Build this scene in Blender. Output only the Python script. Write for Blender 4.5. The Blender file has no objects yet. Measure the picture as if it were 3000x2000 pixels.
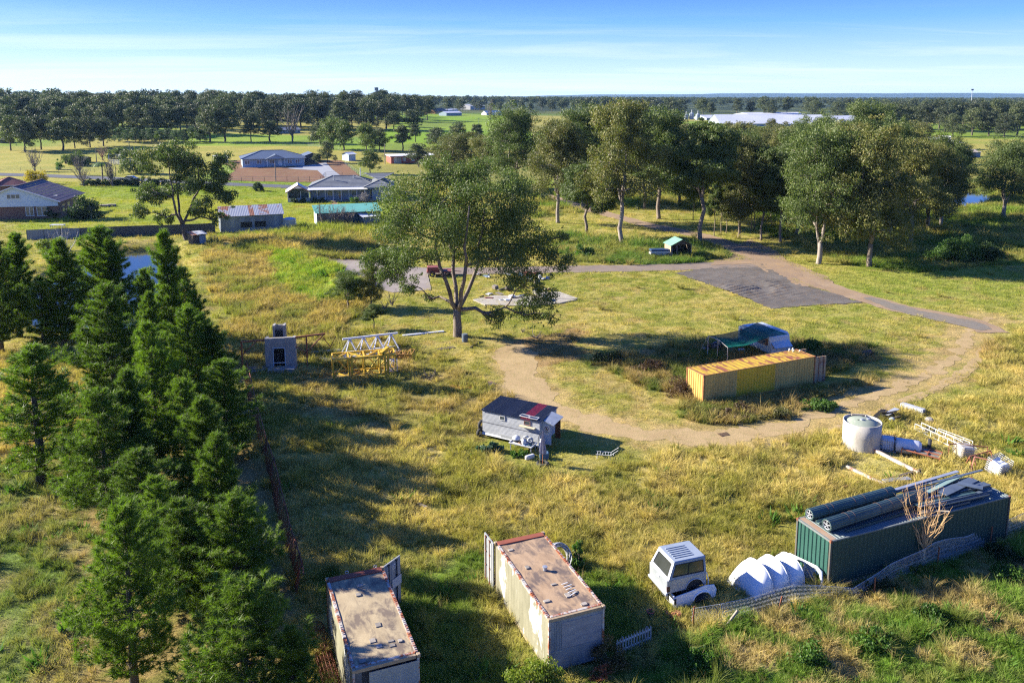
import bpy, bmesh, math, random
import numpy as np
from mathutils import Vector, Matrix
from mathutils.geometry import delaunay_2d_cdt

PI = math.pi
scene = bpy.context.scene
COL = scene.collection
# ------------------------------------------------------------------ camera
TH = math.radians(9.0)
FPX, HC = 2400.0, 24.0
CYP = 283 + FPX * math.tan(TH)
cam_data = bpy.data.cameras.new('camera')
cam = bpy.data.objects.new('camera', cam_data)
COL.objects.link(cam)
cam.location = (0, 0, HC)
cam.rotation_euler = (PI / 2 - TH, 0, 0)
cam_data.sensor_width = 36
cam_data.lens = FPX / 3000 * 36
cam_data.shift_y = -(1000 - CYP) / 3000
cam_data.clip_start = 0.5
cam_data.clip_end = 40000
scene.camera = cam
# ------------------------------------------------------------------ sun and sky
SUN_EL = math.radians(24)
SUN_DIR = Vector((-0.972, 0.235, 0)).normalized()          # horizontal direction towards the sun
SUN_AZ = math.atan2(SUN_DIR.x, SUN_DIR.y)
sd = bpy.data.lights.new('sun', 'SUN')
sd.energy = 3.45
sd.angle = math.radians(0.53)
sd.color = (1.0, 0.93, 0.80)
sun = bpy.data.objects.new('sun', sd)
COL.objects.link(sun)
dv = Vector((SUN_DIR.x * math.cos(SUN_EL), SUN_DIR.y * math.cos(SUN_EL), math.sin(SUN_EL)))
sun.rotation_euler = dv.to_track_quat('Z', 'Y').to_euler()
sun.location = (0, 0, 200)
world = bpy.data.worlds.new('World')
scene.world = world
world.use_nodes = True
nt = world.node_tree
nt.nodes.clear()
sky = nt.nodes.new('ShaderNodeTexSky')
sky.sky_type = 'NISHITA'
sky.sun_disc = False
sky.sun_elevation = SUN_EL
sky.sun_rotation = SUN_AZ
sky.altitude = 50
sky.air_density = 1.0
sky.dust_density = 0.2
sky.ozone_density = 2.6
tc = nt.nodes.new('ShaderNodeTexCoord')
sep = nt.nodes.new('ShaderNodeSeparateXYZ')
nt.links.new(tc.outputs['Generated'], sep.inputs[0])
# thin cirrus: project the view direction on a high plane, stretched streaks
def wmath(op, a, b=None, c=None):
    n = nt.nodes.new('ShaderNodeMath'); n.operation = op
    for i, v in enumerate((a, b, c)):
        if v is None: continue
        if isinstance(v, (int, float)): n.inputs[i].default_value = v
        else: nt.links.new(v, n.inputs[i])
    return n.outputs[0]
zc = wmath('MAXIMUM', sep.outputs[2], 0.0)
zd = wmath('ADD', zc, 0.05)
cx = wmath('DIVIDE', sep.outputs[0], zd)
cyy = wmath('DIVIDE', sep.outputs[1], zd)
comb = nt.nodes.new('ShaderNodeCombineXYZ')
nt.links.new(wmath('MULTIPLY', cx, 0.16), comb.inputs[0])
nt.links.new(wmath('MULTIPLY', cyy, 0.42), comb.inputs[1])
n1 = nt.nodes.new('ShaderNodeTexNoise')
n1.inputs['Scale'].default_value = 1.15
n1.inputs['Detail'].default_value = 7
n1.inputs['Roughness'].default_value = 0.62
n1.inputs['Distortion'].default_value = 0.5
nt.links.new(comb.outputs[0], n1.inputs['Vector'])
cr = nt.nodes.new('ShaderNodeValToRGB')
cr.color_ramp.elements[0].position = 0.47
cr.color_ramp.elements[0].color = (0, 0, 0, 1)
cr.color_ramp.elements[1].position = 0.72
cr.color_ramp.elements[1].color = (1, 1, 1, 1)
nt.links.new(n1.outputs[0], cr.inputs[0])
fz = nt.nodes.new('ShaderNodeMapRange'); fz.inputs['From Min'].default_value = 0.10; fz.inputs['From Max'].default_value = 0.065; nt.links.new(zc, fz.inputs['Value'])
cm = wmath('MULTIPLY', wmath('MULTIPLY', cr.outputs[0], 0.4), fz.outputs[0])
# the deep blue of a dry winter sky: the physical sky blended with a plain blue-to-pale ramp, the same all round
gr = nt.nodes.new('ShaderNodeValToRGB')
E_ = gr.color_ramp.elements
E_[0].position = 0.0; E_[0].color = (1.9, 2.35, 2.9, 1)
E_[1].position = 1.0; E_[1].color = (0.07, 0.32, 1.7, 1)
for p_, c_ in ((0.02, (1.5, 2.1, 2.9, 1)), (0.055, (0.82, 1.5, 2.95, 1)), (0.085, (0.27, 1.0, 3.0, 1)), (0.12, (0.075, 0.52, 2.6, 1)), (0.35, (0.09, 0.45, 2.4, 1))):
    e_ = E_.new(p_); e_.color = c_
nt.links.new(zc, gr.inputs[0])
hs = nt.nodes.new('ShaderNodeMix'); hs.data_type = 'RGBA'
hs.inputs[0].default_value = 0.9
nt.links.new(sky.outputs[0], hs.inputs[6]); nt.links.new(gr.outputs[0], hs.inputs[7])
mixc = nt.nodes.new('ShaderNodeMix'); mixc.data_type = 'RGBA'
nt.links.new(cm, mixc.inputs[0])
nt.links.new(hs.outputs[2], mixc.inputs[6])
mixc.inputs[7].default_value = (3.0, 3.1, 3.4, 1)
bg = nt.nodes.new('ShaderNodeBackground')
bg.inputs['Strength'].default_value = 0.085
nt.links.new(mixc.outputs[2], bg.inputs['Color'])
wo = nt.nodes.new('ShaderNodeOutputWorld')
nt.links.new(bg.outputs[0], wo.inputs['Surface'])
scene.view_settings.view_transform = 'Standard'
scene.view_settings.look = 'None'
scene.view_settings.gamma = 1.0
scene.view_settings.use_curve_mapping = False
scene.view_settings.exposure = 2.3
scene.cycles.max_bounces = 6
scene.cycles.diffuse_bounces = 3
scene.cycles.glossy_bounces = 3
scene.cycles.transmission_bounces = 5
scene.cycles.transparent_max_bounces = 8
scene.cycles.volume_bounces = 0
scene.cycles.use_denoising = False
scene.cycles.filter_width = 1.25
scene.cycles.use_adaptive_sampling = False
scene.cycles.sample_clamp_indirect = 3.0
# ------------------------------------------------------------------ numbers, noise, terrain
rng = np.random.default_rng(7)
random.seed(7)
CT, ST = math.cos(TH), math.sin(TH)

def vnoise(x, y, seed=0):
    xi = np.floor(x).astype(np.int64); yi = np.floor(y).astype(np.int64)
    fx = x - xi; fy = y - yi
    fx = fx * fx * fx * (fx * (fx * 6 - 15) + 10); fy = fy * fy * fy * (fy * (fy * 6 - 15) + 10)
    def h(a, b):
        n = (a * 374761393 + b * 668265263 + seed * 974634777) & 0x7fffffff
        n = ((n ^ (n >> 13)) * 1274126177) & 0x7fffffff
        return ((n ^ (n >> 16)) & 0xffff) / 65535.0
    return (h(xi, yi) * (1 - fx) + h(xi + 1, yi) * fx) * (1 - fy) + (h(xi, yi + 1) * (1 - fx) + h(xi + 1, yi + 1) * fx) * fy

def fbm(x, y, oct=4, seed=0, r=0.5):
    s = 0; a = 1; t = 0
    for i in range(oct):
        s = s + a * vnoise(x * 2 ** i + 17.3 * i, y * 2 ** i - 9.1 * i, seed + i); t += a; a *= r
    return s / t

def sst(a, b, x):
    t = np.clip((x - a) / (b - a), 0, 1)
    return t * t * (3 - 2 * t)

def Q(px, py, h=0.0):
    """photo pixel -> point on the horizontal plane z = h"""
    dx = (px - 1500) / FPX; d = (CYP - py) / FPX
    y = CT + d * ST; z = -ST + d * CT
    t = (h - HC) / z
    return Vector((dx * t, y * t, h))

def to_px(x, y, z):
    z = z - HC
    dep = y * CT - z * ST; up = y * ST + z * CT
    dep = np.maximum(dep, 0.1)
    return 1500 + FPX * x / dep, CYP - FPX * up / dep

def inpoly(x, y, P):
    r = np.zeros(np.shape(x), bool)
    n = len(P)
    for i in range(n):
        x0, y0 = P[i][:2]; x1, y1 = P[(i + 1) % n][:2]
        if y0 == y1: continue
        c = ((y0 > y) != (y1 > y)) & (x < (x1 - x0) * (y - y0) / (y1 - y0) + x0)
        r ^= c
    return r

def segdist(x, y, P, closed=False):
    d = np.full(np.shape(x), 1e9)
    n = len(P)
    for i in range(n if closed else n - 1):
        ax, ay = P[i][:2]; bx, by = P[(i + 1) % n][:2]
        L2 = (bx - ax) ** 2 + (by - ay) ** 2 + 1e-12
        t = np.clip(((x - ax) * (bx - ax) + (y - ay) * (by - ay)) / L2, 0, 1)
        d = np.minimum(d, np.hypot(x - ax - t * (bx - ax), y - ay - t * (by - ay)))
    return d

def W(pts, h=0.0):
    return [tuple(Q(a, b, h))[:2] for a, b in pts]

def sdpoly(x, y, P):
    d = segdist(x, y, P, True)
    return np.where(inpoly(x, y, P), -d, d)

POND_L = W([(372, 742), (488, 738), (505, 790), (475, 850), (440, 925), (340, 985), (180, 985), (90, 940), (75, 870), (215, 800), (300, 765)], -0.9)
POND_R = W([(2770, 592), (2795, 574), (2850, 566), (2893, 576), (2896, 590), (2850, 601), (2785, 606)], -0.3)
BERM = W([(770, 728), (860, 742), (940, 800), (1040, 838)])
TRACK = [W([(1500, 1010), (1520, 1060), (1530, 1110), (1570, 1170), (1660, 1215), (1760, 1245), (1900, 1272), (2050, 1282), (2200, 1270), (2340, 1240), (2480, 1185), (2620, 1140), (2740, 1085), (2820, 1020), (2850, 960), (2900, 930)])]

def hillA(t):
    return np.interp(t, [-0.8, -0.45, -0.2, 0.0, 0.2, 0.45, 0.8], [12, 10.5, 8, 5, 3, 1, 0.5])

def terr0(x, y):
    """large-scale ground"""
    x = np.asarray(x, float); y = np.asarray(y, float)
    yy = np.maximum(y, 1)
    z = hillA(x / yy) * sst(200, 620, yy) * sst(6000, 2500, yy)
    z = z + (fbm(x / 140 + 3, y / 140, 2, 5) - 0.5) * 3.0 * sst(160, 400, yy)
    near = yy < 260
    b = segdist(x, y, BERM)
    z = z + np.where(near, 1.25 * np.exp(-(b / 2.2) ** 2), 0)
    d = sdpoly(x, y, POND_L)
    z = z + np.where(near, -1.9 * sst(3.0, -2.0, d) + 0.5 * np.exp(-((d - 4.5) / 2.2) ** 2) * sst(60, 62, y), 0)
    d = sdpoly(x, y, POND_R)
    z = z - np.where(near, 1.2 * sst(2.5, -2.0, d), 0)
    return z

def G(px, py):
    """photo pixel -> point of the ground"""
    dx = (px - 1500) / FPX; d = (CYP - py) / FPX
    vy = CT + d * ST; vz = -ST + d * CT
    ts = np.concatenate([np.arange(15, 400, 1.0), np.geomspace(400, 6000, 500)]) / vy
    zz = HC + vz * ts - terr0(dx * ts, vy * ts)
    k = np.argmax(zz < 0)
    if k == 0:
        t = ts[-1] if zz[0] > 0 else ts[0]
    else:
        t = ts[k - 1] + (ts[k] - ts[k - 1]) * zz[k - 1] / (zz[k - 1] - zz[k])
    return Vector((dx * t, vy * t, float(terr0(dx * t, vy * t))))

def mpp(p):
    """metres per photo pixel at a world point"""
    return (p[1] * CT - (p[2] - HC) * ST) / FPX

def hgt(p, py):
    """height above p of the point straight over it that shows at photo row py"""
    d = (CYP - py) / FPX
    vy = CT + d * ST; vz = -ST + d * CT
    return HC + vz * (p[1] / vy) - p[2]

# ------------------------------------------------------------------ materials
MATS = {}
def nodes_of(m):
    m.use_nodes = True
    t = m.node_tree; t.nodes.clear()
    return t
def new(t, kind, **kw):
    n = t.nodes.new(kind)
    for k, v in kw.items(): setattr(n, k, v)
    return n
def rgba(c): return (c[0], c[1], c[2], 1)
def noise(t, vec, scale, detail=4, rough=0.55, dist=0.0):
    n = new(t, 'ShaderNodeTexNoise')
    n.inputs['Scale'].default_value = scale; n.inputs['Detail'].default_value = detail
    n.inputs['Roughness'].default_value = rough; n.inputs['Distortion'].default_value = dist
    if vec is not None: t.links.new(vec, n.inputs['Vector'])
    return n.outputs[0]
def ramp(t, fac, a, b, ca=(0, 0, 0), cb=(1, 1, 1)):
    r = new(t, 'ShaderNodeValToRGB')
    r.color_ramp.elements[0].position = a; r.color_ramp.elements[0].color = rgba(ca)
    r.color_ramp.elements[1].position = b; r.color_ramp.elements[1].color = rgba(cb)
    t.links.new(fac, r.inputs[0])
    return r.outputs[0]
def mixcol(t, fac, a, b, blend='MIX'):
    m = new(t, 'ShaderNodeMix', data_type='RGBA', blend_type=blend)
    for s, v in ((0, fac), (6, a), (7, b)):
        if isinstance(v, (int, float)): m.inputs[s].default_value = v
        elif isinstance(v, tuple): m.inputs[s].default_value = rgba(v)
        else: t.links.new(v, m.inputs[s])
    return m.outputs[2]

def mat(name, c1, c2=None, scale=2.0, rough=0.75, metal=0.0, stain=None, stain_lo=0.55, stain_hi=0.65,
        stain_scale=1.5, stretch=(1, 1, 1), bump=0.0, bump_scale=12.0, rand=0.0, spec=0.5, detail=5, coord='Object', fine=0.25):
    """weathered surface: two tones of noise, an optional stain (rust, moss) with its own shape, fine grain"""
    if name in MATS: return MATS[name]
    m = bpy.data.materials.new(name); t = nodes_of(m)
    tcn = new(t, 'ShaderNodeTexCoord')
    mp = new(t, 'ShaderNodeMapping'); mp.inputs['Scale'].default_value = stretch
    t.links.new(tcn.outputs[coord], mp.inputs[0])
    v = mp.outputs[0]
    c2 = c2 or tuple(x * 0.8 for x in c1)
    col = mixcol(t, ramp(t, noise(t, v, scale, detail, 0.6, 0.3), 0.3, 0.7), tuple(c1), tuple(c2))
    if fine:
        f = ramp(t, noise(t, tcn.outputs[coord], scale * 9 + 6, 3, 0.7), 0.25, 0.75, (1 - fine,) * 3, (1 + fine * 0.4,) * 3)
        col = mixcol(t, 1.0, col, f, 'MULTIPLY')
    if stain:
        s = ramp(t, noise(t, v, stain_scale, 7, 0.68, 0.4), stain_lo, stain_hi)
        col = mixcol(t, s, col, tuple(stain))
    if rand:
        oi = new(t, 'ShaderNodeObjectInfo')
        r = ramp(t, oi.outputs['Random'], 0, 1, (1 - rand,) * 3, (1 + rand,) * 3)
        col = mixcol(t, 1.0, col, r, 'MULTIPLY')
    b = new(t, 'ShaderNodeBsdfPrincipled')
    t.links.new(col, b.inputs['Base Color'])
    b.inputs['Roughness'].default_value = rough; b.inputs['Metallic'].default_value = metal
    b.inputs['Specular IOR Level'].default_value = spec
    if bump:
        bn = new(t, 'ShaderNodeBump'); bn.inputs['Strength'].default_value = bump; bn.inputs['Distance'].default_value = 0.05
        t.links.new(noise(t, tcn.outputs[coord], bump_scale, 5, 0.6), bn.inputs['Height'])
        t.links.new(bn.outputs[0], b.inputs['Normal'])
    o = new(t, 'ShaderNodeOutputMaterial'); t.links.new(b.outputs[0], o.inputs[0])
    MATS[name] = m
    return m

def leafmat(name, c1, c2, c3=None, scale=0.5, trans=0.35, rand=0.18, rough=0.55, hi=0.72):
    """foliage: object-space clumps of tone, per-tree tint, some light let through"""
    if name in MATS: return MATS[name]
    m = bpy.data.materials.new(name); t = nodes_of(m)
    tcn = new(t, 'ShaderNodeTexCoord')
    v = tcn.outputs['Object']
    col = mixcol(t, ramp(t, noise(t, v, scale, 4, 0.7), 0.35, 0.65), tuple(c1), tuple(c2))
    if c3:
        col = mixcol(t, ramp(t, noise(t, v, scale * 5.3, 3, 0.7), 0.58, hi), col, tuple(c3))
    oi = new(t, 'ShaderNodeObjectInfo')
    r = ramp(t, oi.outputs['Random'], 0, 1, (1 - rand, 1 - rand, 1 - rand * 0.6), (1 + rand * 1.2, 1 + rand, 1 + rand * 0.4))
    col = mixcol(t, 1.0, col, r, 'MULTIPLY')
    d = new(t, 'ShaderNodeBsdfPrincipled'); t.links.new(col, d.inputs['Base Color'])
    d.inputs['Roughness'].default_value = rough; d.inputs['Specular IOR Level'].default_value = 0.35
    tr = new(t, 'ShaderNodeBsdfTranslucent')
    tcol = mixcol(t, 1.0, col, (1.15, 1.35, 0.7), 'MULTIPLY')
    t.links.new(tcol, tr.inputs['Color'])
    mx = new(t, 'ShaderNodeMixShader'); mx.inputs[0].default_value = trans
    t.links.new(d.outputs[0], mx.inputs[1]); t.links.new(tr.outputs[0], mx.inputs[2])
    o = new(t, 'ShaderNodeOutputMaterial'); t.links.new(mx.outputs[0], o.inputs[0])
    MATS[name] = m
    return m

def glassmat(name, c=(0.03, 0.04, 0.05), rough=0.08):
    if name in MATS: return MATS[name]
    m = bpy.data.materials.new(name); t = nodes_of(m)
    tcn = new(t, 'ShaderNodeTexCoord')
    b = new(t, 'ShaderNodeBsdfPrincipled')
    t.links.new(mixcol(t, noise(t, tcn.outputs['Object'], 1.7, 2), tuple(c), tuple(x * 2.2 for x in c)), b.inputs['Base Color'])
    b.inputs['Roughness'].default_value = rough; b.inputs['Specular IOR Level'].default_value = 0.8
    o = new(t, 'ShaderNodeOutputMaterial'); t.links.new(b.outputs[0], o.inputs[0])
    MATS[name] = m
    return m

# ------------------------------------------------------------------ mesh builder
class MB:
    def __init__(s): s.V = []; s.F = []; s.MI = []; s.M = None; s.m = 0
    def v(s, p):
        p = Vector(p)
        if s.M is not None: p = s.M @ p
        s.V.append(p); return len(s.V) - 1
    def face(s, idx, m=None): s.F.append(tuple(idx)); s.MI.append(s.m if m is None else m)
    def poly(s, pts, m=None): s.face([s.v(p) for p in pts], m); return s
    def box(s, x0, y0, z0, x1, y1, z1, m=None):
        i = [s.v(p) for p in ((x0, y0, z0), (x1, y0, z0), (x1, y1, z0), (x0, y1, z0), (x0, y0, z1), (x1, y0, z1), (x1, y1, z1), (x0, y1, z1))]
        for f in ((0, 3, 2, 1), (4, 5, 6, 7), (0, 1, 5, 4), (1, 2, 6, 5), (2, 3, 7, 6), (3, 0, 4, 7)): s.face([i[k] for k in f], m)
        return s
    def bevbox(s, x0, y0, z0, x1, y1, z1, b=0.03, m=None):
        """box with chamfered vertical and top edges"""
        def ring(z, o):
            return [s.v(p) for p in ((x0 + b + o, y0 + o, z), (x1 - b - o, y0 + o, z), (x1 - o, y0 + b + o, z), (x1 - o, y1 - b - o, z), (x1 - b - o, y1 - o, z), (x0 + b + o, y1 - o, z), (x0 + o, y1 - b - o, z), (x0 + o, y0 + b + o, z))]
        r = [ring(z0, b), ring(z0 + b, 0), ring(z1 - b, 0), ring(z1, b)]
        for a, c in zip(r, r[1:]):
            for k in range(8): s.face((a[k], a[(k + 1) % 8], c[(k + 1) % 8], c[k]), m)
        s.face(r[0][::-1], m); s.face(r[3], m)
        return s
    def bar(s, a, b, w=0.05, h=None, m=None, up=(0, 0, 1)):
        a = Vector(a); b = Vector(b); h = h or w
        d = (b - a)
        if d.length < 1e-6: return s
        d.normalize()
        u = Vector(up)
        if abs(d.dot(u)) > 0.98: u = Vector((1, 0, 0))
        r = d.cross(u).normalized() * (w / 2); q = r.cross(d).normalized() * (h / 2)
        i = [s.v(p) for p in (a - r - q, a + r - q, a + r + q, a - r + q, b - r - q, b + r - q, b + r + q, b - r + q)]
        for f in ((0, 3, 2, 1), (4, 5, 6, 7), (0, 1, 5, 4), (1, 2, 6, 5), (2, 3, 7, 6), (3, 0, 4, 7)): s.face([i[k] for k in f][::-1], m)
        return s
    def tube(s, pts, rad, n=6, m=None, cap=True, closed=False):
        pts = [Vector(p) for p in pts]
        if not hasattr(rad, '__len__'): rad = [rad] * len(pts)
        rings = []; pu = None
        N = len(pts)
        for k, p in enumerate(pts):
            if closed: d = pts[(k + 1) % N] - pts[k - 1]
            else: d = pts[min(k + 1, N - 1)] - pts[max(k - 1, 0)]
            if d.length < 1e-9: d = Vector((0, 0, 1))
            d.normalize()
            if pu is None:
                pu = Vector((1, 0, 0)) if abs(d.x) < 0.9 else Vector((0, 1, 0))
            u = (pu - d * pu.dot(d))
            if u.length < 1e-6: u = d.orthogonal()
            u.normalize(); w = d.cross(u); pu = u
            rings.append([s.v(p + (u * math.cos(2 * PI * j / n) + w * math.sin(2 * PI * j / n)) * rad[k]) for j in range(n)])
        for k in range(N if closed else N - 1):
            a = rings[k]; b = rings[(k + 1) % N]
            for j in range(n): s.face((a[j], a[(j + 1) % n], b[(j + 1) % n], b[j]), m)
        if cap and not closed:
            s.face(rings[0][::-1], m); s.face(rings[-1], m)
        return s
    def extrude(s, prof, vec, m=None):
        """closed 3D profile swept along vec"""
        vec = Vector(vec); prof = [Vector(p) for p in prof]
        a = [s.v(p) for p in prof]; b = [s.v(p + vec) for p in prof]; n = len(a)
        for k in range(n): s.face((a[k], a[(k + 1) % n], b[(k + 1) % n], b[k]), m)
        s.face(a[::-1], m); s.face(b, m)
        return s
    def lathe(s, prof, n=20, m=None, a0=0, a1=2 * PI):
        full = abs(a1 - a0 - 2 * PI) < 1e-6
        K = n if full else n + 1
        R = [[s.v((r * math.cos(a0 + (a1 - a0) * j / n), r * math.sin(a0 + (a1 - a0) * j / n), z)) for j in range(K)] for r, z in prof]
        for a, b in zip(R, R[1:]):
            for j in range(n): s.face((a[j], a[(j + 1) % K], b[(j + 1) % K], b[j]), m)
        return s
    def corr(s, o, u, v, pitch=0.08, amp=0.012, m=None, trap=False, thick=0.0):
        """corrugated sheet: waves across u, ridges along v"""
        o = Vector(o); u = Vector(u); v = Vector(v)
        nrm = u.cross(v).normalized(); L = u.length; k = max(1, round(L / pitch)); uh = u / L; pt = L / k
        prof = []
        for i in range(k):
            if trap:
                for f, h in ((0, 0), (0.28, 0), (0.42, 1), (0.78, 1), (0.92, 0)): prof.append(((i + f) * pt, h * amp))
            else:
                for f, h in ((0, 0), (0.25, 0.85), (0.5, 1), (0.75, 0.15)): prof.append(((i + f) * pt, h * amp))
        prof.append((L, 0))
        a = [s.v(o + uh * x + nrm * h) for x, h in prof]; b = [s.v(o + uh * x + nrm * h + v) for x, h in prof]
        for i in range(len(a) - 1): s.face((a[i], a[i + 1], b[i + 1], b[i]), m)
        return s
    def build(s, name, mats, parent=None, smooth=False):
        me = bpy.data.meshes.new(name)
        me.from_pydata([tuple(p) for p in s.V], [], s.F)
        for x in (mats if isinstance(mats, (list, tuple)) else [mats]): me.materials.append(x)
        if any(s.MI): me.polygons.foreach_set('material_index', s.MI)
        if smooth: me.polygons.foreach_set('use_smooth', [True] * len(me.polygons))
        o = bpy.data.objects.new(name, me); COL.objects.link(o)
        if parent is not None: o.parent = parent
        return o

def np_mesh(name, V, F, mats, parent=None, smooth=False, link=True):
    V = np.asarray(V, np.float32); F = np.asarray(F, np.int32); k = F.shape[1]
    me = bpy.data.meshes.new(name)
    me.vertices.add(len(V)); me.vertices.foreach_set('co', V.ravel())
    me.loops.add(F.size); me.loops.foreach_set('vertex_index', F.ravel())
    me.polygons.add(len(F)); me.polygons.foreach_set('loop_start', np.arange(0, F.size, k, dtype=np.int32))
    if smooth: me.polygons.foreach_set('use_smooth', np.ones(len(F), bool))
    for x in (mats if isinstance(mats, (list, tuple)) else [mats]): me.materials.append(x)
    me.update(calc_edges=True)
    if not link: return me
    o = bpy.data.objects.new(name, me); COL.objects.link(o)
    if parent is not None: o.parent = parent
    return o

def tag(o, label=None, cat=None, group=None, kind=None):
    if label: o['label'] = label
    if cat: o['category'] = cat
    if group: o['group'] = group
    if kind: o['kind'] = kind
    return o
def thing(name, label, cat, loc=(0, 0, 0), yaw=0.0, group=None, s=1.0, tilt=None):
    o = bpy.data.objects.new(name, None); COL.objects.link(o)
    o.empty_display_size = 0.3
    o.location = loc; o.rotation_euler = (tilt[0] if tilt else 0, tilt[1] if tilt else 0, yaw)
    if s != 1.0: o.scale = (s, s, s)
    return tag(o, label, cat, group)
def copy_tree(o, loc=None, yaw=None, s=None, label=None, group=None):
    def rec(a, par):
        c = a.copy(); COL.objects.link(c)
        if par is not None:
            c.parent = par; c.matrix_parent_inverse = a.matrix_parent_inverse.copy()
        for ch in KIDS.get(a.name, []): rec(ch, c)
        return c
    if o.name not in KIDS:
        def scan(a):
            KIDS[a.name] = list(a.children)
            for ch in a.children: scan(ch)
        scan(o)
    r = rec(o, None)
    if loc is not None: r.location = loc
    if yaw is not None: r.rotation_euler = (0, 0, yaw)
    if s is not None: r.scale = (s, s, s) if not hasattr(s, '__len__') else s
    if label: r['label'] = label
    if group: r['group'] = group
    return r
KIDS = {}
def yaw_of(a, b): return math.atan2(b[1] - a[1], b[0] - a[0])

def sheet(name, poly, zf, off, m, step=0.8, edge=0.5, jag=0.15, seed=1, kind='structure', zmin=None):
    """ground sheet cut to a ragged outline, laid over the terrain"""
    P = []
    n = len(poly)
    for i in range(n):
        a = Vector(poly[i][:2]); b = Vector(poly[(i + 1) % n][:2]); k = max(1, int((b - a).length / edge))
        nr = Vector((-(b - a).y, (b - a).x)).normalized() if (b - a).length > 0 else Vector((0, 0))
        for j in range(k):
            q = a.lerp(b, j / k)
            o = (float(fbm(np.array(q.x / (edge * 3)), np.array(q.y / (edge * 3)), 3, seed)) - 0.5) * 2 * jag
            P.append(q + nr * o)
    xs = [p.x for p in P]; ys = [p.y for p in P]
    gx, gy = np.meshgrid(np.arange(min(xs), max(xs), step), np.arange(min(ys), max(ys), step))
    gx = gx + (gy / step % 2) * step * 0.3
    PL = [(p.x, p.y) for p in P]
    ins = (sdpoly(gx, gy, PL) < -step * 0.35)
    pts = P + [Vector((a, b)) for a, b in zip(gx[ins], gy[ins])]
    k = len(P)
    vs, es, fs, _, _, _ = delaunay_2d_cdt(pts, [], [list(range(k))], 1, 1e-4)
    X = np.array([p.x for p in vs]); Y = np.array([p.y for p in vs])
    Z = zf(X, Y) + off
    if zmin is not None: Z = np.maximum(Z, zmin)
    F = [tuple(f) for f in fs if len(f) == 3]
    o = np_mesh(name, np.stack([X, Y, Z], 1), F, m, smooth=True)
    return tag(o, kind=kind)
def ribbon_poly(path, w):
    """outline of a path of given width(s)"""
    P = [Vector(p[:2]) for p in path]; n = len(P)
    if not hasattr(w, '__len__'): w = [w] * n
    L = []; R = []
    for i, p in enumerate(P):
        d = (P[min(i + 1, n - 1)] - P[max(i - 1, 0)]).normalized(); q = Vector((-d.y, d.x)) * w[i] / 2
        L.append(tuple(p + q)); R.append(tuple(p - q))
    return L + R[::-1]
def smooth_path(P, k=4):
    P = [Vector(p) for p in P]; out = []
    for i in range(len(P) - 1):
        p0 = P[max(i - 1, 0)]; p1 = P[i]; p2 = P[i + 1]; p3 = P[min(i + 2, len(P) - 1)]
        for j in range(k):
            t = j / k
            out.append(0.5 * ((2 * p1) + (p2 - p0) * t + (2 * p0 - 5 * p1 + 4 * p2 - p3) * t * t + (3 * p1 - p0 - 3 * p2 + p3) * t ** 3))
    out.append(P[-1])
    return out
# ------------------------------------------------------------------ ground cover zones (authored over the photo, fixed in the world)
ZN = dict(
 front=[(735, 1180), (1000, 1255), (1380, 1300), (1640, 1395), (1900, 1345), (2440, 1250), (2700, 1190), (3300, 1100), (3300, 2200), (890, 2200), (868, 1740), (800, 1480)],
 front2=[(2860, 1000), (3300, 900), (3300, 1200), (2880, 1130)],
 botright=[(1900, 1880), (2150, 1840), (2450, 1760), (2700, 1650), (3300, 1480), (3300, 2200), (1500, 2200)],
 mound=[(700, 1240), (1030, 1290), (1080, 1500), (880, 1500), (780, 1400)],
 midrough=[(620, 700), (1120, 640), (1120, 770), (960, 800), (1080, 900), (980, 975), (690, 990), (600, 800)],
 green_berm=[(790, 735), (870, 735), (1060, 820), (1050, 870), (940, 890), (800, 820)],
 woods=[(1560, 560), (3300, 560), (3300, 740), (2700, 800), (2440, 770), (2180, 650), (1950, 600), (1560, 640)],
 weeds=[(1620, 690), (1850, 700), (2090, 720), (2140, 755), (2000, 775), (1640, 770)],
 contN=[(1950, 1130), (2080, 1190), (2600, 1100), (2560, 1180), (2300, 1240), (1990, 1230)],
 contW=[(1700, 1060), (2020, 1000), (2560, 1010), (2560, 1060), (2040, 1200), (1850, 1120)],
 ruinyard=[(620, 930), (1100, 960), (1330, 1050), (1500, 1150), (1400, 1290), (1000, 1262), (735, 1190), (700, 1050)],
 junk=[(2540, 1225), (2970, 1225), (3000, 1400), (2640, 1425), (2450, 1375)],
 leftstraw=[(-300, 1000), (230, 1040), (330, 1200), (300, 1330), (-300, 1400)],
 leftbot=[(-300, 1400), (250, 1330), (330, 1600), (310, 2200), (-300, 2200)],
 pines=[(230, 1250), (500, 960), (700, 1080), (860, 1700), (910, 2200), (300, 2200)],
 yards=[(60, 540), (600, 545), (1160, 570), (1160, 690), (930, 690), (640, 700), (610, 665), (60, 680)],
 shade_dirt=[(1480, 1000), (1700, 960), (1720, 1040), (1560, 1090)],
 cont=[(950, 1600), (1240, 1620), (1900, 1700), (1900, 2200), (950, 2200)],
)
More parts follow.
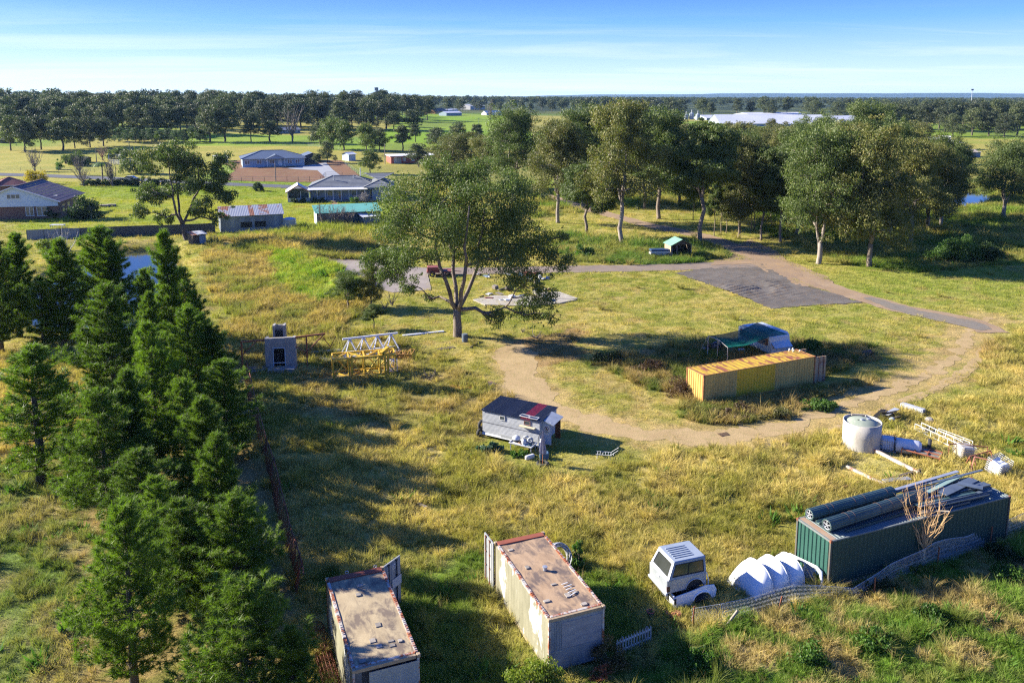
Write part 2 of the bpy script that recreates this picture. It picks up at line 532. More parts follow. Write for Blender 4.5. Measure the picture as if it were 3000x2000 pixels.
def zones(x, y):
    x = np.asarray(x, float); y = np.asarray(y, float)
    px, py = to_px(x, y, terr0(x, y))
    j = (fbm(x / 2.2, y / 2.2, 3, 31) - 0.5); j2 = (fbm(x / 2.2 + 40, y / 2.2, 3, 37) - 0.5)
    k = 2400 / np.maximum(y, 15)
    qx = px + j * 3.2 * k; qy = py + j2 * 2.4 * k * 24 / np.maximum(y, 15)
    Z = {n: inpoly(qx, qy, P).astype(float) for n, P in ZN.items()}
    rough = np.clip(Z['front'] + Z['front2'] + Z['botright'] + 0.8 * Z['midrough'] + 0.55 * Z['woods'] + 0.9 * Z['weeds'] + 0.9 * Z['contN'] + 0.7 * Z['contW'] + 0.6 * Z['leftstraw'] + 0.33 * Z['ruinyard'], 0.13, 1) * (1 - .6 * Z['junk'])
    rough = np.where(Z['leftbot'] > 0, 0.36, rough)
    return Z, rough, px, py

def path_masks(x, y):
    d = np.full(np.shape(x), 50.0)
    for P in TRACK: d = np.minimum(d, segdist(x, y, P))
    return d

def lerp(a, b, t):
    t = np.asarray(t)[..., None]
    return np.asarray(a) * (1 - t) + np.asarray(b) * t

def gcolour(x, y, Z=None, px=None, py=None):
    if Z is None: Z, r_, px, py = zones(x, y)
    n1 = sst(0.35, 0.65, fbm(x / 9, y / 9, 4, 3)); n2 = sst(0.38, 0.62, fbm(x / 1.3, y / 1.3, 4, 9)); n3 = sst(0.4, 0.65, fbm(x / 3.4, y / 3.4, 4, 21))
    c = lerp((0.275, 0.222, 0.07), (0.195, 0.188, 0.042), n1)
    c = lerp(c, lerp((0.33, 0.275, 0.105), (0.11, 0.145, 0.022), n2), 0.42 * np.ones_like(n1))
    # mown field to the right is greener towards the woods
    g = sst(1000, 800, py) * sst(2200, 2600, px) * (y < 260)
    c = lerp(c, (0.14, 0.19, 0.03), 0.5 * g)
    st = lerp((0.37, 0.30, 0.12), (0.22, 0.20, 0.05), n3); st = lerp(st, (0.10, 0.14, 0.02), 0.30 * n2)
    f = np.clip(Z['front'] + Z['front2'], 0, 1); c = lerp(c, st, f)
    br = lerp((0.31, 0.245, 0.12), (0.085, 0.155, 0.02), sst(0.38, 0.51, fbm(x / 2.0, y / 2.0, 4, 77)))
    c = lerp(c, br, Z['botright'])
    c = lerp(c, (0.085, 0.15, 0.022), Z['cont'] * (0.35 + 0.5 * n3))
    mr = lerp((0.30, 0.235, 0.085), (0.16, 0.18, 0.035), n3); mr = lerp(mr, (0.14, 0.10, 0.05), 0.35 * n2)
    c = lerp(c, mr, Z['midrough'])
    c = lerp(c, lerp((0.13, 0.21, 0.018), (0.22, 0.25, 0.035), n2), Z['green_berm'])
    wd = lerp((0.23, 0.20, 0.062), (0.10, 0.165, 0.02), n1); wd = lerp(wd, (0.075, 0.115, 0.02), 0.5 * n2)
    c = lerp(c, wd, Z['woods']); c = lerp(c, lerp((0.07, 0.13, 0.022), (0.24, 0.22, 0.07), n3 * 0.6), Z['weeds'])
    c = lerp(c, lerp((0.21, 0.17, 0.07), (0.08, 0.12, 0.02), n2), Z['contN']); c = lerp(c, lerp((0.20, 0.15, 0.07), (0.09, 0.12, 0.025), n2), Z['contW'])
    c = lerp(c, lerp(lerp((0.29, 0.22, 0.085), (0.19, 0.19, 0.042), n3), (0.16, 0.115, 0.06), .45 * n2), .85 * Z['ruinyard'])
    c = lerp(c, lerp((0.34, 0.26, 0.10), (0.24, 0.215, 0.06), n3), Z['leftstraw'])
    c = lerp(c, lerp(lerp((0.225, 0.19, 0.085), (0.13, 0.14, 0.04), n3), (0.09, 0.15, 0.03), .7 * n2), Z['leftbot'])
    c = lerp(c, lerp((0.22, 0.155, 0.07), (0.14, 0.13, 0.04), n2), 0.85 * Z['pines'])
    c = lerp(c, lerp((0.215, 0.215, 0.03), (0.16, 0.195, 0.025), n1), Z['yards'])
    # distant paddocks
    far = sst(185, 235, y)
    pad = fbm(x / 130 + 7, y / 110, 3, 55)
    pc = lerp((0.235, 0.21, 0.055), (0.125, 0.18, 0.022), sst(0.42, 0.55, pad))
    bright = inpoly(px, py, [(480, 385), (1100, 405), (1200, 330), (1550, 330), (1550, 440), (900, 440), (500, 425)])
    pc = lerp(pc, (0.125, 0.22, 0.014), bright * 0.75)
    straw = inpoly(px, py, [(-300, 428), (960, 428), (960, 470), (640, 480), (560, 540), (-300, 560)])
    pc = lerp(pc, lerp((0.265, 0.225, 0.06), (0.20, 0.195, 0.04), n1), straw * 0.9)
    pc = lerp(pc, (0.06, 0.075, 0.03), 0.4 * sst(0.5, 0.7, fbm(x / 25, y / 60, 3, 91)) * (1 - straw))
    c = lerp(c, pc, far)
    # scrubby woodland floor far off
    c = lerp(c, lerp((0.018, 0.028, 0.014), (0.062, 0.075, 0.03), sst(.4, .65, fbm(x / 45, y / 130, 4, 12))), sst(700, 1100, y))
    # wear beside the sandy track
    d = path_masks(x, y)
    nz = fbm(x / 1.1, y / 1.1, 4, 61)
    wear = sst(4.0, 0.6, d + (nz - 0.5) * 6)
    c = lerp(c, lerp((0.33, 0.235, 0.115), (0.25, 0.175, 0.085), n2), 0.8 * wear)
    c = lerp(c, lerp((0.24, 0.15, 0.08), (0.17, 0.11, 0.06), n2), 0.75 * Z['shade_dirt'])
    bare = sst(0.66, 0.74, fbm(x / 2.6 + 90, y / 2.6, 4, 17)) * (1 - Z['front']) * (y < 180)
    c = lerp(c, (0.25, 0.17, 0.085), 0.45 * bare)
    # pond banks of dark mud
    b = sdpoly(x, y, POND_L); c = lerp(c, (0.10, 0.065, 0.035), 0.85 * sst(2.2, 0.2, b) * (y < 160))
    b = sdpoly(x, y, POND_R); c = lerp(c, (0.15, 0.12, 0.06), 0.7 * sst(2.0, 0.2, b) * (y < 260))
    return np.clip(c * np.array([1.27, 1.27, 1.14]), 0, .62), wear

GRAVEL = W([(1975, 800), (2080, 785), (2225, 778), (2240, 770), (2330, 830), (2440, 858), (2532, 888), (2400, 893), (2262, 905), (2120, 850)])
ROADN = [W([(960, 770), (1060, 768), (1180, 790), (1300, 795), (1500, 792), (1700, 788), (1900, 785), (2100, 778), (2260, 768)]),
         W([(1560, 560), (1700, 605), (1880, 655), (2050, 690), (2180, 735), (2260, 770), (2360, 815), (2520, 870), (2640, 905), (2760, 925), (2860, 950), (2910, 975)])]
FLAT_T = None
def flatmask(x, y):
    """1 where traffic has levelled the ground"""
    d = path_masks(x, y) - 2.2
    for P, w in ((ROADN[0], 2.6), (ROADN[1], 2.2)): d = np.minimum(d, segdist(x, y, P) - w)
    d = np.minimum(d, sdpoly(x, y, GRAVEL))
    d = np.minimum(d, sdpoly(x, y, W([(960, 775), (1060, 765), (1250, 790), (1260, 870), (1080, 840)])))
    return sst(2.5, 0.3, d)
def terr_full(x, y, Z=None, rough=None):
    if rough is None: Z, rough, _, _ = zones(x, y)
    z = terr0(x, y)
    nr = sst(260, 120, y)
    b = (fbm(x / 1.6, y / 1.6, 3, 41) - 0.5) * 0.42 + (fbm(x / 0.7, y / 0.7, 2, 43) - 0.5) * 0.14
    big = (fbm(x / 7, y / 7, 2, 47) - 0.5) * 0.5
    mnd = Z['mound'] if Z is not None else 0
    br = Z['botright'] if Z is not None else 0
    keep = 1 - flatmask(x, y)
    water = sst(-0.5, 1.0, sdpoly(x, y, POND_L))
    return z + nr * keep * water * (rough * b + (0.10 + 0.9 * rough) * big * 0.55 + mnd * 0.25 * (fbm(x / 2.5, y / 2.5, 2, 49)) + br * 0.45 * (fbm(x / 2.4, y / 2.4, 2, 53) - 0.4))

def axis(lo, d0, d1, hi, step, growth=1.045):
    a = list(np.arange(d0, d1 + 1e-6, step))
    s = step; v = a[-1]; R = []
    while v < hi: s *= growth; v += s; R.append(v)
    s = step; v = a[0]; L = []
    while v > lo: s *= growth; v -= s; L.append(v)
    return np.array(L[::-1] + a + R)
gx = axis(-9000, -34, 46, 9000, 0.36); gy = axis(2, 22, 105, 16000, 0.36, 1.022)
X, Y = np.meshgrid(gx, gy)
Zn, RGH, PX, PY = zones(X, Y)
HG = terr_full(X, Y, Zn, RGH)
CG, WEAR = gcolour(X, Y, Zn, PX, PY)
ny, nx = X.shape
idx = np.arange(ny * nx).reshape(ny, nx)
Fq = np.stack([idx[:-1, :-1], idx[:-1, 1:], idx[1:, 1:], idx[1:, :-1]], -1).reshape(-1, 4)

def groundmat():
    m = bpy.data.materials.new('ground_cover'); t = nodes_of(m)
    at = new(t, 'ShaderNodeAttribute', attribute_name='gcol')
    geo = new(t, 'ShaderNodeNewGeometry'); v = geo.outputs['Position']
    f = ramp(t, noise(t, v, 5.0, 6, 0.75), 0.3, 0.7, (0.5, 0.53, 0.48), (1.36, 1.32, 1.3))
    col = mixcol(t, 1.0, at.outputs['Color'], f, 'MULTIPLY')
    f2 = ramp(t, noise(t, v, 0.9, 5, 0.65), 0.3, 0.7, (0.78, 0.82, 0.8), (1.14, 1.1, 1.05))
    col = mixcol(t, 1.0, col, f2, 'MULTIPLY')
    b = new(t, 'ShaderNodeBsdfPrincipled'); t.links.new(col, b.inputs['Base Color'])
    b.inputs['Roughness'].default_value = 0.95; b.inputs['Specular IOR Level'].default_value = 0.1
    bn = new(t, 'ShaderNodeBump'); bn.inputs['Strength'].default_value = 0.9; bn.inputs['Distance'].default_value = 0.12
    t.links.new(noise(t, v, 6.0, 6, 0.75), bn.inputs['Height'])
    t.links.new(bn.outputs[0], b.inputs['Normal'])
    o = new(t, 'ShaderNodeOutputMaterial'); t.links.new(b.outputs[0], o.inputs[0])
    return m
ground = np_mesh('ground', np.stack([X.ravel(), Y.ravel(), HG.ravel()], 1), Fq, groundmat(), smooth=True)
at = ground.data.color_attributes.new('gcol', 'FLOAT_COLOR', 'POINT')
at.data.foreach_set('color', np.concatenate([CG.reshape(-1, 3), np.ones((CG.size // 3, 1))], 1).astype(np.float32).ravel())
tag(ground, kind='structure')
def ground_at(x, y):
    """height of the built ground sheet, bilinear"""
    x = np.asarray(x, float); y = np.asarray(y, float)
    i = np.clip(np.searchsorted(gx, x) - 1, 0, nx - 2); j = np.clip(np.searchsorted(gy, y) - 1, 0, ny - 2)
    u = (x - gx[i]) / (gx[i + 1] - gx[i]); w = (y - gy[j]) / (gy[j + 1] - gy[j])
    return (HG[j, i] * (1 - u) + HG[j, i + 1] * u) * (1 - w) + (HG[j + 1, i] * (1 - u) + HG[j + 1, i + 1] * u) * w
def GZ(p, dz=0.0):
    """drop a point onto the built ground"""
    return Vector((p[0], p[1], float(ground_at(p[0], p[1])) + dz))

# ------------------------------------------------------------------ water, roads, gravel
def watermat():
    m = bpy.data.materials.new('pond_water'); t = nodes_of(m)
    geo = new(t, 'ShaderNodeNewGeometry')
    b = new(t, 'ShaderNodeBsdfPrincipled')
    b.inputs['Base Color'].default_value = (0.012, 0.02, 0.02, 1); b.inputs['Roughness'].default_value = 0.03
    b.inputs['IOR'].default_value = 1.33; b.inputs['Specular IOR Level'].default_value = 1.0
    bn = new(t, 'ShaderNodeBump'); bn.inputs['Strength'].default_value = 0.25; bn.inputs['Distance'].default_value = 0.02
    t.links.new(noise(t, geo.outputs['Position'], 1.6, 3, 0.6), bn.inputs['Height']); t.links.new(bn.outputs[0], b.inputs['Normal'])
    o = new(t, 'ShaderNodeOutputMaterial'); t.links.new(b.outputs[0], o.inputs[0])
    return m
wm = watermat()
for P, z, nm in ((POND_L, -0.75, 'pond_water'), (POND_R, -0.25, 'pond_water')):
    PP = ribbon_poly([], []) if False else P
    cxm = sum(p[0] for p in PP) / len(PP); cym = sum(p[1] for p in PP) / len(PP)
    big = [(cxm + (p[0] - cxm) * 1.12, cym + (p[1] - cym) * 1.12) for p in PP]
    sheet(nm, big, lambda a, b: np.zeros_like(a), z, wm, step=3, edge=2, jag=0.0)
def dirtmat(name, c1, c2, c3, s=1.2, bump=0.5):
    m = bpy.data.materials.new(name); t = nodes_of(m)
    geo = new(t, 'ShaderNodeNewGeometry'); v = geo.outputs['Position']
    col = mixcol(t, ramp(t, noise(t, v, s * 0.35, 5, 0.6, 0.4), 0.35, 0.65), c1, c2)
    col = mixcol(t, ramp(t, noise(t, v, s * 1.7, 6, 0.7), 0.5, 0.72), col, c3)
    col = mixcol(t, 1.0, col, ramp(t, noise(t, v, 22, 3, 0.7), 0.25, 0.75, (0.72, 0.72, 0.72), (1.15, 1.15, 1.15)), 'MULTIPLY')
    b = new(t, 'ShaderNodeBsdfPrincipled'); t.links.new(col, b.inputs['Base Color']); b.inputs['Roughness'].default_value = 0.95
    b.inputs['Specular IOR Level'].default_value = 0.1
    bn = new(t, 'ShaderNodeBump'); bn.inputs['Strength'].default_value = bump; bn.inputs['Distance'].default_value = 0.06
    t.links.new(noise(t, v, 9, 6, 0.7), bn.inputs['Height']); t.links.new(bn.outputs[0], b.inputs['Normal'])
    o = new(t, 'ShaderNodeOutputMaterial'); t.links.new(b.outputs[0], o.inputs[0])
    return m
sand = dirtmat('sandy_dirt', (0.40, 0.29, 0.145), (0.33, 0.235, 0.115), (0.25, 0.205, 0.08))
for P in TRACK:
    sp = smooth_path(P, 4); n = len(sp)
    w = [2.5 + 0.6 * math.sin(i * 0.7) + (1.0 if 2 < i < 12 else 0) for i in range(n)]
    for i in range(n):
        if i > n * 0.58: w[i] = 1.05
    w[0] = 1.5
    sheet('dirt_track', ribbon_poly(sp, w), ground_at, 0.014, sand, step=0.5, edge=0.3, jag=0.85, seed=5)
# second wheel rut of the loop
rut = smooth_path(W([(2250, 1310), (2370, 1287), (2490, 1243), (2630, 1183), (2750, 1132), (2850, 1070), (2905, 990)]), 4)
sheet('wheel_rut', ribbon_poly(rut, 0.8), ground_at, 0.018, sand, step=0.5, edge=0.35, jag=0.5, seed=8)
roadm = dirtmat('gravel_road', (0.23, 0.185, 0.15), (0.185, 0.15, 0.125), (0.26, 0.18, 0.10), 0.9)
sp = smooth_path(ROADN[0], 3)
sheet('gravel_road', ribbon_poly(sp, 4.6), ground_at, 0.035, roadm, step=1.0, edge=0.6, jag=0.4, seed=3)
sp = smooth_path(ROADN[1], 3); n = len(sp)
sheet('dirt_road', ribbon_poly(sp, [4.0] * int(n * .45) + [6.5] * int(n * .12) + [3.4] * (n - int(n * .45) - int(n * .12))), ground_at, 0.045, dirtmat('brown_road', (0.30, 0.22, 0.145), (0.24, 0.17, 0.11), (0.33, 0.215, 0.10), 0.9), step=1.0, edge=0.6, jag=0.5, seed=4)
junction = W([(2080, 778), (2130, 735), (2200, 700), (2280, 740), (2340, 800), (2420, 850), (2330, 835), (2230, 772)])
sheet('dirt_junction', junction, ground_at, 0.055, MATS.get('x') or dirtmat('junction_dirt', (0.29, 0.205, 0.13), (0.23, 0.165, 0.115), (0.34, 0.22, 0.10), 0.8), step=1.0, edge=0.6, jag=0.5, seed=6)
# charcoal gravel apron with ripped furrows
def gravel_h(x, y):
    z = ground_at(x, y)
    c = Q(2190, 845)
    th = math.radians(35)
    u = (x - c.x) * math.cos(th) + (y - c.y) * math.sin(th); v = -(x - c.x) * math.sin(th) + (y - c.y) * math.cos(th)
    m = np.exp(-(u / 6.5) ** 2 - (v / 4.5) ** 2)
    return z + 0.03 * fbm(x / .5, y / .5, 3, 66) + m * (0.30 * np.abs(np.sin(v * 3.3 + 1.3 * fbm(x / 3, y / 3, 2, 5))) * sst(0.3, 0.6, fbm(x / 2, y / 2, 3, 8))) + 0.05 * fbm(x, y, 3, 6)
sheet('gravel_apron', GRAVEL, gravel_h, 0.0, dirtmat('charcoal_gravel', (0.150, 0.136, 0.122), (0.105, 0.095, 0.085), (0.16, 0.105, 0.06), 1.1, 1.0), step=0.28, edge=0.35, jag=0.5, seed=7)
sheet('gravel_strip', ribbon_poly(smooth_path(W([(2540, 872), (2640, 905), (2740, 930), (2830, 948), (2890, 968)]), 3), [1.2, 1.6, 2, 2.4, 2.6, 2.8, 3, 3, 3, 3, 2.6, 2.2, 1.5][:13]), ground_at, 0.06, dirtmat('grey_gravel', (0.17, 0.155, 0.135), (0.21, 0.175, 0.13), (0.15, 0.12, 0.08)), step=0.6, edge=0.4, jag=0.5, seed=12)
sheet('concrete_apron', W([(958, 768), (1062, 764), (1250, 788), (1262, 850), (1150, 858), (1090, 840), (1010, 812)]), ground_at, 0.065, dirtmat('old_concrete', (0.30, 0.26, 0.22), (0.24, 0.205, 0.18), (0.19, 0.16, 0.13), 0.7, 0.2), step=1, edge=0.8, jag=0.25, seed=13)
slabm = dirtmat('pale_concrete', (0.42, 0.38, 0.31), (0.34, 0.31, 0.26), (0.22, 0.19, 0.15), 0.8, 0.2)
for k, P in enumerate(([(1385, 880), (1450, 868), (1620, 872), (1690, 880), (1640, 890), (1540, 898), (1420, 895)], [(1560, 860), (1640, 858), (1695, 878), (1600, 880)])):
    b = MB(); pts = [Q(a, c, 0.0) for a, c in P]
    b.extrude([(p.x, p.y, float(ground_at(p.x, p.y)) - 0.1) for p in pts][::-1 if k else 1], (0, 0, 0.24 + 0.03 * k))
    tag(b.build('concrete_slab', slabm), kind='structure')
# muddy orange puddle west of the hut
sheet('puddle', W([(1290, 1138), (1340, 1122), (1440, 1116), (1456, 1126), (1400, 1134), (1330, 1146)]), lambda a, b: ground_at(a, b), 0.03, mat('orange_mud', (0.30, 0.15, 0.03), (0.22, 0.11, 0.03), 2.0, rough=0.15, coord='Object'), step=0.5, edge=0.4, jag=0.35, seed=14)
sheet('pit', W([(2100, 1270), (2130, 1266), (2140, 1276), (2110, 1280)]), ground_at, 0.04, dirtmat('dark_soil', (0.09, 0.06, 0.04), (0.12, 0.08, 0.05), (0.06, 0.05, 0.04)), step=0.5, edge=0.4, jag=0.2)
# suburban street and yards in the middle distance
tar = dirtmat('street_asphalt', (0.10, 0.105, 0.125), (0.085, 0.09, 0.105), (0.12, 0.12, 0.13), 0.4, 0.1)
def GW(pts): return [tuple(G(a, b))[:2] for a, b in pts]
STREET = smooth_path(GW([(-100, 508), (150, 516), (420, 528), (620, 538), (860, 548), (1000, 556), (1200, 566)]), 3)
sheet('street', ribbon_poly(STREET, 6.5), ground_at, 0.06, tar, step=2.5, edge=2, jag=0.05)
soil = dirtmat('bare_soil', (0.20, 0.105, 0.058), (0.155, 0.085, 0.048), (0.21, 0.15, 0.07), 0.3)
sheet('bare_yard', GW([(655, 478), (700, 470), (860, 468), (1000, 470), (1060, 520), (960, 536), (640, 529), (690, 500)]), ground_at, 0.05, soil, step=2, edge=1.5, jag=0.6)
sheet('bare_verge', GW([(960, 470), (1010, 478), (1052, 520), (1035, 523), (985, 490)]), ground_at, 0.06, soil, step=2, edge=1.5, jag=0.6)
sheet('driveway', GW([(840, 494), (935, 480), (955, 477), (975, 498), (1010, 524), (1005, 548), (955, 546), (952, 520), (930, 500), (870, 497)]), ground_at, 0.09, dirtmat('driveway_concrete', (0.30, 0.31, 0.325), (0.26, 0.27, 0.285), (0.33, 0.33, 0.34), 0.4, 0.05), step=2, edge=1.5, jag=0.0)
sheet('garden_path', GW([(964, 588), (985, 587), (998, 608), (978, 608)]), ground_at, 0.06, mat('red_pavers', (0.36, 0.15, 0.10), (0.27, 0.12, 0.09), 3), step=1, edge=0.8, jag=0.0)

# ------------------------------------------------------------------ grass
def grassmat(name, trans=0.35):
    m = bpy.data.materials.new(name); t = nodes_of(m)
    at = new(t, 'ShaderNodeAttribute', attribute_name='gcol', attribute_type='INSTANCER')
    oi = new(t, 'ShaderNodeObjectInfo')
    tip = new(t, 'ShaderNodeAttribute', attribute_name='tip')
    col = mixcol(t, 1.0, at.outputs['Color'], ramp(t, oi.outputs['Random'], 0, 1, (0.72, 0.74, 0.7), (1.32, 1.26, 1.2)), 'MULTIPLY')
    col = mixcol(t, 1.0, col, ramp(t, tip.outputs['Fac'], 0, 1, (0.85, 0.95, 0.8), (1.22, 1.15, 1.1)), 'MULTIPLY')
    d = new(t, 'ShaderNodeBsdfPrincipled'); t.links.new(col, d.inputs['Base Color']); d.inputs['Roughness'].default_value = 0.7
    d.inputs['Specular IOR Level'].default_value = 0.2
    tr = new(t, 'ShaderNodeBsdfTranslucent'); t.links.new(mixcol(t, 1.0, col, (1.2, 1.3, 0.8), 'MULTIPLY'), tr.inputs['Color'])
    mx = new(t, 'ShaderNodeMixShader'); mx.inputs[0].default_value = trans
    t.links.new(d.outputs[0], mx.inputs[1]); t.links.new(tr.outputs[0], mx.inputs[2])
    o = new(t, 'ShaderNodeOutputMaterial'); t.links.new(mx.outputs[0], o.inputs[0])
    return m
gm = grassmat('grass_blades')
def tuft(n, h, rad, lean, w, seed, curve=True, bias=(0, 0)):
    r = np.random.default_rng(seed)
    a = r.uniform(0, 2 * PI, n); rr = rad * np.sqrt(r.uniform(0, 1, n))
    bx = rr * np.cos(a); by = rr * np.sin(a)
    hh = h * r.uniform(0.55, 1.1, n)
    a2 = a + r.normal(0, 0.7, n); ln = lean * hh * r.uniform(0.4, 1.4, n)
    tx = bx + ln * np.cos(a2) + bias[0] * hh; ty = by + ln * np.sin(a2) + bias[1] * hh
    wa = r.uniform(0, 2 * PI, n); wx = np.cos(wa) * w / 2; wy = np.sin(wa) * w / 2
    V = []; F = []; T = []
    if curve:
        mx, my = bx + (tx - bx) * 0.33, by + (ty - by) * 0.33
        P = np.stack([np.stack([bx - wx, by - wy, 0 * bx], 1), np.stack([bx + wx, by + wy, 0 * bx], 1), np.stack([mx + wx * .8, my + wy * .8, hh * .62], 1), np.stack([mx - wx * .8, my - wy * .8, hh * .62], 1), np.stack([tx, ty, hh], 1)], 1)
        V = P.reshape(-1, 3); k = np.arange(n)[:, None] * 5
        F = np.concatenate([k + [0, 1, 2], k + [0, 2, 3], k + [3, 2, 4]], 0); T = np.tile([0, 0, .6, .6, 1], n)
    else:
        P = np.stack([np.stack([bx - wx, by - wy, 0 * bx], 1), np.stack([bx + wx, by + wy, 0 * bx], 1), np.stack([tx, ty, hh], 1)], 1)
        V = P.reshape(-1, 3); F = np.arange(n * 3).reshape(-1, 3); T = np.tile([0, 0, 1], n)
    V[:, 2] -= 0.04
    me = np_mesh('grass_tuft', V, F, gm, link=False)
    at = me.attributes.new('tip', 'FLOAT', 'POINT'); at.data.foreach_set('value', T.astype(np.float32))
    o = bpy.data.objects.new('grass_tuft', me)
    return o
def scatter(name, protos, pts, scl, cols, tilt=0.15, mode_label=None):
    """points with scale/rotation/tint, each carrying one tuft"""
    pts = np.asarray(pts, np.float32); n = len(pts)
    kk = rng.integers(0, len(protos), n)
    for q, pr in enumerate(protos):
        s = kk == q; m = int(s.sum())
        if m == 0: continue
        me = bpy.data.meshes.new(name); me.vertices.add(m); me.vertices.foreach_set('co', pts[s].ravel())
        a = me.attributes.new('scl', 'FLOAT', 'POINT'); a.data.foreach_set('value', np.asarray(scl, np.float32)[s])
        a = me.attributes.new('rot', 'FLOAT_VECTOR', 'POINT')
        rot = np.stack([rng.normal(0, tilt, m), rng.normal(0, tilt, m), rng.uniform(0, 2 * PI, m)], 1).astype(np.float32)
        a.data.foreach_set('vector', rot.ravel())
        a = me.attributes.new('gcol', 'FLOAT_COLOR', 'POINT')
        a.data.foreach_set('color', np.concatenate([np.asarray(cols)[s], np.ones((m, 1))], 1).astype(np.float32).ravel())
        o = bpy.data.objects.new(name, me); COL.objects.link(o); tag(o, kind='stuff')
        ng = bpy.data.node_groups.new(name, 'GeometryNodeTree')
        ng.interface.new_socket('Geometry', in_out='INPUT', socket_type='NodeSocketGeometry')
        ng.interface.new_socket('Geometry', in_out='OUTPUT', socket_type='NodeSocketGeometry')
        gi = ng.nodes.new('NodeGroupInput'); go = ng.nodes.new('NodeGroupOutput')
        oi = ng.nodes.new('GeometryNodeObjectInfo'); oi.inputs['Object'].default_value = pr; oi.inputs['As Instance'].default_value = True
        ip = ng.nodes.new('GeometryNodeInstanceOnPoints')
        na = ng.nodes.new('GeometryNodeInputNamedAttribute'); na.data_type = 'FLOAT_VECTOR'; na.inputs['Name'].default_value = 'rot'
        ns = ng.nodes.new('GeometryNodeInputNamedAttribute'); ns.data_type = 'FLOAT'; ns.inputs['Name'].default_value = 'scl'
        er = ng.nodes.new('FunctionNodeEulerToRotation')
        L = ng.links
        L.new(gi.outputs[0], ip.inputs['Points']); L.new(oi.outputs['Geometry'], ip.inputs['Instance'])
        L.new(na.outputs['Attribute'], er.inputs[0]); L.new(er.outputs[0], ip.inputs['Rotation']); L.new(ns.outputs['Attribute'], ip.inputs['Scale'])
        L.new(ip.outputs[0], go.inputs[0])
        mod = o.modifiers.new('scatter', 'NODES'); mod.node_group = ng
KEEP_OUT = []     # footprints where no grass grows (filled below)
def footprint(p0, yaw, L, D, grow=0.0):
    c, s = math.cos(yaw), math.sin(yaw)
    KEEP_OUT.append([(p0[0] + c * a - s * b, p0[1] + s * a + c * b) for a, b in ((-grow, -grow), (L + grow, -grow), (L + grow, D + grow), (-grow, D + grow))])
# ------------------------------------------------------------------ trees
def leaf_cloud(C, R, n, size, r, asp=0.45, up=0.35, droop=0.0, flat=0.75):
    """n leaf triangles spread through ellipsoidal clumps C (k,3) of radius R (k,)"""
    C = np.asarray(C, float); R = np.asarray(R, float)
    pk = R ** 2 / (R ** 2).sum()
    k = r.choice(len(C), n, p=pk)
    d = r.normal(0, 1, (n, 3)); d /= np.linalg.norm(d, axis=1)[:, None]
    rad = r.uniform(0.25, 1.0, n) ** 0.5
    rad *= 1 + 0.25 * r.normal(0, 0.6, n)
    P = C[k] + d * (R[k] * rad)[:, None] * [1, 1, flat]
    P[:, 2] -= droop * R[k] * r.uniform(0, 1, n) ** 2
    nrm = d * 0.8 + [0, 0, up] + r.normal(0, 0.55, (n, 3)); nrm /= np.linalg.norm(nrm, axis=1)[:, None]
    a = np.cross(nrm, r.normal(0, 1, (n, 3)) + [0, 0, -1.2 * droop]); a /= np.linalg.norm(a, axis=1)[:, None]
    if droop: a = a * 0.5 + np.array([0, 0, -0.7]) ; a /= np.linalg.norm(a, axis=1)[:, None]
    b = np.cross(nrm, a)
    s = (size * r.uniform(0.6, 1.35, n))[:, None]
    V = np.stack([P - b * s * asp, P + b * s * asp, P + a * s, ], 1).reshape(-1, 3)
    return V, np.arange(n * 3).reshape(-1, 3)

def limb(mb, a, b, r0, r1, r, bend=0.15, seg=4, n=5):
    a = Vector(a); b = Vector(b); L = (b - a).length
    o = Vector((r.normal(0, bend), r.normal(0, bend), r.normal(0, bend * 0.5))) * L
    pts = []; rad = []
    for i in range(seg + 1):
        t = i / seg; w = 4 * t * (1 - t)
        pts.append(a.lerp(b, t) + o * w * 0.5 + Vector((0, 0, -0.08 * L * w)) + Vector((r.normal(0, .02), r.normal(0, .02), 0)) * L * (0 < i < seg))
        rad.append(r0 + (r1 - r0) * t)
    mb.tube(pts, rad, n)
    return pts

BARK = {}
def barkmat(name, c1, c2, c3):
    return mat(name, c1, c2, 1.2, rough=0.9, stain=c3, stain_lo=0.5, stain_hi=0.62, stain_scale=1.1, stretch=(1, 1, 0.35), bump=0.4, bump_scale=8, rand=0.15)
bark_gum = barkmat('gum_bark', (0.24, 0.19, 0.145), (0.14, 0.105, 0.08), (0.07, 0.05, 0.04))
bark_pale = barkmat('pale_gum_bark', (0.33, 0.28, 0.235), (0.19, 0.155, 0.125), (0.09, 0.07, 0.055))
bark_dark = barkmat('dark_bark', (0.11, 0.085, 0.065), (0.07, 0.055, 0.045), (0.16, 0.12, 0.09))
bark_grey = barkmat('bare_wood', (0.22, 0.185, 0.16), (0.15, 0.125, 0.11), (0.10, 0.08, 0.07))
lf_gum = leafmat('gum_leaves', (0.105, 0.142, 0.028), (0.058, 0.088, 0.020), (0.185, 0.165, 0.036), 0.45, trans=.3, rand=0.12)
lf_gum2 = leafmat('gum_leaves_bronze', (0.145, 0.14, 0.032), (0.07, 0.092, 0.024), (0.24, 0.14, 0.04), 0.5, trans=.3, rand=0.15)
lf_far = leafmat('distant_leaves', (0.066, 0.085, 0.028), (0.038, 0.054, 0.022), (0.11, 0.09, 0.035), 0.2, trans=.25, rand=0.35)
lf_pine = leafmat('pine_needles', (0.135, 0.205, 0.016), (0.072, 0.13, 0.012), (0.22, 0.27, 0.026), 1.3, trans=0.45, rand=0.25)
lf_green = leafmat('green_bush_leaves', (0.07, 0.14, 0.02), (0.04, 0.09, 0.016), (0.12, 0.17, 0.03), 1.2)
lf_dark = leafmat('dark_shrub_leaves', (0.03, 0.055, 0.018), (0.02, 0.038, 0.014), (0.055, 0.075, 0.025), 1.0)
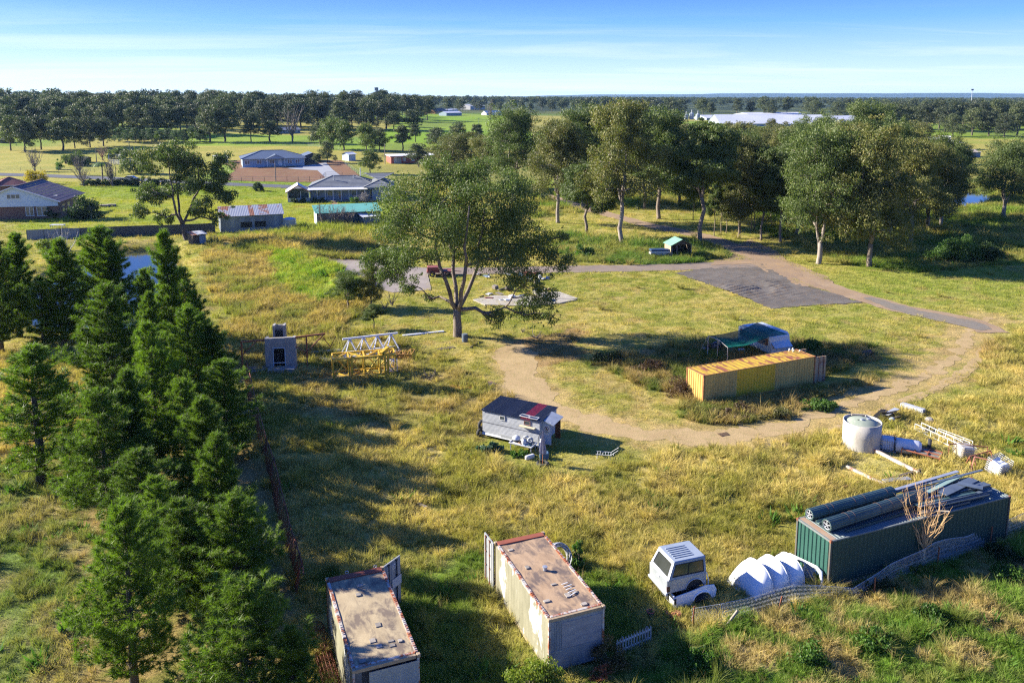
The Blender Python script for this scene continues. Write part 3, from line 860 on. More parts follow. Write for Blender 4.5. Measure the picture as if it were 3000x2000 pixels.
lf_yellow = leafmat('wattle_blossom', (0.42, 0.30, 0.015), (0.28, 0.22, 0.02), (0.09, 0.12, 0.02), 1.0)
lf_ygreen = leafmat('yellow_green_leaves', (0.17, 0.20, 0.03), (0.10, 0.15, 0.022), (0.34, 0.26, 0.03), 2.0)
lf_red = leafmat('reddish_creeper_leaves', (0.30, 0.07, 0.05), (0.24, 0.13, 0.06), (0.22, 0.20, 0.05), 2.0)
lf_grey = leafmat('kale_leaves', (0.10, 0.17, 0.11), (0.05, 0.12, 0.035), (0.18, 0.25, 0.18), 2.5, trans=0.15)

def gum_mesh(seed, H, lobes, fork, leaf_n, leaf_s, trunk_r, nclump=9, leaves=None, bark=None, stems=1, droop=0.35, branches=1.0, lean=(0, 0), cl_r=0.42, nlead=3):
    """returns trunk mesh, crown mesh; lobes = (x, y, z, radius) in metres"""
    r = np.random.default_rng(seed)
    mb = MB()
    base = Vector((0, 0, -0.3))
    forks = []
    for s in range(stems):
        ang = r.uniform(0, 2 * PI); sp = 0.0 if stems == 1 else r.uniform(0.05, 0.16) * H
        top = Vector((lean[0] + sp * math.cos(ang), lean[1] + sp * math.sin(ang), fork * r.uniform(0.9, 1.2)))
        b0 = base + Vector((0.35 * math.cos(ang), 0.35 * math.sin(ang), 0)) * (stems > 1)
        rr = trunk_r / math.sqrt(stems) * (1.1 if stems > 1 else 1)
        pts = [b0, b0.lerp(top, 0.12), b0.lerp(top, 0.4) + Vector((r.normal(0, .12), r.normal(0, .12), 0)) * fork * 0.2, b0.lerp(top, 0.75) + Vector((r.normal(0, .1), r.normal(0, .1), 0)) * fork * 0.2, top]
        mb.tube(pts, [rr * 1.45, rr * 1.08, rr, rr * 0.92, rr * 0.84], 9)
        forks.append((top, rr * 0.8))
    C = []; R = []
    nodes = [(f, fr, 0.0) for f, fr in forks]
    f0 = sum((f for f, _ in forks), Vector()) / len(forks)
    zt = max(l[2] for l in lobes); xr = sorted(l[0] for l in lobes); sw = (xr[-2] - xr[1]) * 0.5
    for k in range(nlead):
        f, fr = forks[k % len(forks)]; a = k * 2 * PI / nlead + r.uniform(-.3, .3) + .4
        e = Vector((f0.x * .3 + (xr[0] + xr[-1]) * .15 + math.cos(a) * sw * r.uniform(.3, .5), math.sin(a) * sw * r.uniform(.25, .45), f.z + (zt - f.z) * r.uniform(.72, .9)))
        m = f.lerp(e, .45) + Vector((math.cos(a), math.sin(a), 0)) * sw * .12
        p1 = limb(mb, f - Vector((0, 0, .3)), m, fr * .68, fr * .5, r, .06, 4, 7); p2 = limb(mb, m, e, fr * .5, fr * .18, r, .1, 5, 6)
        L1 = (m - f).length
        for j, pp in enumerate(p1[1:]): nodes.append((pp, fr * (.68 - .045 * j), .01 + .3 * L1 * (j + 1) / 4))
        for j, pp in enumerate(p2[1:]): nodes.append((pp, fr * (.5 - .06 * j), .3 * L1 + .3 * (e - m).length * (j + 1) / 5))
    for (x, y, z, lr) in sorted(lobes, key=lambda q: (Vector(q[:3]) - f0).length):
        c = Vector((x, y, z))
        f, fr, fd = min(nodes, key=lambda q: (q[0] - c).length * 1.25 + 0.45 * q[2] + max(0, q[0].z - c.z) * 0.8)
        L = (c - f).length
        lrad = fr * 0.66 if fd == 0.0 else min(fr * 0.8, 0.05 + 0.02 * L + 0.03 * lr)
        mid = f.lerp(c, 0.5) + Vector((0, 0, 0.10 * L))
        p1 = limb(mb, f, mid, lrad * 1.15, lrad * 0.85, r, 0.16, 3, 6)
        p2 = limb(mb, mid, c, lrad * 0.85, lrad * 0.4, r, 0.2, 4, 5)
        acc = fd
        for pp, rr_ in ((p1[2], lrad), (p1[-1], lrad * .85), (p2[2], lrad * .62)):
            nodes.append((pp, rr_, fd + (pp - f).length))
        for k in range(nclump):
            d = r.normal(0, 1, 3); d /= np.linalg.norm(d); d[2] = d[2] * 0.75 + 0.12
            q = c + Vector(d * lr * r.uniform(0.45, 1.0))
            if q.z < 0.8: q.z = 0.8
            C.append(tuple(q)); R.append(lr * cl_r * r.uniform(0.65, 1.2))
            if r.uniform() < branches:
                a = p2[int(r.integers(1, 4))]
                limb(mb, a, q, lrad * 0.34, 0.015, r, 0.16, 3, 4)
        # outlying sprays
        for k in range(max(1, nclump // 4)):
            d = r.normal(0, 1, 3); d /= np.linalg.norm(d)
            q = c + Vector(d * lr * r.uniform(1.0, 1.3)); C.append(tuple(q)); R.append(lr * cl_r * 0.45)
    V, F = leaf_cloud(C, R, leaf_n, leaf_s, r, droop=droop)
    t = mb.build('trunk', bark or bark_gum, smooth=True)
    c = np_mesh('crown', V, F, leaves or lf_gum)
    return t, c

def tree_thing(name, label, cat, loc, meshes, group=None, yaw=0, s=1.0):
    e = thing(name, label, cat, loc, yaw, group, s)
    for m in meshes: m.parent = e
    return e

def auto_lobes(seed, H, Rr, z0, n, lr, flat=1.0):
    r = np.random.default_rng(seed); L = []
    for k in range(n):
        a = k * 2.399 + r.uniform(0, 0.6); t = (k + 0.5) / n
        z = z0 + (H - lr * 0.7 - z0) * (1 - t) ** 0.9 + r.uniform(-.05, .05) * H
        w = math.sqrt(max(0.05, 1 - ((z - z0) / (H - z0)) ** 2 * 0.8))
        rad = Rr * w * r.uniform(0.35, 0.85) * min(1, 0.3 + t * 1.2)
        L.append((rad * math.cos(a), rad * math.sin(a), z, lr * r.uniform(0.75, 1.2)))
    return L

# --- the big gum in the middle, its lobes read off the photo
bg0 = GZ(Q(1340, 985)); mp0 = mpp(bg0)
LB = [(1340, 545, 95, 0), (1225, 575, 90, 1.5), (1450, 575, 90, -1), (1395, 500, 60, 1), (1165, 650, 80, -1), (1300, 640, 90, -3), (1420, 660, 95, 2.5), (1530, 630, 75, -1), (1110, 740, 58, 0), (1160, 790, 45, -1.5),
      (1220, 735, 75, -2.5), (1340, 730, 70, 3), (1470, 740, 85, -2), (1555, 715, 65, 1.5), (1625, 755, 48, 0.5), (1590, 850, 52, -1), (1450, 905, 34, -2), (1540, 905, 44, 0.5), (1200, 830, 34, 1), (1545, 800, 50, -2), (1640, 690, 26, 1), (1270, 500, 55, 2), (1500, 545, 60, 3), (1250, 880, 20, 2), (1610, 920, 26, -1)]
lobes = [((a - 1340) * mp0, dy, hgt(bg0, b) - 0.2, rr * mp0 * 1.0) for a, b, rr, dy in LB]
tree_thing('gum_tree', 'huge spreading gum tree standing alone at the centre of the yard', 'tree', bg0,
           gum_mesh(3, 18, lobes, 3.0, 105000, 0.155, 0.44, 14, lf_gum, bark_gum, droop=0.5, branches=0.8, cl_r=0.47, nlead=4))

# --- variants for the groves, unit metres, height ~ 18
GV = []
for k, (H, Rr, z0, n, lr, fork, stems, tr) in enumerate(((18, 4.6, 6.6, 15, 2.5, 5.4, 1, .27), (18, 5.6, 5.6, 18, 2.6, 4.6, 1, .29), (18, 3.8, 8.0, 12, 2.1, 7.0, 1, .22), (18, 6.4, 5.0, 20, 2.7, 2.6, 1, .34), (18, 5.0, 4.2, 17, 2.5, 3.0, 1, .28))):
    GV.append(gum_mesh(20 + k, H, auto_lobes(50 + k, H, Rr, z0, n, lr), fork, 52000, 0.185, tr, 13, (lf_gum, lf_gum2, lf_gum)[k % 3], (bark_gum, bark_pale)[k % 2], stems, 0.5, 0.5, cl_r=0.43))
used_v = set()
def nth(k): return '%d%s' % (k, 'th' if 10 < k % 100 < 14 else {1: 'st', 2: 'nd', 3: 'rd'}.get(k % 10, 'th'))
def gum_at(px, py, ptop, wpx, var, label, name='gum_tree', group=None, yaw=None, cat='tree', base=None):
    p = base or G(px, py); p = GZ(p)
    h = hgt(p, ptop); s = h / 18.0
    t, c = GV[var]
    ww = (wpx * mpp(p)) / ((9.2, 11.2, 7.6, 12.8, 10)[var])
    e = thing(name, label, cat, p, yaw if yaw is not None else random.uniform(0, 6.28), group)
    e.scale = (ww, ww, s)
    if var in used_v: t2, c2 = t.copy(), c.copy(); COL.objects.link(t2); COL.objects.link(c2)
    else: t2, c2 = t, c; used_v.add(var)
    t2.parent = e; c2.parent = e
    return e
GR = 'gum trees of the grove behind the gravel road'
K = 1.2755
for x, y, top, w, v, lab in (
    (1281, 512, 262, 122, 1, 'gum with a thick brown forked trunk beside the dirt road behind the big tree'),
    (1180, 462, 243, 130, 3, 'tall gum with bronze crown rising directly behind the lone big gum'),
    (1347, 545, 372, 92, 2, 'shorter slender gum with a leaning dark trunk left of the tallest gum'),
    (1427, 557, 213, 150, 1, 'tallest gum of the grove with a pale upper limb standing against the sky'),
    (1340, 470, 250, 110, 0, 'gum with rusty orange top behind the short leaning gum'),
    (1513, 503, 258, 118, 0, 'gum with a slim grey trunk between the tallest gum and the road shelter'),
    (1608, 560, 272, 130, 2, 'dark straight trunked gum standing beside the bend of the dirt road'),
    (1697, 547, 300, 96, 4, 'gum with a pale Y shaped trunk right of the road bend'),
    (1748, 552, 330, 70, 2, 'thin gum just right of the pale forked gum'),
    (1792, 556, 345, 80, 0, 'thin dark gum in the shade left of the multi stemmed gum'),
    (1880, 606, 287, 172, 3, 'large gum with several white stems close to the gravel apron'),
    (1996, 612, 280, 165, 4, 'broad gum with a stout dark leaning trunk at the grove front'),
    (2090, 560, 306, 120, 1, 'right end gum of the grove with a thin leaning trunk'),
    (1830, 540, 300, 120, 0, 'gum in the second row behind the white stemmed gum'),
    (1945, 545, 268, 130, 1, 'gum in the second row between the two large front gums'),
    (2045, 540, 272, 120, 3, 'gum in the second row behind the leaning stout gum'),
    (2130, 530, 320, 110, 4, 'gum in the second row at the right edge of the grove'),
    (1660, 500, 305, 90, 0, 'slim gum behind the straight trunked gum at the bend'),
    (1560, 470, 285, 90, 4, 'slim gum behind the slim grey trunk gum'),
    (1760, 470, 295, 110, 1, 'gum far back in the grove behind the thin gums'),
    (1870, 455, 262, 120, 3, 'gum far back in the grove with bronze crown above the white stems'),
    (1985, 450, 240, 110, 0, 'tall gum rising above the warehouse roofs behind the grove'),
    (2305, 500, 318, 135, 3, 'dark spreading gum beside the small blue pond on the right'),
    (2385, 470, 330, 120, 1, 'gum at the right picture edge beyond the small pond'),
    (1060, 432, 300, 110, 4, 'low spreading gum left behind the crown of the big gum'),
    (1120, 440, 305, 90, 1, 'green gum between the low spreading gum and the bronze gum'),
):
    gum_at(x * K, y * K, top * K, w * K * 1.28, v, lab, group=GR)
# thin saplings under the grove
for x, y, top, w, v, lab in ((1640, 480, 320, 100, 1, 'green gum filling the second row right of the straight trunked gum'), (1710, 490, 300, 105, 3, 'gum in the second row above the pale Y trunk'), (1800, 500, 290, 110, 4, 'gum in the second row over the thin shaded gum'), (1915, 520, 275, 120, 2, 'narrow gum between the two large front gums'), (2070, 500, 285, 125, 1, 'gum behind the stout leaning gum in the third row'), (2160, 520, 305, 110, 3, 'dark outer gum at the right end of the grove'), (1480, 480, 262, 95, 2, 'gum behind the right side of the tallest gum'), (2180, 470, 330, 90, 0, 'gum behind the right end of the grove near the pond')):
    gum_at(x * K, y * K, top * K, w * K * 1.2, v, lab, group=GR)
for i, x in enumerate((1592, 1640, 1656, 1668, 1725, 1732, 1770, 1810, 1822, 1915, 1935, 2150, 2165)):
    gum_at(x * K, (505 + (i * 37) % 40) * K, (395 + (i * 17) % 40) * K, 34 * K, 2, nth(i + 1) + ' thin gum sapling from the left among the grove trunks', 'gum_sapling', 'gum saplings in the grove')
# left gum over the fence
p = GZ(G(548, 702)); m_ = mpp(p)
LL = [(470, 470, 70, 0), (560, 455, 62, 2), (520, 440, 50, -2), (430, 560, 48, 1), (480, 560, 55, -2), (560, 540, 60, -1), (630, 530, 55, 1), (650, 480, 45, 2), (600, 600, 50, -2), (660, 580, 40, 1), (420, 620, 34, -1), (480, 640, 34, 1), (640, 640, 32, 0), (550, 500, 60, 3), (590, 470, 50, -3)]
tree_thing('gum_tree', 'wide gum leaning over the dark fence beside the rusty roofed shed', 'tree', p,
           gum_mesh(9, 15, [((a - 548) * m_, dy, hgt(p, b), rr * m_ * 0.88) for a, b, rr, dy in LL], 2.6, 40000, 0.24, 0.42, 10, lf_gum, bark_dark, droop=0.35, lean=(-0.6, 0)))
# small trees west of the big gum
for (x, y, top, w, v, lab) in ((1020, 905, 800, 105, 0, 'young bushy tree on the rough bank left of the big gum'), (1088, 900, 770, 80, 4, 'young dark tree under the left limbs of the big gum'),
                              (1095, 965, 890, 60, 2, 'sparse little shrub in the grass beside the white lattice')):
    gum_at(x, y, top, w, v, lab, name='young_tree')

# --- pines
def pine_mesh(seed, H=9.0, Rm=1.9, tufts=26, open_=0.0):
    r = np.random.default_rng(seed); mb = MB()
    mb.tube([(0, 0, -0.3), (0.03, 0, H * 0.3), (-0.03, 0.04, H * 0.65), (0, 0, H * 0.97)], [0.2, 0.14, 0.085, 0.02], 7)
    T = []; D = []; Sz = []
    z = H * 0.10
    while z < H * 0.97:
        t = z / H
        L = Rm * (1 - t) ** 0.62 * min(1, 0.62 + t * 2.4) * r.uniform(0.75, 1.2)
        nb = int(r.integers(4, 7)) if t < 0.85 else 4
        a0 = r.uniform(0, 6.28)
        for k in range(nb):
            if r.uniform() < open_ * (0.5 + 0.5 * (t < 0.5)): continue
            a = a0 + k * 2 * PI / nb + r.normal(0, 0.2); l = L * r.choice([0.55, 0.8, 1.0, 1.3]) * r.uniform(0.85, 1.1); rise = (0.18 + 0.55 * t) * l + r.normal(0, 0.05)
            d = Vector((math.cos(a), math.sin(a), 0)); q0 = Vector((0, 0, z)); q1 = q0 + d * l * 0.55 + Vector((0, 0, rise * 0.35)); q2 = q0 + d * l + Vector((0, 0, rise))
            mb.tube([q0, q1, q2], [0.028 + 0.02 * (1 - t), 0.02, 0.008], 4, cap=False)
            m = max(5, int(tufts * (l / Rm) + 3))
            for j in range(m):
                f = min(1.0, r.choice([0.35, 0.55, 0.75, 0.92, 1.0]) + r.normal(0, 0.035)); q = q1.lerp(q2, (f - .5) * 2) if f > 0.5 else q0.lerp(q1, f * 2)
                side = r.choice([-1, -.5, 0, .5, 1]) * 0.5 * r.uniform(.7, 1.1) * l * (0.35 + 0.6 * f) * (1.25 - f * 0.5)
                qq = q + Vector((-d.y, d.x, 0)) * side + Vector((0, 0, abs(r.normal(0, 0.13)) + abs(side) * 0.25))
                T.append(tuple(qq)); dd = d * 0.6 + Vector((-d.y, d.x, 0)) * (0.8 * np.sign(side)) * min(1, abs(side) * 3) + Vector((0, 0, 0.85 + r.normal(0, .2)))
                D.append(tuple(dd.normalized())); Sz.append(r.uniform(0.8, 1.25))
        z += (0.30 + 0.10 * (1 - t)) * r.uniform(0.85, 1.15)
    for j in range(10): T.append((r.normal(0, .06), r.normal(0, .06), H - j * 0.09)); D.append((0, 0, 1)); Sz.append(1)
    T = np.array(T); D = np.array(D); Sz = np.array(Sz); nT = len(T); nn = 21
    c = np.repeat(T, nn, 0); d = np.repeat(D, nn, 0); s = np.repeat(Sz, nn)[:, None]
    n = len(c)
    j = r.normal(0, 1, (n, 3)); j /= np.linalg.norm(j, axis=1)[:, None]
    nd = d * 0.75 + j * 0.85; nd /= np.linalg.norm(nd, axis=1)[:, None]
    o = c + d * r.uniform(-0.09, 0.12, n)[:, None] * s
    side = np.cross(nd, r.normal(0, 1, (n, 3))); side /= np.linalg.norm(side, axis=1)[:, None]
    ln = 0.25 * s * r.uniform(0.7, 1.2, n)[:, None]; w = 0.0145
    V = np.stack([o - side * w, o + side * w, o + nd * ln], 1).reshape(-1, 3)
    return mb.build('trunk', bark_dark, smooth=True), np_mesh('crown', V, np.arange(n * 3).reshape(-1, 3), lf_pine)
PV = [pine_mesh(1, 9, 2.1, 46), pine_mesh(2, 9, 1.75, 44), pine_mesh(3, 9, 2.3, 48, 0.12), pine_mesh(4, 9, 1.6, 32, 0.3)]
pine_used = set()
def pine(px, py, pxt, pyt, wpx, v, lab, group='pines along the rusty fence'):
    p = GZ(Q(px, py, 0)) if py > 600 else GZ(G(px, py))
    h = hgt(p, pyt) * 1.04; s = h / 9.0; w = wpx * mpp(p) / (2 * (2.1, 1.75, 2.3, 1.6)[v]) * random.uniform(0.98, 1.2) * (1.15 if py > 1700 else 1)
    e = thing('pine_tree', lab, 'tree', p, random.uniform(0, 6.28), group)
    e.rotation_euler.x = random.gauss(0, .03); e.rotation_euler.y = random.gauss(0, .03); e.scale = (w, w, s)
    t, c = PV[v]
    if v in pine_used: t, c = t.copy(), c.copy(); COL.objects.link(t); COL.objects.link(c)
    pine_used.add(v)
    t.parent = e; c.parent = e
for a in (
 (121, 1416, 95, 1033, 215, 3, 'open branched pine standing alone at the left edge with bare trunk showing'),
 (6, 1033, 0, 715, 150, 0, 'pine cut off by the left picture edge above the open branched pine'),
 (130, 1028, 125, 820, 80, 3, 'small thin pine between the left edge pine and the pond'),
 (191, 1022, 178, 715, 150, 1, 'pine with a clear trunk in the sunny grass left of the pond'),
 (60, 1000, 55, 700, 120, 1, 'pine behind the small thin pine at the far left'),
 (285, 985, 262, 680, 190, 0, 'dark pine at the water left of the open blue water'),
 (350, 990, 380, 715, 120, 1, 'pine in front of the pond between the dark pine and the tall one'),
 (440, 1040, 425, 800, 120, 1, 'narrow pine at the right foot of the pond'),
 (512, 1075, 504, 695, 145, 1, 'tallest slender pine right of the pond with pointed top'),
 (345, 1215, 345, 850, 235, 0, 'broad pale green pine in the middle of the row below the pond'),
 (590, 1090, 615, 865, 110, 1, 'pine at the back end of the rusty fence'),
 (640, 1180, 640, 960, 150, 3, 'pine beside the concrete ruin'),
 (560, 1190, 560, 915, 160, 0, 'pine behind the fence midway along the row'),
 (195, 1330, 205, 1115, 135, 3, 'small open pine right of the lone left pine'),
 (474, 1345, 478, 965, 200, 0, 'full crowned pine whose trunk shows in the gap of the row'),
 (660, 1330, 655, 1065, 165, 0, 'dark pine touching the rusty fence at its bend'),
 (325, 1500, 318, 1150, 235, 2, 'wide bright pine in the left front of the row'),
 (600, 1500, 640, 1180, 175, 1, 'pine in the middle of the row behind the dark front pine'),
 (430, 1620, 380, 1330, 240, 0, 'bright pine in front of the gap in the row'),
 (655, 1640, 640, 1290, 200, 1, 'pine right beside the rusty wire fence'),
 (545, 1776, 690, 1450, 10, 3, ''),
 (690, 1800, 690, 1470, 250, 0, 'dark heavy pine by the fence above the left container'),
 (395, 2010, 340, 1500, 285, 2, 'tall bright pine nearest the left foreground'),
 (545, 1776, 520, 1480, 200, 0, 'pine whose thin trunk stands in the brown needle litter'),
 (720, 2130, 690, 1725, 300, 2, 'bushy pine at the bottom edge left of the grey container'),
 (450, 1130, 440, 870, 110, 1, 'narrow pine behind the broad pale green pine'),
 (530, 1010, 545, 790, 100, 3, 'slim open pine at the back right of the pond'),
 (395, 1420, 400, 1100, 170, 1, 'pine left of the full crowned pine in the row'),
 (560, 1400, 560, 1120, 160, 2, 'pine between the full crowned pine and the fence'),
 (470, 1720, 470, 1420, 170, 0, 'pine just above the gap of brown litter'),
 (860, 2160, 870, 1850, 150, 1, 'young pine squeezed against the left grey container'),
):
    if a[6]: pine(*a)
# ------------------------------------------------------------------ shared surfaces
steel_rust = mat('rusty_steel', (0.26, 0.085, 0.035), (0.17, 0.055, 0.028), 3, rough=0.85, stain=(0.33, 0.14, 0.05), stain_lo=0.55, stain_hi=0.7, bump=0.2)
galv = mat('galvanised_steel', (0.48, 0.50, 0.52), (0.36, 0.38, 0.41), 2, rough=0.45, metal=0.5, rand=0.12)
white_paint = mat('white_paint', (0.62, 0.62, 0.60), (0.50, 0.50, 0.48), 2.5, rough=0.5, stain=(0.34, 0.20, 0.12), stain_lo=0.68, stain_hi=0.76, stain_scale=3)
fibreglass = mat('white_fibreglass', (0.68, 0.69, 0.69), (0.60, 0.61, 0.61), 1.5, rough=0.4, fine=0.1, stain=(0.42, 0.41, 0.36), stain_lo=0.62, stain_hi=0.78, stain_scale=2)
black_rubber = mat('black_rubber', (0.025, 0.025, 0.025), (0.04, 0.038, 0.036), 4, rough=0.9)
darkm = mat('dark_interior', (0.02, 0.018, 0.016), (0.03, 0.027, 0.024), 3, rough=0.95)
timber = mat('weathered_timber', (0.26, 0.22, 0.18), (0.17, 0.145, 0.12), 2, rough=0.9, stretch=(1, 1, 6), rand=0.2)
timber_dk = mat('dark_timber', (0.10, 0.075, 0.055), (0.06, 0.048, 0.038), 2, rough=0.9, rand=0.2)
glass = glassmat('dark_glass')
concrete = mat('concrete', (0.34, 0.32, 0.29), (0.25, 0.235, 0.215), 1.2, rough=0.9, stain=(0.13, 0.12, 0.11), stain_lo=0.58, stain_hi=0.72, bump=0.3, bump_scale=6)

def cont_frame(root, L, Wd, Hh, mpost, mcast, mrail, s=0.1):
    for (x, y) in ((0, 0), (L - s, 0), (0, Wd - s), (L - s, Wd - s)):
        MB().box(x, y, 0.11, x + s, y + s, Hh - 0.12).build('corner_post', mpost, root)
        for z in (0, Hh - 0.12):
            MB().bevbox(x - 0.012, y - 0.012, z, x + s + 0.012, y + s + 0.012, z + 0.12 + 0.012 * (z > 0), 0.012).build('corner_casting', mcast, root)
    for (y0, z0, z1) in ((0.01, Hh - 0.07, Hh - 0.005), (Wd - s + 0.01, Hh - 0.07, Hh - 0.005), (0.01, 0.02, 0.16), (Wd - s + 0.01, 0.02, 0.16)):
        MB().box(s, y0, z0, L - s, y0 + s - 0.02, z1).build('side_rail', mrail, root)
    for x0 in (0.01, L - s + 0.01):
        MB().box(x0, s, Hh - 0.11, x0 + s - 0.02, Wd - s, Hh - 0.005).build('end_rail', mrail, root)
        MB().box(x0, s, 0.02, x0 + s - 0.02, Wd - s, 0.16).build('end_rail', mrail, root)

def door_leaf(root, hinge, w, h, ang, mpanel, mbar, decal=False, nbar=2, name='door'):
    """container door leaf swinging about a vertical hinge"""
    d = bpy.data.objects.new(name, None)
    b = MB(); b.box(0, -0.03, 0, w, 0.03, h)
    b.corr((0.08, -0.032, 0.1), (w - 0.16, 0, 0), (0, 0, h - 0.2), 0.36, 0.03, trap=True)
    b.corr((w - 0.08, 0.032, 0.1), (-(w - 0.16), 0, 0), (0, 0, h - 0.2), 0.36, 0.03, trap=True)
    o = b.build(name, mpanel, root)
    o.location = hinge; o.rotation_euler = (0, 0, ang)
    bpy.data.objects.remove(d)
    for k in range(nbar):
        x = w * (0.3 + 0.45 * k)
        q = MB(); q.tube([(x, -0.085, 0.05), (x, -0.085, h + 0.02)], 0.022, 6)
        for z in (0.08, h * 0.35, h * 0.65, h - 0.1): q.box(x - 0.05, -0.1, z, x + 0.05, -0.03, z + 0.06)
        q.build('locking_bar', mbar, o)
        q = MB(); q.tube([(x, 0.085, 0.05), (x, 0.085, h + 0.02)], 0.022, 6)
        for z in (0.08, h * 0.35, h * 0.65, h - 0.1): q.box(x - 0.05, 0.03, z, x + 0.05, 0.1, z + 0.06)
        q.build('locking_bar', mbar, o)
    q = MB(); q.box(w, -0.02, 0, w + 0.02, 0.02, h); q.build('door_seal', black_rubber, o)
    return o

# ------------------------------------------------------------------ yellow container
P0 = Q(2062, 1100.7, 2.45); yaw = math.radians(24.7)
yl = thing('shipping_container', 'long yellow shipping container streaked with rust beside the green shade cloth', 'container', GZ(Vector((P0.x, P0.y, 0)), 0.0), yaw)
yl.location.z = 0.02
Ly, Wy, Hy = 11.6, 2.2, 2.45
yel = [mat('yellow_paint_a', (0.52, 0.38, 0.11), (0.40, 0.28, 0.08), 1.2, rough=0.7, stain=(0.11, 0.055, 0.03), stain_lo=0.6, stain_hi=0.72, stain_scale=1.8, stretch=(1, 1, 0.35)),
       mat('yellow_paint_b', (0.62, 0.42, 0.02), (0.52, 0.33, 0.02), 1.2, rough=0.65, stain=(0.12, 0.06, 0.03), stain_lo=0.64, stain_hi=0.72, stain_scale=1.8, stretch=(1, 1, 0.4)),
       mat('yellow_roof_paint', (0.50, 0.33, 0.022), (0.40, 0.235, 0.02), 1.0, rough=0.65, stain=(0.20, 0.06, 0.028), stain_lo=0.50, stain_hi=0.56, stain_scale=0.9, stretch=(2.2, 0.6, 1)),
       mat('yellow_end_paint', (0.52, 0.36, 0.085), (0.45, 0.29, 0.07), 1.2, rough=0.7, stain=(0.22, 0.08, 0.03), stain_lo=0.6, stain_hi=0.68, stain_scale=2)]
cont_frame(yl, Ly, Wy, Hy, mat('rust_yellow_post', (0.40, 0.20, 0.05), (0.24, 0.08, 0.035), 3, stain=(0.2, .07, .03), stain_lo=.5, stain_hi=.6), steel_rust, mat('rust_yellow_rail', (0.33, 0.13, 0.045), (0.45, 0.28, 0.05), 2.5))
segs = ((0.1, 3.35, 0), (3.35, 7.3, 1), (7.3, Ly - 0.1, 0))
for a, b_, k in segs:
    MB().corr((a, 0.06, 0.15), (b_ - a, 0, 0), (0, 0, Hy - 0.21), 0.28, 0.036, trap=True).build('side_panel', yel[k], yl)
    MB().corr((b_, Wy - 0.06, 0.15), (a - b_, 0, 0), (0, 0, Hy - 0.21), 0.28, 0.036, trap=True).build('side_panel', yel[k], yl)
MB().corr((0.05, Wy - 0.1, 0.15), (0, -(Wy - 0.2), 0), (0, 0, Hy - 0.25), 0.27, 0.04, trap=True).build('end_wall', yel[3], yl)
nR = 11
for k in range(nR):
    w_ = (Ly - 0.5) / nR
    MB().corr((0.25 + k * w_, 0.1, Hy - 0.035), (w_ - 0.004, 0, 0), (0, Wy - 0.2, 0), 0.5, 0.02, trap=True).build('roof_panel', yel[2], yl)
MB().box(Ly - 0.25, 0.1, Hy - 0.05, Ly - 0.1, Wy - 0.1, Hy - 0.02).build('roof_header', steel_rust, yl); MB().box(0.1, 0.1, Hy - 0.05, 0.25, Wy - 0.1, Hy - 0.02).build('roof_header', steel_rust, yl)
MB().box(0.1, 0.1, 0.16, Ly - 0.1, Wy - 0.1, 0.2).build('floor_panel', timber_dk, yl)
dirty_door = mat('scuffed_door', (0.45, 0.33, 0.14), (0.20, 0.19, 0.18), 1.6, stain=(0.16, 0.06, 0.03), stain_lo=.55, stain_hi=.66)
door_leaf(yl, (Ly + 0.02, 0.06, 0.14), 1.12, Hy - 0.24, math.radians(-4), dirty_door, steel_rust)
door_leaf(yl, (Ly - 0.02, Wy - 0.05, 0.14), 1.02, Hy - 0.24, math.radians(0), dirty_door, steel_rust)
footprint(yl.location, yaw, Ly, Wy, 0.05)
# litter of small pots on its roof
for i, (u, v) in enumerate(((10.5, 1.95), (10.9, 2.0), (10.7, 1.7), (11.2, 1.5))):
    pt = yl.matrix_world @ Vector((u, v, Hy)) if False else Vector((yl.location.x + math.cos(yaw) * u - math.sin(yaw) * v, yl.location.y + math.sin(yaw) * u + math.cos(yaw) * v, yl.location.z + Hy + 0.01))
    o = MB().lathe([(0.001, 0), (0.05, 0), (0.07, 0.16), (0.045, 0.26), (0.001, 0.26)], 8).build('bottle', white_paint)
    o.location = pt; o.rotation_euler = (0.2 * i, 0.1, 0)
    tag(o, nth(i + 1) + ' small white bottle from the left on the right end of the yellow container roof', 'bottle', 'bottles on the yellow container')

# ------------------------------------------------------------------ the two refrigerated containers
reef_side = mat('mossy_cream_side', (0.24, 0.225, 0.15), (0.17, 0.16, 0.10), 1.6, rough=0.8, stain=(0.50, 0.50, 0.47), stain_lo=0.56, stain_hi=0.60, stain_scale=0.9, stretch=(1.0, 1, 0.45), bump=0.1)
reef_end = mat('grimy_white_end', (0.25, 0.265, 0.28), (0.16, 0.17, 0.18), 1.2, rough=0.8, stain=(0.10, 0.10, 0.09), stain_lo=.56, stain_hi=.74, stain_scale=1.6, stretch=(1, 1, 0.6))
def roofmat(name, a, b, c):
    return mat(name, a, b, 1.5, rough=0.85, stain=c, stain_lo=0.47, stain_hi=0.60, stain_scale=1.1, stretch=(1.6, 0.7, 1), bump=0.15, bump_scale=3, detail=8)
flash = mat('peeling_flashing', (0.48, 0.46, 0.42), (0.38, 0.33, 0.27), 4, rough=0.7, stain=(0.26, 0.075, 0.025), stain_lo=0.46, stain_hi=0.55, stain_scale=2.6)
rust_red = mat('red_rust_header', (0.27, 0.07, 0.032), (0.21, 0.052, 0.028), 2.5, rough=0.85)
cream_rail = mat('cream_end_rail', (0.36, 0.27, 0.16), (0.28, 0.2, 0.12), 3, stain=(0.25, 0.08, 0.03), stain_lo=.62, stain_hi=.68)
grey_door = mat('grey_container_door', (0.30, 0.31, 0.31), (0.23, 0.24, 0.245), 1.4, stain=(0.10, 0.09, 0.08), stain_lo=.6, stain_hi=.75)
patchm = mat('roof_patch', (0.34, 0.30, 0.25), (0.22, 0.19, 0.155), 5, rough=0.8, rand=0.25)

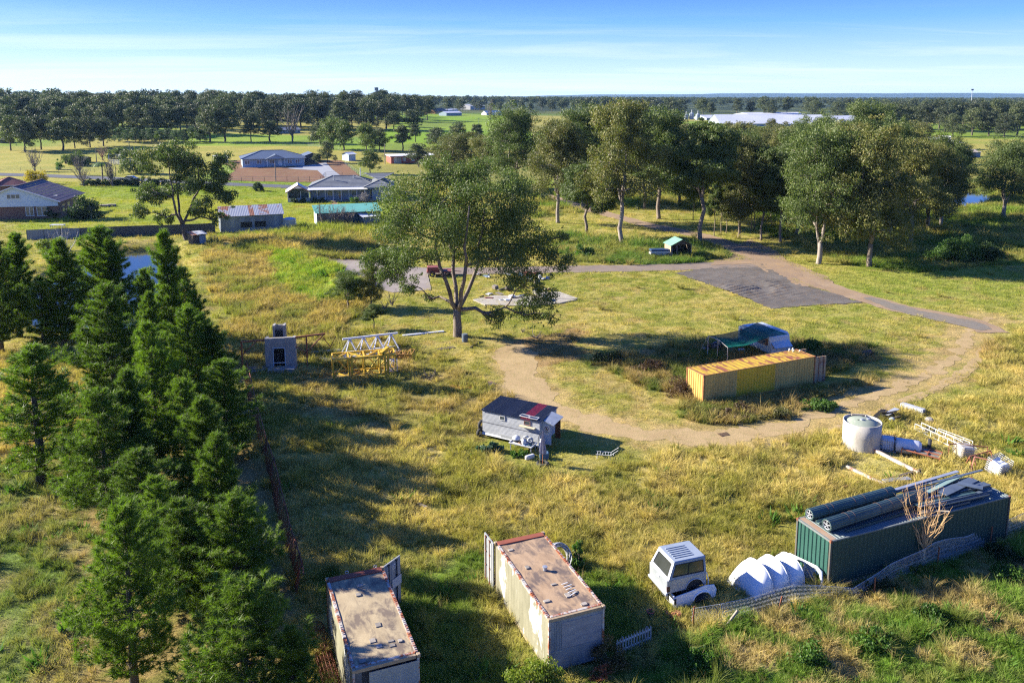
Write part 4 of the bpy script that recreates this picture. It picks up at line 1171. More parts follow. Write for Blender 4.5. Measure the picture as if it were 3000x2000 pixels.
def reefer(label, px, py, py_h, yaw, roofm, which):
    """x = across the near end (left to right), y = away along the length"""
    a = Q(px, py, py_h); W_, L_, H_ = 2.6, 6.48, 2.6
    e = thing('shipping_container', label, 'container', (a.x, a.y, 0.0), yaw)
    s = 0.09
    for (x, y) in ((0, 0), (W_ - s, 0), (0, L_ - s), (W_ - s, L_ - s)):
        MB().box(x, y, 0.12, x + s, y + s, H_ - 0.13).build('corner_post', flash if y == 0 else steel_rust, e)
        for z in (0, H_ - 0.13):
            b = MB().bevbox(x - 0.012, y - 0.012, z, x + s + 0.05, y + s + 0.07, z + 0.13, 0.015)
            b.build('corner_casting', cream_rail if z else steel_rust, e)
    # corrugated-looking but nearly flat insulated sides: shallow ribs
    for x in (0.03, W_ - 0.03):
        b = MB(); k = 18; w_ = (L_ - 2 * s) / k
        for i in range(k):
            y0 = s + i * w_
            b.box(x - 0.012, y0, 0.16, x + 0.012, y0 + w_ - 0.01, H_ - 0.12)
        b.box(x - 0.006, s, 0.16, x + 0.006, L_ - s, H_ - 0.12)
        b.build('side_wall', reef_side, e)
        MB().box(x - 0.03, s, 0.02, x + 0.03, L_ - s, 0.16).build('bottom_rail', mat('yellowed_rail', (0.42, 0.35, 0.20), (0.30, 0.23, 0.13), 2), e)
    # flashing strips along the roof edges, broken into lengths that peel
    r = random.Random(which)
    for x in (0.0, W_ - 0.13):
        y = 0.2
        while y < L_ - 0.35:
            l = r.uniform(0.5, 1.1); l = min(l, L_ - 0.35 - y)
            b = MB(); b.box(x, y, H_ - 0.1, x + 0.13, y + l - 0.01, H_ - 0.012 + r.uniform(0, 0.012))
            nb = int(l / 0.12)
            for j in range(nb):
                if r.random() < 0.75: b.box(x + 0.02, y + j * 0.12 + 0.02, H_ - 0.03, x + 0.09, y + j * 0.12 + 0.08, H_ + 0.012)
            b.build('roof_flashing', flash, e); y += l
    # roof sheet, sagging
    nx_, ny_ = 14, 30
    gx_ = np.linspace(0.13, W_ - 0.13, nx_); gy_ = np.linspace(0.22, L_ - 0.28, ny_)
    XX, YY = np.meshgrid(gx_, gy_)
    ZZ = H_ - 0.02 + 0.05 * (fbm(XX / 0.6 + which * 9, YY / 0.6, 3, 5) - 0.5) - 0.015
    ii = np.arange(nx_ * ny_).reshape(ny_, nx_)
    np_mesh('roof_panel', np.stack([XX.ravel(), YY.ravel(), ZZ.ravel()], 1), np.stack([ii[:-1, :-1], ii[:-1, 1:], ii[1:, 1:], ii[1:, :-1]], -1).reshape(-1, 4), roofm, e, smooth=True)
    MB().box(0.1, L_ - 0.36, H_ - 0.06, W_ - 0.1, L_ - 0.02, H_ + 0.015).build('roof_header', rust_red, e)
    MB().box(0.14, 0.12, H_ - 0.06, W_ - 0.14, 0.235, H_ + 0.012).build('roof_strip', flash, e)
    MB().box(0.14, -0.005, H_ - 0.14, W_ - 0.14, 0.11, H_ - 0.002).build('end_rail', cream_rail, e)
    for i in range(9):
        x = r.uniform(0.25, W_ - 0.5); y = r.choice((r.uniform(0.3, 1.2), r.uniform(0.3, L_ - 0.8)))
        b = MB(); w_, l_ = r.uniform(0.12, 0.3), r.uniform(0.1, 0.26); b.box(x, y, H_ - 0.03, x + w_, y + l_, H_ + 0.004 + 0.0012 * i); b.build('roof_patch', patchm, e)
    MB().box(0.1, 0.1, 0.1, W_ - 0.1, L_ - 0.1, 0.16).build('floor_panel', timber_dk, e)
    footprint((a.x, a.y), yaw, W_, L_, 0.05)
    return e, W_, L_, H_
mid, W_, L_, H_ = reefer('grey white container with brown stained roof and orange rust header beside the hose coil', 1608, 1815.4, 2.6, math.radians(21.5), roofmat('brown_stained_roof', (0.42, 0.285, 0.165), (0.28, 0.18, 0.10), (0.12, 0.085, 0.065)), 3)
b = MB(); b.box(0.09, 0.03, 0.16, W_ - 0.09, 0.06, H_ - 0.14)
for x in (0.28, 0.36, 0.52): b.box(x, 0.012, 1.0, x + 0.05, 0.03, H_ - 0.2)
b.box(0.09, 0.015, 1.0, W_ - 0.09, 0.03, 1.08)
b.build('end_wall', reef_end, mid)
MB().box(0.6, 0.01, 1.1, W_ - 0.15, 0.03, H_ - 0.3).build('end_panel', mat('washed_end_panel', (0.30, 0.29, 0.29), (0.19, 0.19, 0.205), 1.6, stretch=(1, 1, 3), rough=0.8), mid)
b = MB(); b.box(-0.01, 0.3, 0, 0.05, 0.33, 0.3)
MB().lathe([(0.001, 0), (0.09, 0), (0.09, 0.14), (0.12, 0.15), (0.12, 0.19), (0.001, 0.2)], 12).build('roof_vent', galv, mid).location = (1.32, 3.4, H_ - 0.02)
b = MB()
for i in range(5): b.bar((1.55, 1.2 + i * 0.22, H_ + 0.01), (1.85 + 0.1 * (i % 2), 1.3 + i * 0.2, H_ + 0.02), 0.04, 0.02)
b.build('roof_trim', white_paint, mid)
# far end open: one leaf folded back flat against the left side
door_leaf(mid, (-0.06, L_ - 0.02, 0.14), 1.15, H_ - 0.2, math.radians(92), grey_door, steel_rust)

lef, W_, L_, H_ = reefer('pale grey container with olive stained roof and chequered plate on its near end', 1032.7, 1964.9, 2.6, math.radians(21.4), roofmat('olive_stained_roof', (0.42, 0.33, 0.19), (0.29, 0.22, 0.125), (0.135, 0.10, 0.07)), 8)
b = MB(); b.box(0.09, 0.32, 0.16, W_ - 0.09, 0.36, H_ - 0.14); b.box(0.09, 0.03, 0.16, 0.35, 0.32, H_ - 0.14); b.build('end_wall', mat('dark_grey_end', (0.10, 0.11, 0.12), (0.05, 0.055, 0.06), 2), lef)  # recessed end wall in mottled dark grey
def chequer():
    m = bpy.data.materials.new('chequer_plate'); t = nodes_of(m); tcn = new(t, 'ShaderNodeTexCoord')
    b = new(t, 'ShaderNodeBsdfPrincipled'); b.inputs['Metallic'].default_value = 0.6; b.inputs['Roughness'].default_value = 0.42
    t.links.new(mixcol(t, noise(t, tcn.outputs['Object'], 3, 4), (0.30, 0.34, 0.38), (0.45, 0.50, 0.55)), b.inputs['Base Color'])
    o = new(t, 'ShaderNodeOutputMaterial'); t.links.new(b.outputs[0], o.inputs[0]); return m
b = MB(); b.box(0.62, -0.03, 0.2, W_ - 0.06, -0.01, H_ - 0.22)
for i in range(30):
    for j in range(26):
        x = 0.66 + i * 0.063; z = 0.4 + j * 0.075 + (i % 2) * 0.037
        d = 0.016
        if z < H_ - 0.28: b.poly([(x - d, -0.031, z), (x, -0.038, z - d * .5), (x + d, -0.031, z), (x, -0.038, z + d * .5)])
b.build('chequer_plate', chequer(), lef)
door_leaf(lef, (W_ - 0.02, L_ + 0.02, 0.14), 1.22, H_ - 0.2, math.radians(36), grey_door, black_rubber)
dd = [o for o in lef.children if o.name.startswith('door')][-1]
MB().box(0.55, -0.105, 1.05, 1.2, -0.1, 1.5).build('door_patch', mat('pale_panel', (0.45, 0.46, 0.47), (0.36, 0.37, 0.39), 3), dd)
MB().box(0.62, -0.075, 1.98, 0.82, -0.068, 2.22).build('decal', white_paint, dd)
b = MB(); b.tube([(0.72 + 0.06 * math.cos(a), -0.079, 2.1 + 0.08 * math.sin(a)) for a in np.linspace(0, 2 * PI, 14)[:-1]], 0.012, 4, closed=True); b.build('decal_ring', mat('navy_ink', (0.03, 0.05, 0.12)), dd)
for nm, x in (('lashing_ring', 0.95), ('lashing_ring', 2.25)):
    b = MB(); b.tube([(x + 0.07 * math.cos(a), L_ + 0.03, H_ + 0.06 + 0.07 * math.sin(a)) for a in np.linspace(0, 2 * PI, 12)[:-1]], 0.018, 5, closed=True); b.build(nm, galv, lef)

# ------------------------------------------------------------------ green container with its load
P0 = Q(2434.6, 1584.9, 2.6); gyaw = math.radians(21.6)
gr_ = thing('shipping_container', 'dark green shipping container carrying rolls and lengths of metal sheet', 'container', (P0.x, P0.y, 0.0), gyaw)
Lg, Wg, Hg = 12.4, 2.44, 2.6
grn = mat('dark_green_paint', (0.012, 0.048, 0.040), (0.016, 0.056, 0.048), 1.2, rough=0.55, stain=(0.05, 0.045, 0.035), stain_lo=.62, stain_hi=.74)
grn_end = mat('green_end_paint', (0.018, 0.075, 0.058), (0.025, 0.09, 0.07), 1.4, rough=0.5, stain=(0.06, 0.045, 0.03), stain_lo=.66, stain_hi=.74)
cont_frame(gr_, Lg, Wg, Hg, mat('green_grey_post', (0.07, 0.09, 0.085), (0.12, 0.08, 0.05), 3), steel_rust, mat('grey_green_rail', (0.17, 0.19, 0.18), (0.12, 0.14, 0.135), 3, stain=(0.2, .08, .04), stain_lo=.62, stain_hi=.7))
MB().corr((0.1, 0.06, 0.15), (Lg - 0.2, 0, 0), (0, 0, Hg - 0.21), 0.28, 0.036, trap=True).build('side_wall', grn, gr_)
MB().corr((Lg - 0.1, Wg - 0.06, 0.15), (-(Lg - 0.2), 0, 0), (0, 0, Hg - 0.21), 0.28, 0.036, trap=True).build('side_wall', grn, gr_)
MB().corr((0.05, Wg - 0.1, 0.15), (0, -(Wg - 0.2), 0), (0, 0, Hg - 0.25), 0.29, 0.045, trap=True).build('end_wall', grn_end, gr_)
MB().corr((Lg - 0.05, 0.1, 0.15), (0, (Wg - 0.2), 0), (0, 0, Hg - 0.25), 0.29, 0.045, trap=True).build('end_wall', grn_end, gr_)
roof_g = mat('grey_green_roof', (0.13, 0.165, 0.165), (0.09, 0.12, 0.12), 1.5, rough=0.6)
MB().corr((0.42, 0.1, Hg - 0.04), (Lg - 0.55, 0, 0), (0, Wg - 0.2, 0), 0.20, 0.032, trap=True).build('roof_panel', roof_g, gr_)
MB().box(0.1, 0.1, Hg - 0.06, 0.42, Wg - 0.1, Hg - 0.005).build('roof_header', mat('rusty_cream_header', (0.30, 0.25, 0.19), (0.36, 0.19, 0.09), 2.2, stretch=(3, 0.5, 1)), gr_)
footprint(P0, gyaw, Lg, Wg, 0.05)
c_, s_ = math.cos(gyaw), math.sin(gyaw)
def gl(u, v, w=0.0): return Vector((P0.x + c_ * u - s_ * v, P0.y + s_ * u + c_ * v, Hg + w))
mat('binding', (.12, .06, .04))
sheet_g = mat('green_sheet', (0.075, 0.125, 0.118), (0.045, 0.085, 0.08), 1.5, rough=0.45, metal=0.2, rand=0.15)
sheet_lt = mat('pale_green_sheet', (0.24, 0.33, 0.27), (0.18, 0.26, 0.22), 1.5, rough=0.5, rand=0.12)
sheet_gy = mat('blue_grey_sheet', (0.15, 0.18, 0.205), (0.10, 0.125, 0.15), 1.5, rough=0.42, metal=0.35, rand=0.2)
def roll(label, u0, v0, u1, v1, r, z):
    a = gl(u0, v0, z); b = gl(u1, v1, z); L = (b - a).length
    e = thing('sheet_roll', label, 'sheet roll', a, yaw_of(a, b))
    m = MB(); n = 72
    prof = []
    for i in range(n):
        t = 2 * PI * i / n; rr = r + 0.022 * (1 if i % 4 in (0, 1) else 0)
        prof.append((0, rr * math.cos(t), rr * math.sin(t)))
    A = [m.v(p) for p in prof]; B = [m.v((L, p[1], p[2])) for p in prof]
    for i in range(n): m.face((A[i], A[(i + 1) % n], B[(i + 1) % n], B[i]))
    C = [m.v((0, p[1] * 0.84, p[2] * 0.84)) for p in prof]; D = [m.v((L, p[1] * .84, p[2] * .84)) for p in prof]
    for i in range(n): m.face((A[(i + 1) % n], A[i], C[i], C[(i + 1) % n])); m.face((B[i], B[(i + 1) % n], D[(i + 1) % n], D[i])); m.face((C[i], C[(i + 1) % n], D[(i + 1) % n], D[i])[::-1])
    m.build('corrugated_sheet', sheet_g, e)
    for x in (L * 0.18, L * 0.24, L * 0.5, L * 0.62, L * 0.9):
        q = MB(); q.tube([(x, (r + 0.035) * math.cos(t), (r + 0.035) * math.sin(t)) for t in np.linspace(0, 2 * PI, 19)[:-1]], 0.008, 4, closed=True); q.build('binding_wire', MATS['binding'], e)
    q = MB()
    for k in range(5):
        t = k * 2 * PI / 5 + 0.3; q.bar((0.04, 0, 0), (0.04, r * 0.8 * math.cos(t), r * 0.8 * math.sin(t)), 0.05, 0.05)
    q.tube([(0.04, (r * .8) * math.cos(t), (r * .8) * math.sin(t)) for t in np.linspace(0, 2 * PI, 15)[:-1]], 0.03, 4, closed=True)
    q.build('end_spider', galv, e)
    return e
roll('roll of dark green corrugated sheet on the green container, the one nearer the fence', 0.45, 0.82, 7.6, 1.45, 0.29, 0.33)
roll('roll of dark green corrugated sheet on the far edge of the green container', 0.42, 2.02, 6.3, 2.32, 0.27, 0.31)
rl = random.Random(4)
def plank(name, label, u0, v0, u1, v1, z, w, h, m, cat='metal sheet', group=None, prof='u'):
    a = gl(u0, v0, z); b = gl(u1, v1, z + 0.02 * rl.random()); L = (b - a).length
    q = MB()
    if prof == 'u':
        q.box(0, -w / 2, 0, L, w / 2, 0.012); q.box(0, -w / 2, 0.012, L, -w / 2 + 0.012, h); q.box(0, w / 2 - 0.012, 0.012, L, w / 2, h)
    elif prof == 'c':
        q.corr((0, w / 2, 0), (0, -w, 0), (L, 0, 0), 0.11, -0.03)
        q.corr((0, w / 2, -0.012), (0, -w, 0), (L, 0, 0), 0.11, -0.03)
    else:
        q.box(0, -w / 2, 0, L, w / 2, h)
    o = q.build(name, m); o.location = a; o.rotation_euler = (0, 0, yaw_of(a, b)); o.rotation_euler.y = -math.atan2(b.z - a.z, max(L, .1))
    return tag(o, label, cat, group)
plank('metal_channel', 'narrow pale green channel lying between the two sheet rolls', 0.55, 1.55, 6.5, 1.95, 0.03, 0.22, 0.12, sheet_lt, 'channel')
plank('metal_channel', 'dark green channel lying between the rolls behind the pale one', 0.8, 1.3, 7.3, 1.9, 0.17, 0.20, 0.12, sheet_g, 'channel')
plank('metal_channel', 'thin green pipe like channel lying on the roof in front of the near roll', 1.3, 0.42, 6.9, 0.75, 0.02, 0.09, 0.09, sheet_g, 'channel')
G1 = 'lengths of metal stacked on the green container'
PL = []
for i in range(24):
    u0 = rl.uniform(6.0, 7.6); L = rl.uniform(3.2, 5.2); v = 0.35 + (i * 0.618 % 1) * 1.95; z = 0.03 + 0.04 * (i // 3)
    dv_ = rl.uniform(-0.18, 0.25)
    m_, lab = ((sheet_gy, 'blue grey metal length in the stack on the right half of the green container'), (sheet_g, 'dark green metal length in the stack on the right half of the green container'))[i % 4 == 3]
    PL.append((i, u0, L, v, dv_, z, m_, ('blue grey', 'dark green')[i % 4 == 3]))
for i, u0, L, v, dv_, z, m_, cn in PL:
    rk_ = sum(1 for p in PL if p[0] // 8 == i // 8 and p[3] < v) + 1; lab = '%s length, %s from the near edge, %s layer of the container stack' % (cn, nth(rk_), ('bottom', 'middle', 'top')[i // 8])
    plank('metal_length', lab, u0, v, min(u0 + L, 12.3), min(2.4, max(0.2, v + dv_)), z, rl.uniform(0.14, 0.34), rl.uniform(0.04, 0.09), m_, 'metal length', G1, 'u' if i % 2 else 'b')
plank('metal_sheet', 'pale green folded sheet pointing to the right above the near roll', 7.4, 1.35, 11.2, 2.2, 0.40, 0.34, 0.05, sheet_lt)
plank('metal_sheet', 'broad grey sheet lying across the top of the metal stack', 8.4, 0.95, 11.4, 1.55, 0.42, 0.5, 0.03, sheet_gy, prof='b')
plank('metal_sheet', 'short wide grey offcut angled across the right end of the metal stack', 10.2, 1.5, 10.9, 0.55, 0.46, 0.42, 0.03, sheet_gy, prof='b')
plank('metal_length', 'long whitish grey length along the far edge of the green container', 6.2, 2.32, 11.6, 2.7, 0.34, 0.2, 0.05, galv, 'metal length', None, 'b')
plank('metal_length', 'long thin length overhanging the right end of the green container', 8.8, 2.1, 12.9, 2.2, 0.40, 0.14, 0.05, sheet_gy, 'metal length', None, 'b')
plank('timber_offcut', 'short pale timber offcut jutting over the near edge of the green container', 6.9, 0.35, 7.7, -0.12, 0.06, 0.14, 0.04, mat('pale_pine', (0.45, 0.38, 0.26), (0.36, 0.29, 0.19), 3), 'timber', None, 'b')

# ------------------------------------------------------------------ the hut on wheels
hp = Q(1414, 1196, 2.1); hyaw = math.radians(-28.8)
hut = thing('caravan_hut', 'small white hut with black corrugated roof and one red roof sheet', 'hut', (hp.x, hp.y, 0), hyaw)
Lh, Wh, Hh_ = 4.55, 2.65, 2.0
footprint(hp, hyaw, Lh, Wh, 0.1)
hutw = mat('weathered_white_board', (0.44, 0.45, 0.46), (0.30, 0.315, 0.33), 1.3, rough=0.7, stain=(0.17, 0.18, 0.19), stain_lo=0.60, stain_hi=0.74, stain_scale=1.1, stretch=(0.7, 1, 1.6))
def zr(y): return Hh_ + 0.02 + 0.10 * y / Wh
nb = 19
for k in range(nb):            # lapped boards of the front wall
    z0 = 0.32 + k * 0.088
    if z0 > Hh_ - 0.06: break
    q = MB(); q.extrude([(0, 0.02, z0), (0, -0.028, z0), (0, -0.006, z0 + 0.095), (0, 0.02, z0 + 0.095)], (Lh, 0, 0))
    q.build('wall_board', hutw, hut)
q = MB(); q.box(0, Wh - 0.04, 0.3, Lh, Wh, Hh_ + 0.1); q.box(0.001, 0.021, 0.3, 0.04, Wh - 0.041, Hh_ + 0.02); q.build('wall', hutw, hut)
q = MB(); q.box(Lh - 0.04, 0.021, 0.3, Lh - 0.001, 0.55, Hh_ + 0.02); q.box(Lh - 0.04, 1.7, 0.3, Lh - 0.001, Wh - 0.041, Hh_ + 0.06); q.box(Lh - 0.04, .55, 1.95, Lh - .001, 1.7, Hh_ + .03); q.build('end_wall', mat('pale_blue_board', (0.42, 0.45, 0.48), (0.34, 0.37, 0.40), 1.5), hut)
q = MB(); q.box(0.05, 0.05, 0.28, Lh - 0.05, Wh - 0.05, 0.33); q.build('floor_panel', timber_dk, hut)
q = MB(); q.box(Lh - 1.2, 0.3, 0.33, Lh - 0.3, Wh - 0.2, 1.0); q.build('cupboard', mat('brown_board', (0.16, 0.07, 0.04), (0.10, 0.05, 0.03), 2), hut)
q = MB(); q.box(-0.01, -0.04, 1.12, Lh + 0.01, -0.028, 1.16); q.build('trim_strip', mat('grey_trim', (0.2, 0.2, 0.21)), hut)
q = MB(); q.extrude([(0, -0.03, 0.36), (0, -0.14, 0.25), (0, -0.03, 0.22)], (Lh, 0, 0)); q.build('skirt', white_paint, hut)
# mudguard bulge
q = MB(); q.box(1.5, -0.1, 0.28, 2.5, -0.03, 0.55); q.build('mudguard', hutw, hut)
roofb = mat('black_corrugated', (0.052, 0.055, 0.062), (0.035, 0.037, 0.042), 1.5, rough=0.45, metal=0.3, stain=(0.12, 0.12, 0.125), stain_lo=.6, stain_hi=.8, stretch=(1, .3, 1), rand=0.2)
roofr = mat('red_corrugated', (0.30, 0.022, 0.030), (0.22, 0.018, 0.025), 1.5, rough=0.45)
xs = [-0.12, 0.72, 1.50, 2.30, 3.05, 3.78, Lh + 0.1]
for k in range(6):
    x0, x1 = xs[k], xs[k + 1] + (0.05 if k < 5 else 0)
    zz = 0.006 * (k % 2)
    q = MB(); q.corr((x0, -0.12, Hh_ + 0.005 + zz), (x1 - x0, 0, 0), (0, Wh + 0.24, 0.11), 0.076, 0.02)
    q.corr((x0, -0.12, Hh_ - 0.004 + zz), (x1 - x0, 0, 0), (0, Wh + 0.24, 0.11), 0.076, 0.02)
    o = q.build('roof_sheet', roofr if k == 4 else roofb, hut)
    if k == 4: o['label'] = 'dark red corrugated roof sheet'
def window(root, x0, z0, x1, z1, y=-0.03, t=0.035, mf=None, depth=0.03, bars=0, name='window', mg=None, axis='y', d=1):
    """framed window on a wall facing -y (or along x when axis='x')"""
    T = (lambda a, b, c: (a, b, c)) if axis == 'y' else (lambda a, b, c: (b * d, a, c))
    mf = mf or white_paint
    q = MB()
    def bx(a0, b0, c0, a1, b1, c1):
        p, r_ = T(a0, b0, c0), T(a1, b1, c1)
        q.box(min(p[0], r_[0]), min(p[1], r_[1]), c0, max(p[0], r_[0]), max(p[1], r_[1]), c1)
    for a in ((x0, z0, x1, z0 + t), (x0, z1 - t, x1, z1), (x0, z0 + t, x0 + t, z1 - t), (x1 - t, z0 + t, x1, z1 - t)):
        bx(a[0], y - depth, a[1], a[2], y, a[3])
    for k in range(bars):
        xx = x0 + (x1 - x0) * (k + 1) / (bars + 1)
        bx(xx - t / 2, y - depth, z0 + t, xx + t / 2, y, z1 - t)
    f = q.build(name, mf, root)
    q = MB(); bx(x0 + t, y - depth * 0.35, z0 + t, x1 - t, y - depth * 0.05, z1 - t); q.build('pane', mg or glass, f)
    return f
window(hut, 1.42, 1.55, 1.85, 1.88, -0.035, 0.04)
window(hut, 3.35, 1.58, 3.85, 1.90, -0.035, 0.04, mf=mat('reddish_frame', (0.30, 0.16, 0.13)))
q = MB(); q.box(3.05, -0.26, 1.47, 4.25, -0.03, 1.52); q.build('shelf', mat('cream_plank', (0.62, 0.55, 0.36), (0.5, .43, .28), 3), hut)
for k, (x, y) in enumerate(((3.25, 0.28), (3.98, 0.24))):
    sp_ = thing('solar_panel', ('solar panel with white frame on the red sheet of the hut roof', 'solar panel with white frame at the right corner of the hut roof')[k], 'solar panel', Vector((hp.x, hp.y, 0)) + Matrix.Rotation(hyaw, 3, 'Z') @ Vector((x, y, Hh_ + 0.07)), hyaw + 0.06 * (k * 2 - 1))
    q = MB()
    for a in ((-0.33, -0.2, 0.33, -0.165), (-0.33, 0.165, 0.33, 0.2), (-0.33, -0.165, -0.295, 0.165), (0.295, -0.165, 0.33, 0.165)): q.box(a[0], a[1], 0, a[2], a[3], 0.04)
    q.build('frame', white_paint, sp_)
    cellm = mat('solar_cell', (0.015, 0.03, 0.07), (0.02, 0.035, 0.08), 3, rough=0.15)
    MB().box(-0.295, -0.165, 0.004, 0.295, 0.165, 0.018).build('backing', mat('panel_backing', (0.35, 0.37, 0.4)), sp_)
    for i in range(4):
        for j in range(2): MB().box(-0.285 + i * 0.145, -0.155 + j * 0.16, 0.018, -0.285 + i * 0.145 + 0.13, -0.155 + j * 0.16 + 0.148, 0.024).build('cell', cellm, sp_)
# awning flap over the door, propped up
q = MB(); q.poly([(Lh + 0.02, 0.35, 2.0), (Lh + 0.95, 0.2, 1.83), (Lh + 0.98, 1.75, 1.95), (Lh + 0.02, 1.85, 2.12)]); q.poly([(Lh + 0.02, 0.35, 1.97), (Lh + 0.02, 1.85, 2.09), (Lh + 0.98, 1.75, 1.92), (Lh + 0.95, 0.2, 1.80)])
q.build('awning_flap', mat('dull_metal_flap', (0.34, 0.37, 0.41), (0.24, 0.27, 0.30), 2.2, rough=0.5, metal=0.3), hut)
q = MB(); q.box(Lh + 0.0, 0.40, 0.30, Lh + 0.68, 0.44, 1.92)
dr = q.build('door', mat('powder_blue_door', (0.40, 0.45, 0.50), (0.35, 0.40, 0.45), 2), hut)
MB().box(Lh + 0.12, 0.385, 1.05, Lh + 0.56, 0.398, 1.68).build('sign', white_paint, dr)
q = MB(); cx_, cz_ = Lh + 0.34, 1.44
q.tube([(cx_ + 0.14 * math.cos(a), 0.378, cz_ + 0.14 * math.sin(a)) for a in np.linspace(0, 2 * PI, 21)[:-1]], 0.016, 4, closed=True)
q.bar((cx_ - 0.1, 0.376, cz_ + 0.1), (cx_ + 0.1, 0.376, cz_ - 0.1), 0.018, 0.018)
q.build('sign_ring', mat('dull_red_ink', (0.22, 0.05, 0.05)), dr)
q = MB(); q.tube([(cx_, 0.374, cz_ + 0.085), (cx_, 0.374, cz_ + 0.05)], 0.02, 6); q.bar((cx_, 0.374, cz_ + 0.04), (cx_, 0.374, cz_ - 0.03), 0.035, 0.01); q.bar((cx_, 0.374, cz_ - 0.03), (cx_ - 0.04, 0.374, cz_ - 0.11), 0.02, 0.01); q.bar((cx_, 0.374, cz_ - 0.03), (cx_ + 0.045, 0.374, cz_ - 0.1), 0.02, 0.01); q.bar((cx_, 0.374, cz_ + 0.03), (cx_ + 0.06, 0.374, cz_ - 0.01), 0.016, 0.01)
for k in range(9): q.box(Lh + 0.17 + k * 0.04, 0.372, 1.19, Lh + 0.195 + k * 0.04, 0.38, 1.23)
for k in range(8): q.box(Lh + 0.2 + k * 0.035, 0.372, 1.12, Lh + 0.222 + k * 0.035, 0.38, 1.14)
q.build('sign_figure', mat('black_ink', (0.03, 0.03, 0.03)), dr)
q = MB(); q.box(Lh + 0.35, 1.72, 0.28, Lh + 0.75, 1.76, 1.85); q.build('door', mat('brown_door', (0.17, 0.07, 0.03), (0.12, 0.05, 0.025), 2), hut)
q = MB(); q.box(0.9, 0.5, -0.05, 1.6, 0.56, 0.3); q.box(0.9, 2.0, -0.05, 1.6, 2.06, 0.3); q.box(3.0, 0.5, -0.05, 3.2, .7, .3); q.box(3.0, 1.9, -0.05, 3.2, 2.1, .3); q.box(.1, .1, -0.05, .3, .3, .3); q.box(.1, 2.2, -.05, .3, 2.4, .3); q.build('stump', timber_dk, hut)
def hl(u, v, w=0.0): return Vector((hp.x, hp.y, 0)) + Matrix.Rotation(hyaw, 3, 'Z') @ Vector((u, v, w))
def wheel_mb(r, w, n=20):
    q = MB(); q.lathe([(r * 0.58, -w / 2), (r * 0.9, -w / 2), (r, -w * 0.3), (r, w * 0.3), (r * 0.9, w / 2), (r * 0.58, w / 2), (r * 0.58, -w / 2)], n); return q
for k, (u, v, w, rr) in enumerate(((-0.25, 0.25, 0.75, 0.34), (-0.22, -0.05, 0.26, 0.3))):
    o = wheel_mb(rr, 0.2).build('tyre', black_rubber, smooth=True); o.location = GZ(hl(u, v), w); o.rotation_euler = (PI / 2, 0.2 * k, hyaw + 1.35)
    tag(o, ('old tyre propped upright against the left end of the hut', 'lower old tyre leaning at the left foot of the hut')[k], 'tyre')
# tray bench with gear
bench = thing('tray_table', 'long low tray table with white rim in front of the hut', 'table', GZ(hl(2.75, -1.12)), hyaw)
q = MB(); q.bevbox(0, 0, 0.5, 1.75, 0.85, 0.56, 0.02); q.box(0, -0.02, 0.55, 1.75, 0.02, 0.62); q.box(0, 0.83, 0.55, 1.75, 0.87, 0.62); q.box(0, 0.02, .55, .04, .83, .62); q.box(1.71, .02, .55, 1.75, .83, .62); q.build('tray', white_paint, bench)
for x in (0.06, 1.63):
    for y in (0.06, 0.73): MB().box(x, y, -0.05, x + 0.06, y + 0.06, 0.5).build('leg', galv, bench)
def onb(x, y, z): return Vector(bench.location) + Matrix.Rotation(hyaw, 3, 'Z') @ Vector((x, y, z))
gb = thing('gas_bottle', 'white gas bottle standing in the middle of the tray table', 'gas bottle', onb(1.02, 0.28, 0.565))
MB().lathe([(0.001, 0), (0.12, 0), (0.155, 0.05), (0.155, 0.27), (0.11, 0.36), (0.04, 0.38), (0.04, 0.41), (0.001, 0.41)], 16).build('cylinder', white_paint, gb, smooth=True)
MB().lathe([(0.085, 0.34), (0.09, 0.47), (0.075, 0.47), (0.08, 0.36)], 12, a0=0.4, a1=5.6).build('collar', white_paint, gb)
bq = thing('barbecue', 'covered kettle barbecue with grey lid on the left of the tray table', 'barbecue', onb(0.35, 0.45, 0.565), 0.4)
MB().lathe([(0.001, 0.02), (0.2, 0.03), (0.28, 0.14), (0.29, 0.18)], 18).build('bowl', black_rubber, bq, smooth=True)
MB().lathe([(0.295, 0.19), (0.26, 0.33), (0.16, 0.41), (0.001, 0.43)], 18).build('lid', mat('silver_cover', (0.45, 0.48, 0.52), (0.36, 0.39, 0.43), 4, rough=0.4), bq, smooth=True)
dishm = mat('grey_plastic', (0.42, 0.44, 0.46), (0.33, 0.35, 0.37), 3, rough=0.5)
for k, (x, y, r_) in enumerate(((0.95, 0.75, 0.22), (1.3, 0.7, 0.2))):
    o = MB().lathe([(r_ * 0.3, -0.05), (r_, -0.07), (r_ * 1.02, 0.07), (r_ * 0.3, 0.05), (r_ * .3, -.05)], 16).build('hose_reel', dishm, smooth=True); o.location = onb(x, y, 0.565 + r_); o.rotation_euler = (PI / 2, 0, hyaw + 0.2)
    tag(o, ('grey plastic hose reel behind the gas bottle', 'grey plastic hose reel right of the gas bottle')[k], 'hose reel')
for k, (x, y, c) in enumerate(((1.45, 0.3, (0.03, 0.10, 0.06)), (1.5, 0.6, (0.05, 0.07, 0.06)), (0.75, 0.3, (0.30, 0.14, 0.05)), (1.25, 0.15, (0.03, 0.12, 0.28)))):
    q = MB(); q.tube([(0.13 * math.cos(a) * (1 + .2 * math.sin(3 * a)), 0.16 * math.sin(a), 0.03 + 0.02 * math.sin(2 * a)) for a in np.linspace(0, 2 * PI, 15)[:-1]], 0.028, 5, closed=True)
    o = q.build('hose_coil', mat('hose_%d' % k, c)); o.location = onb(x, y, 0.58)
    tag(o, ('dark green hose heap at the right end of the tray table', 'black hose heap at the back right of the tray table', 'orange brown cable heap beside the barbecue', 'small blue cable heap at the tray table front')[k], 'hose')
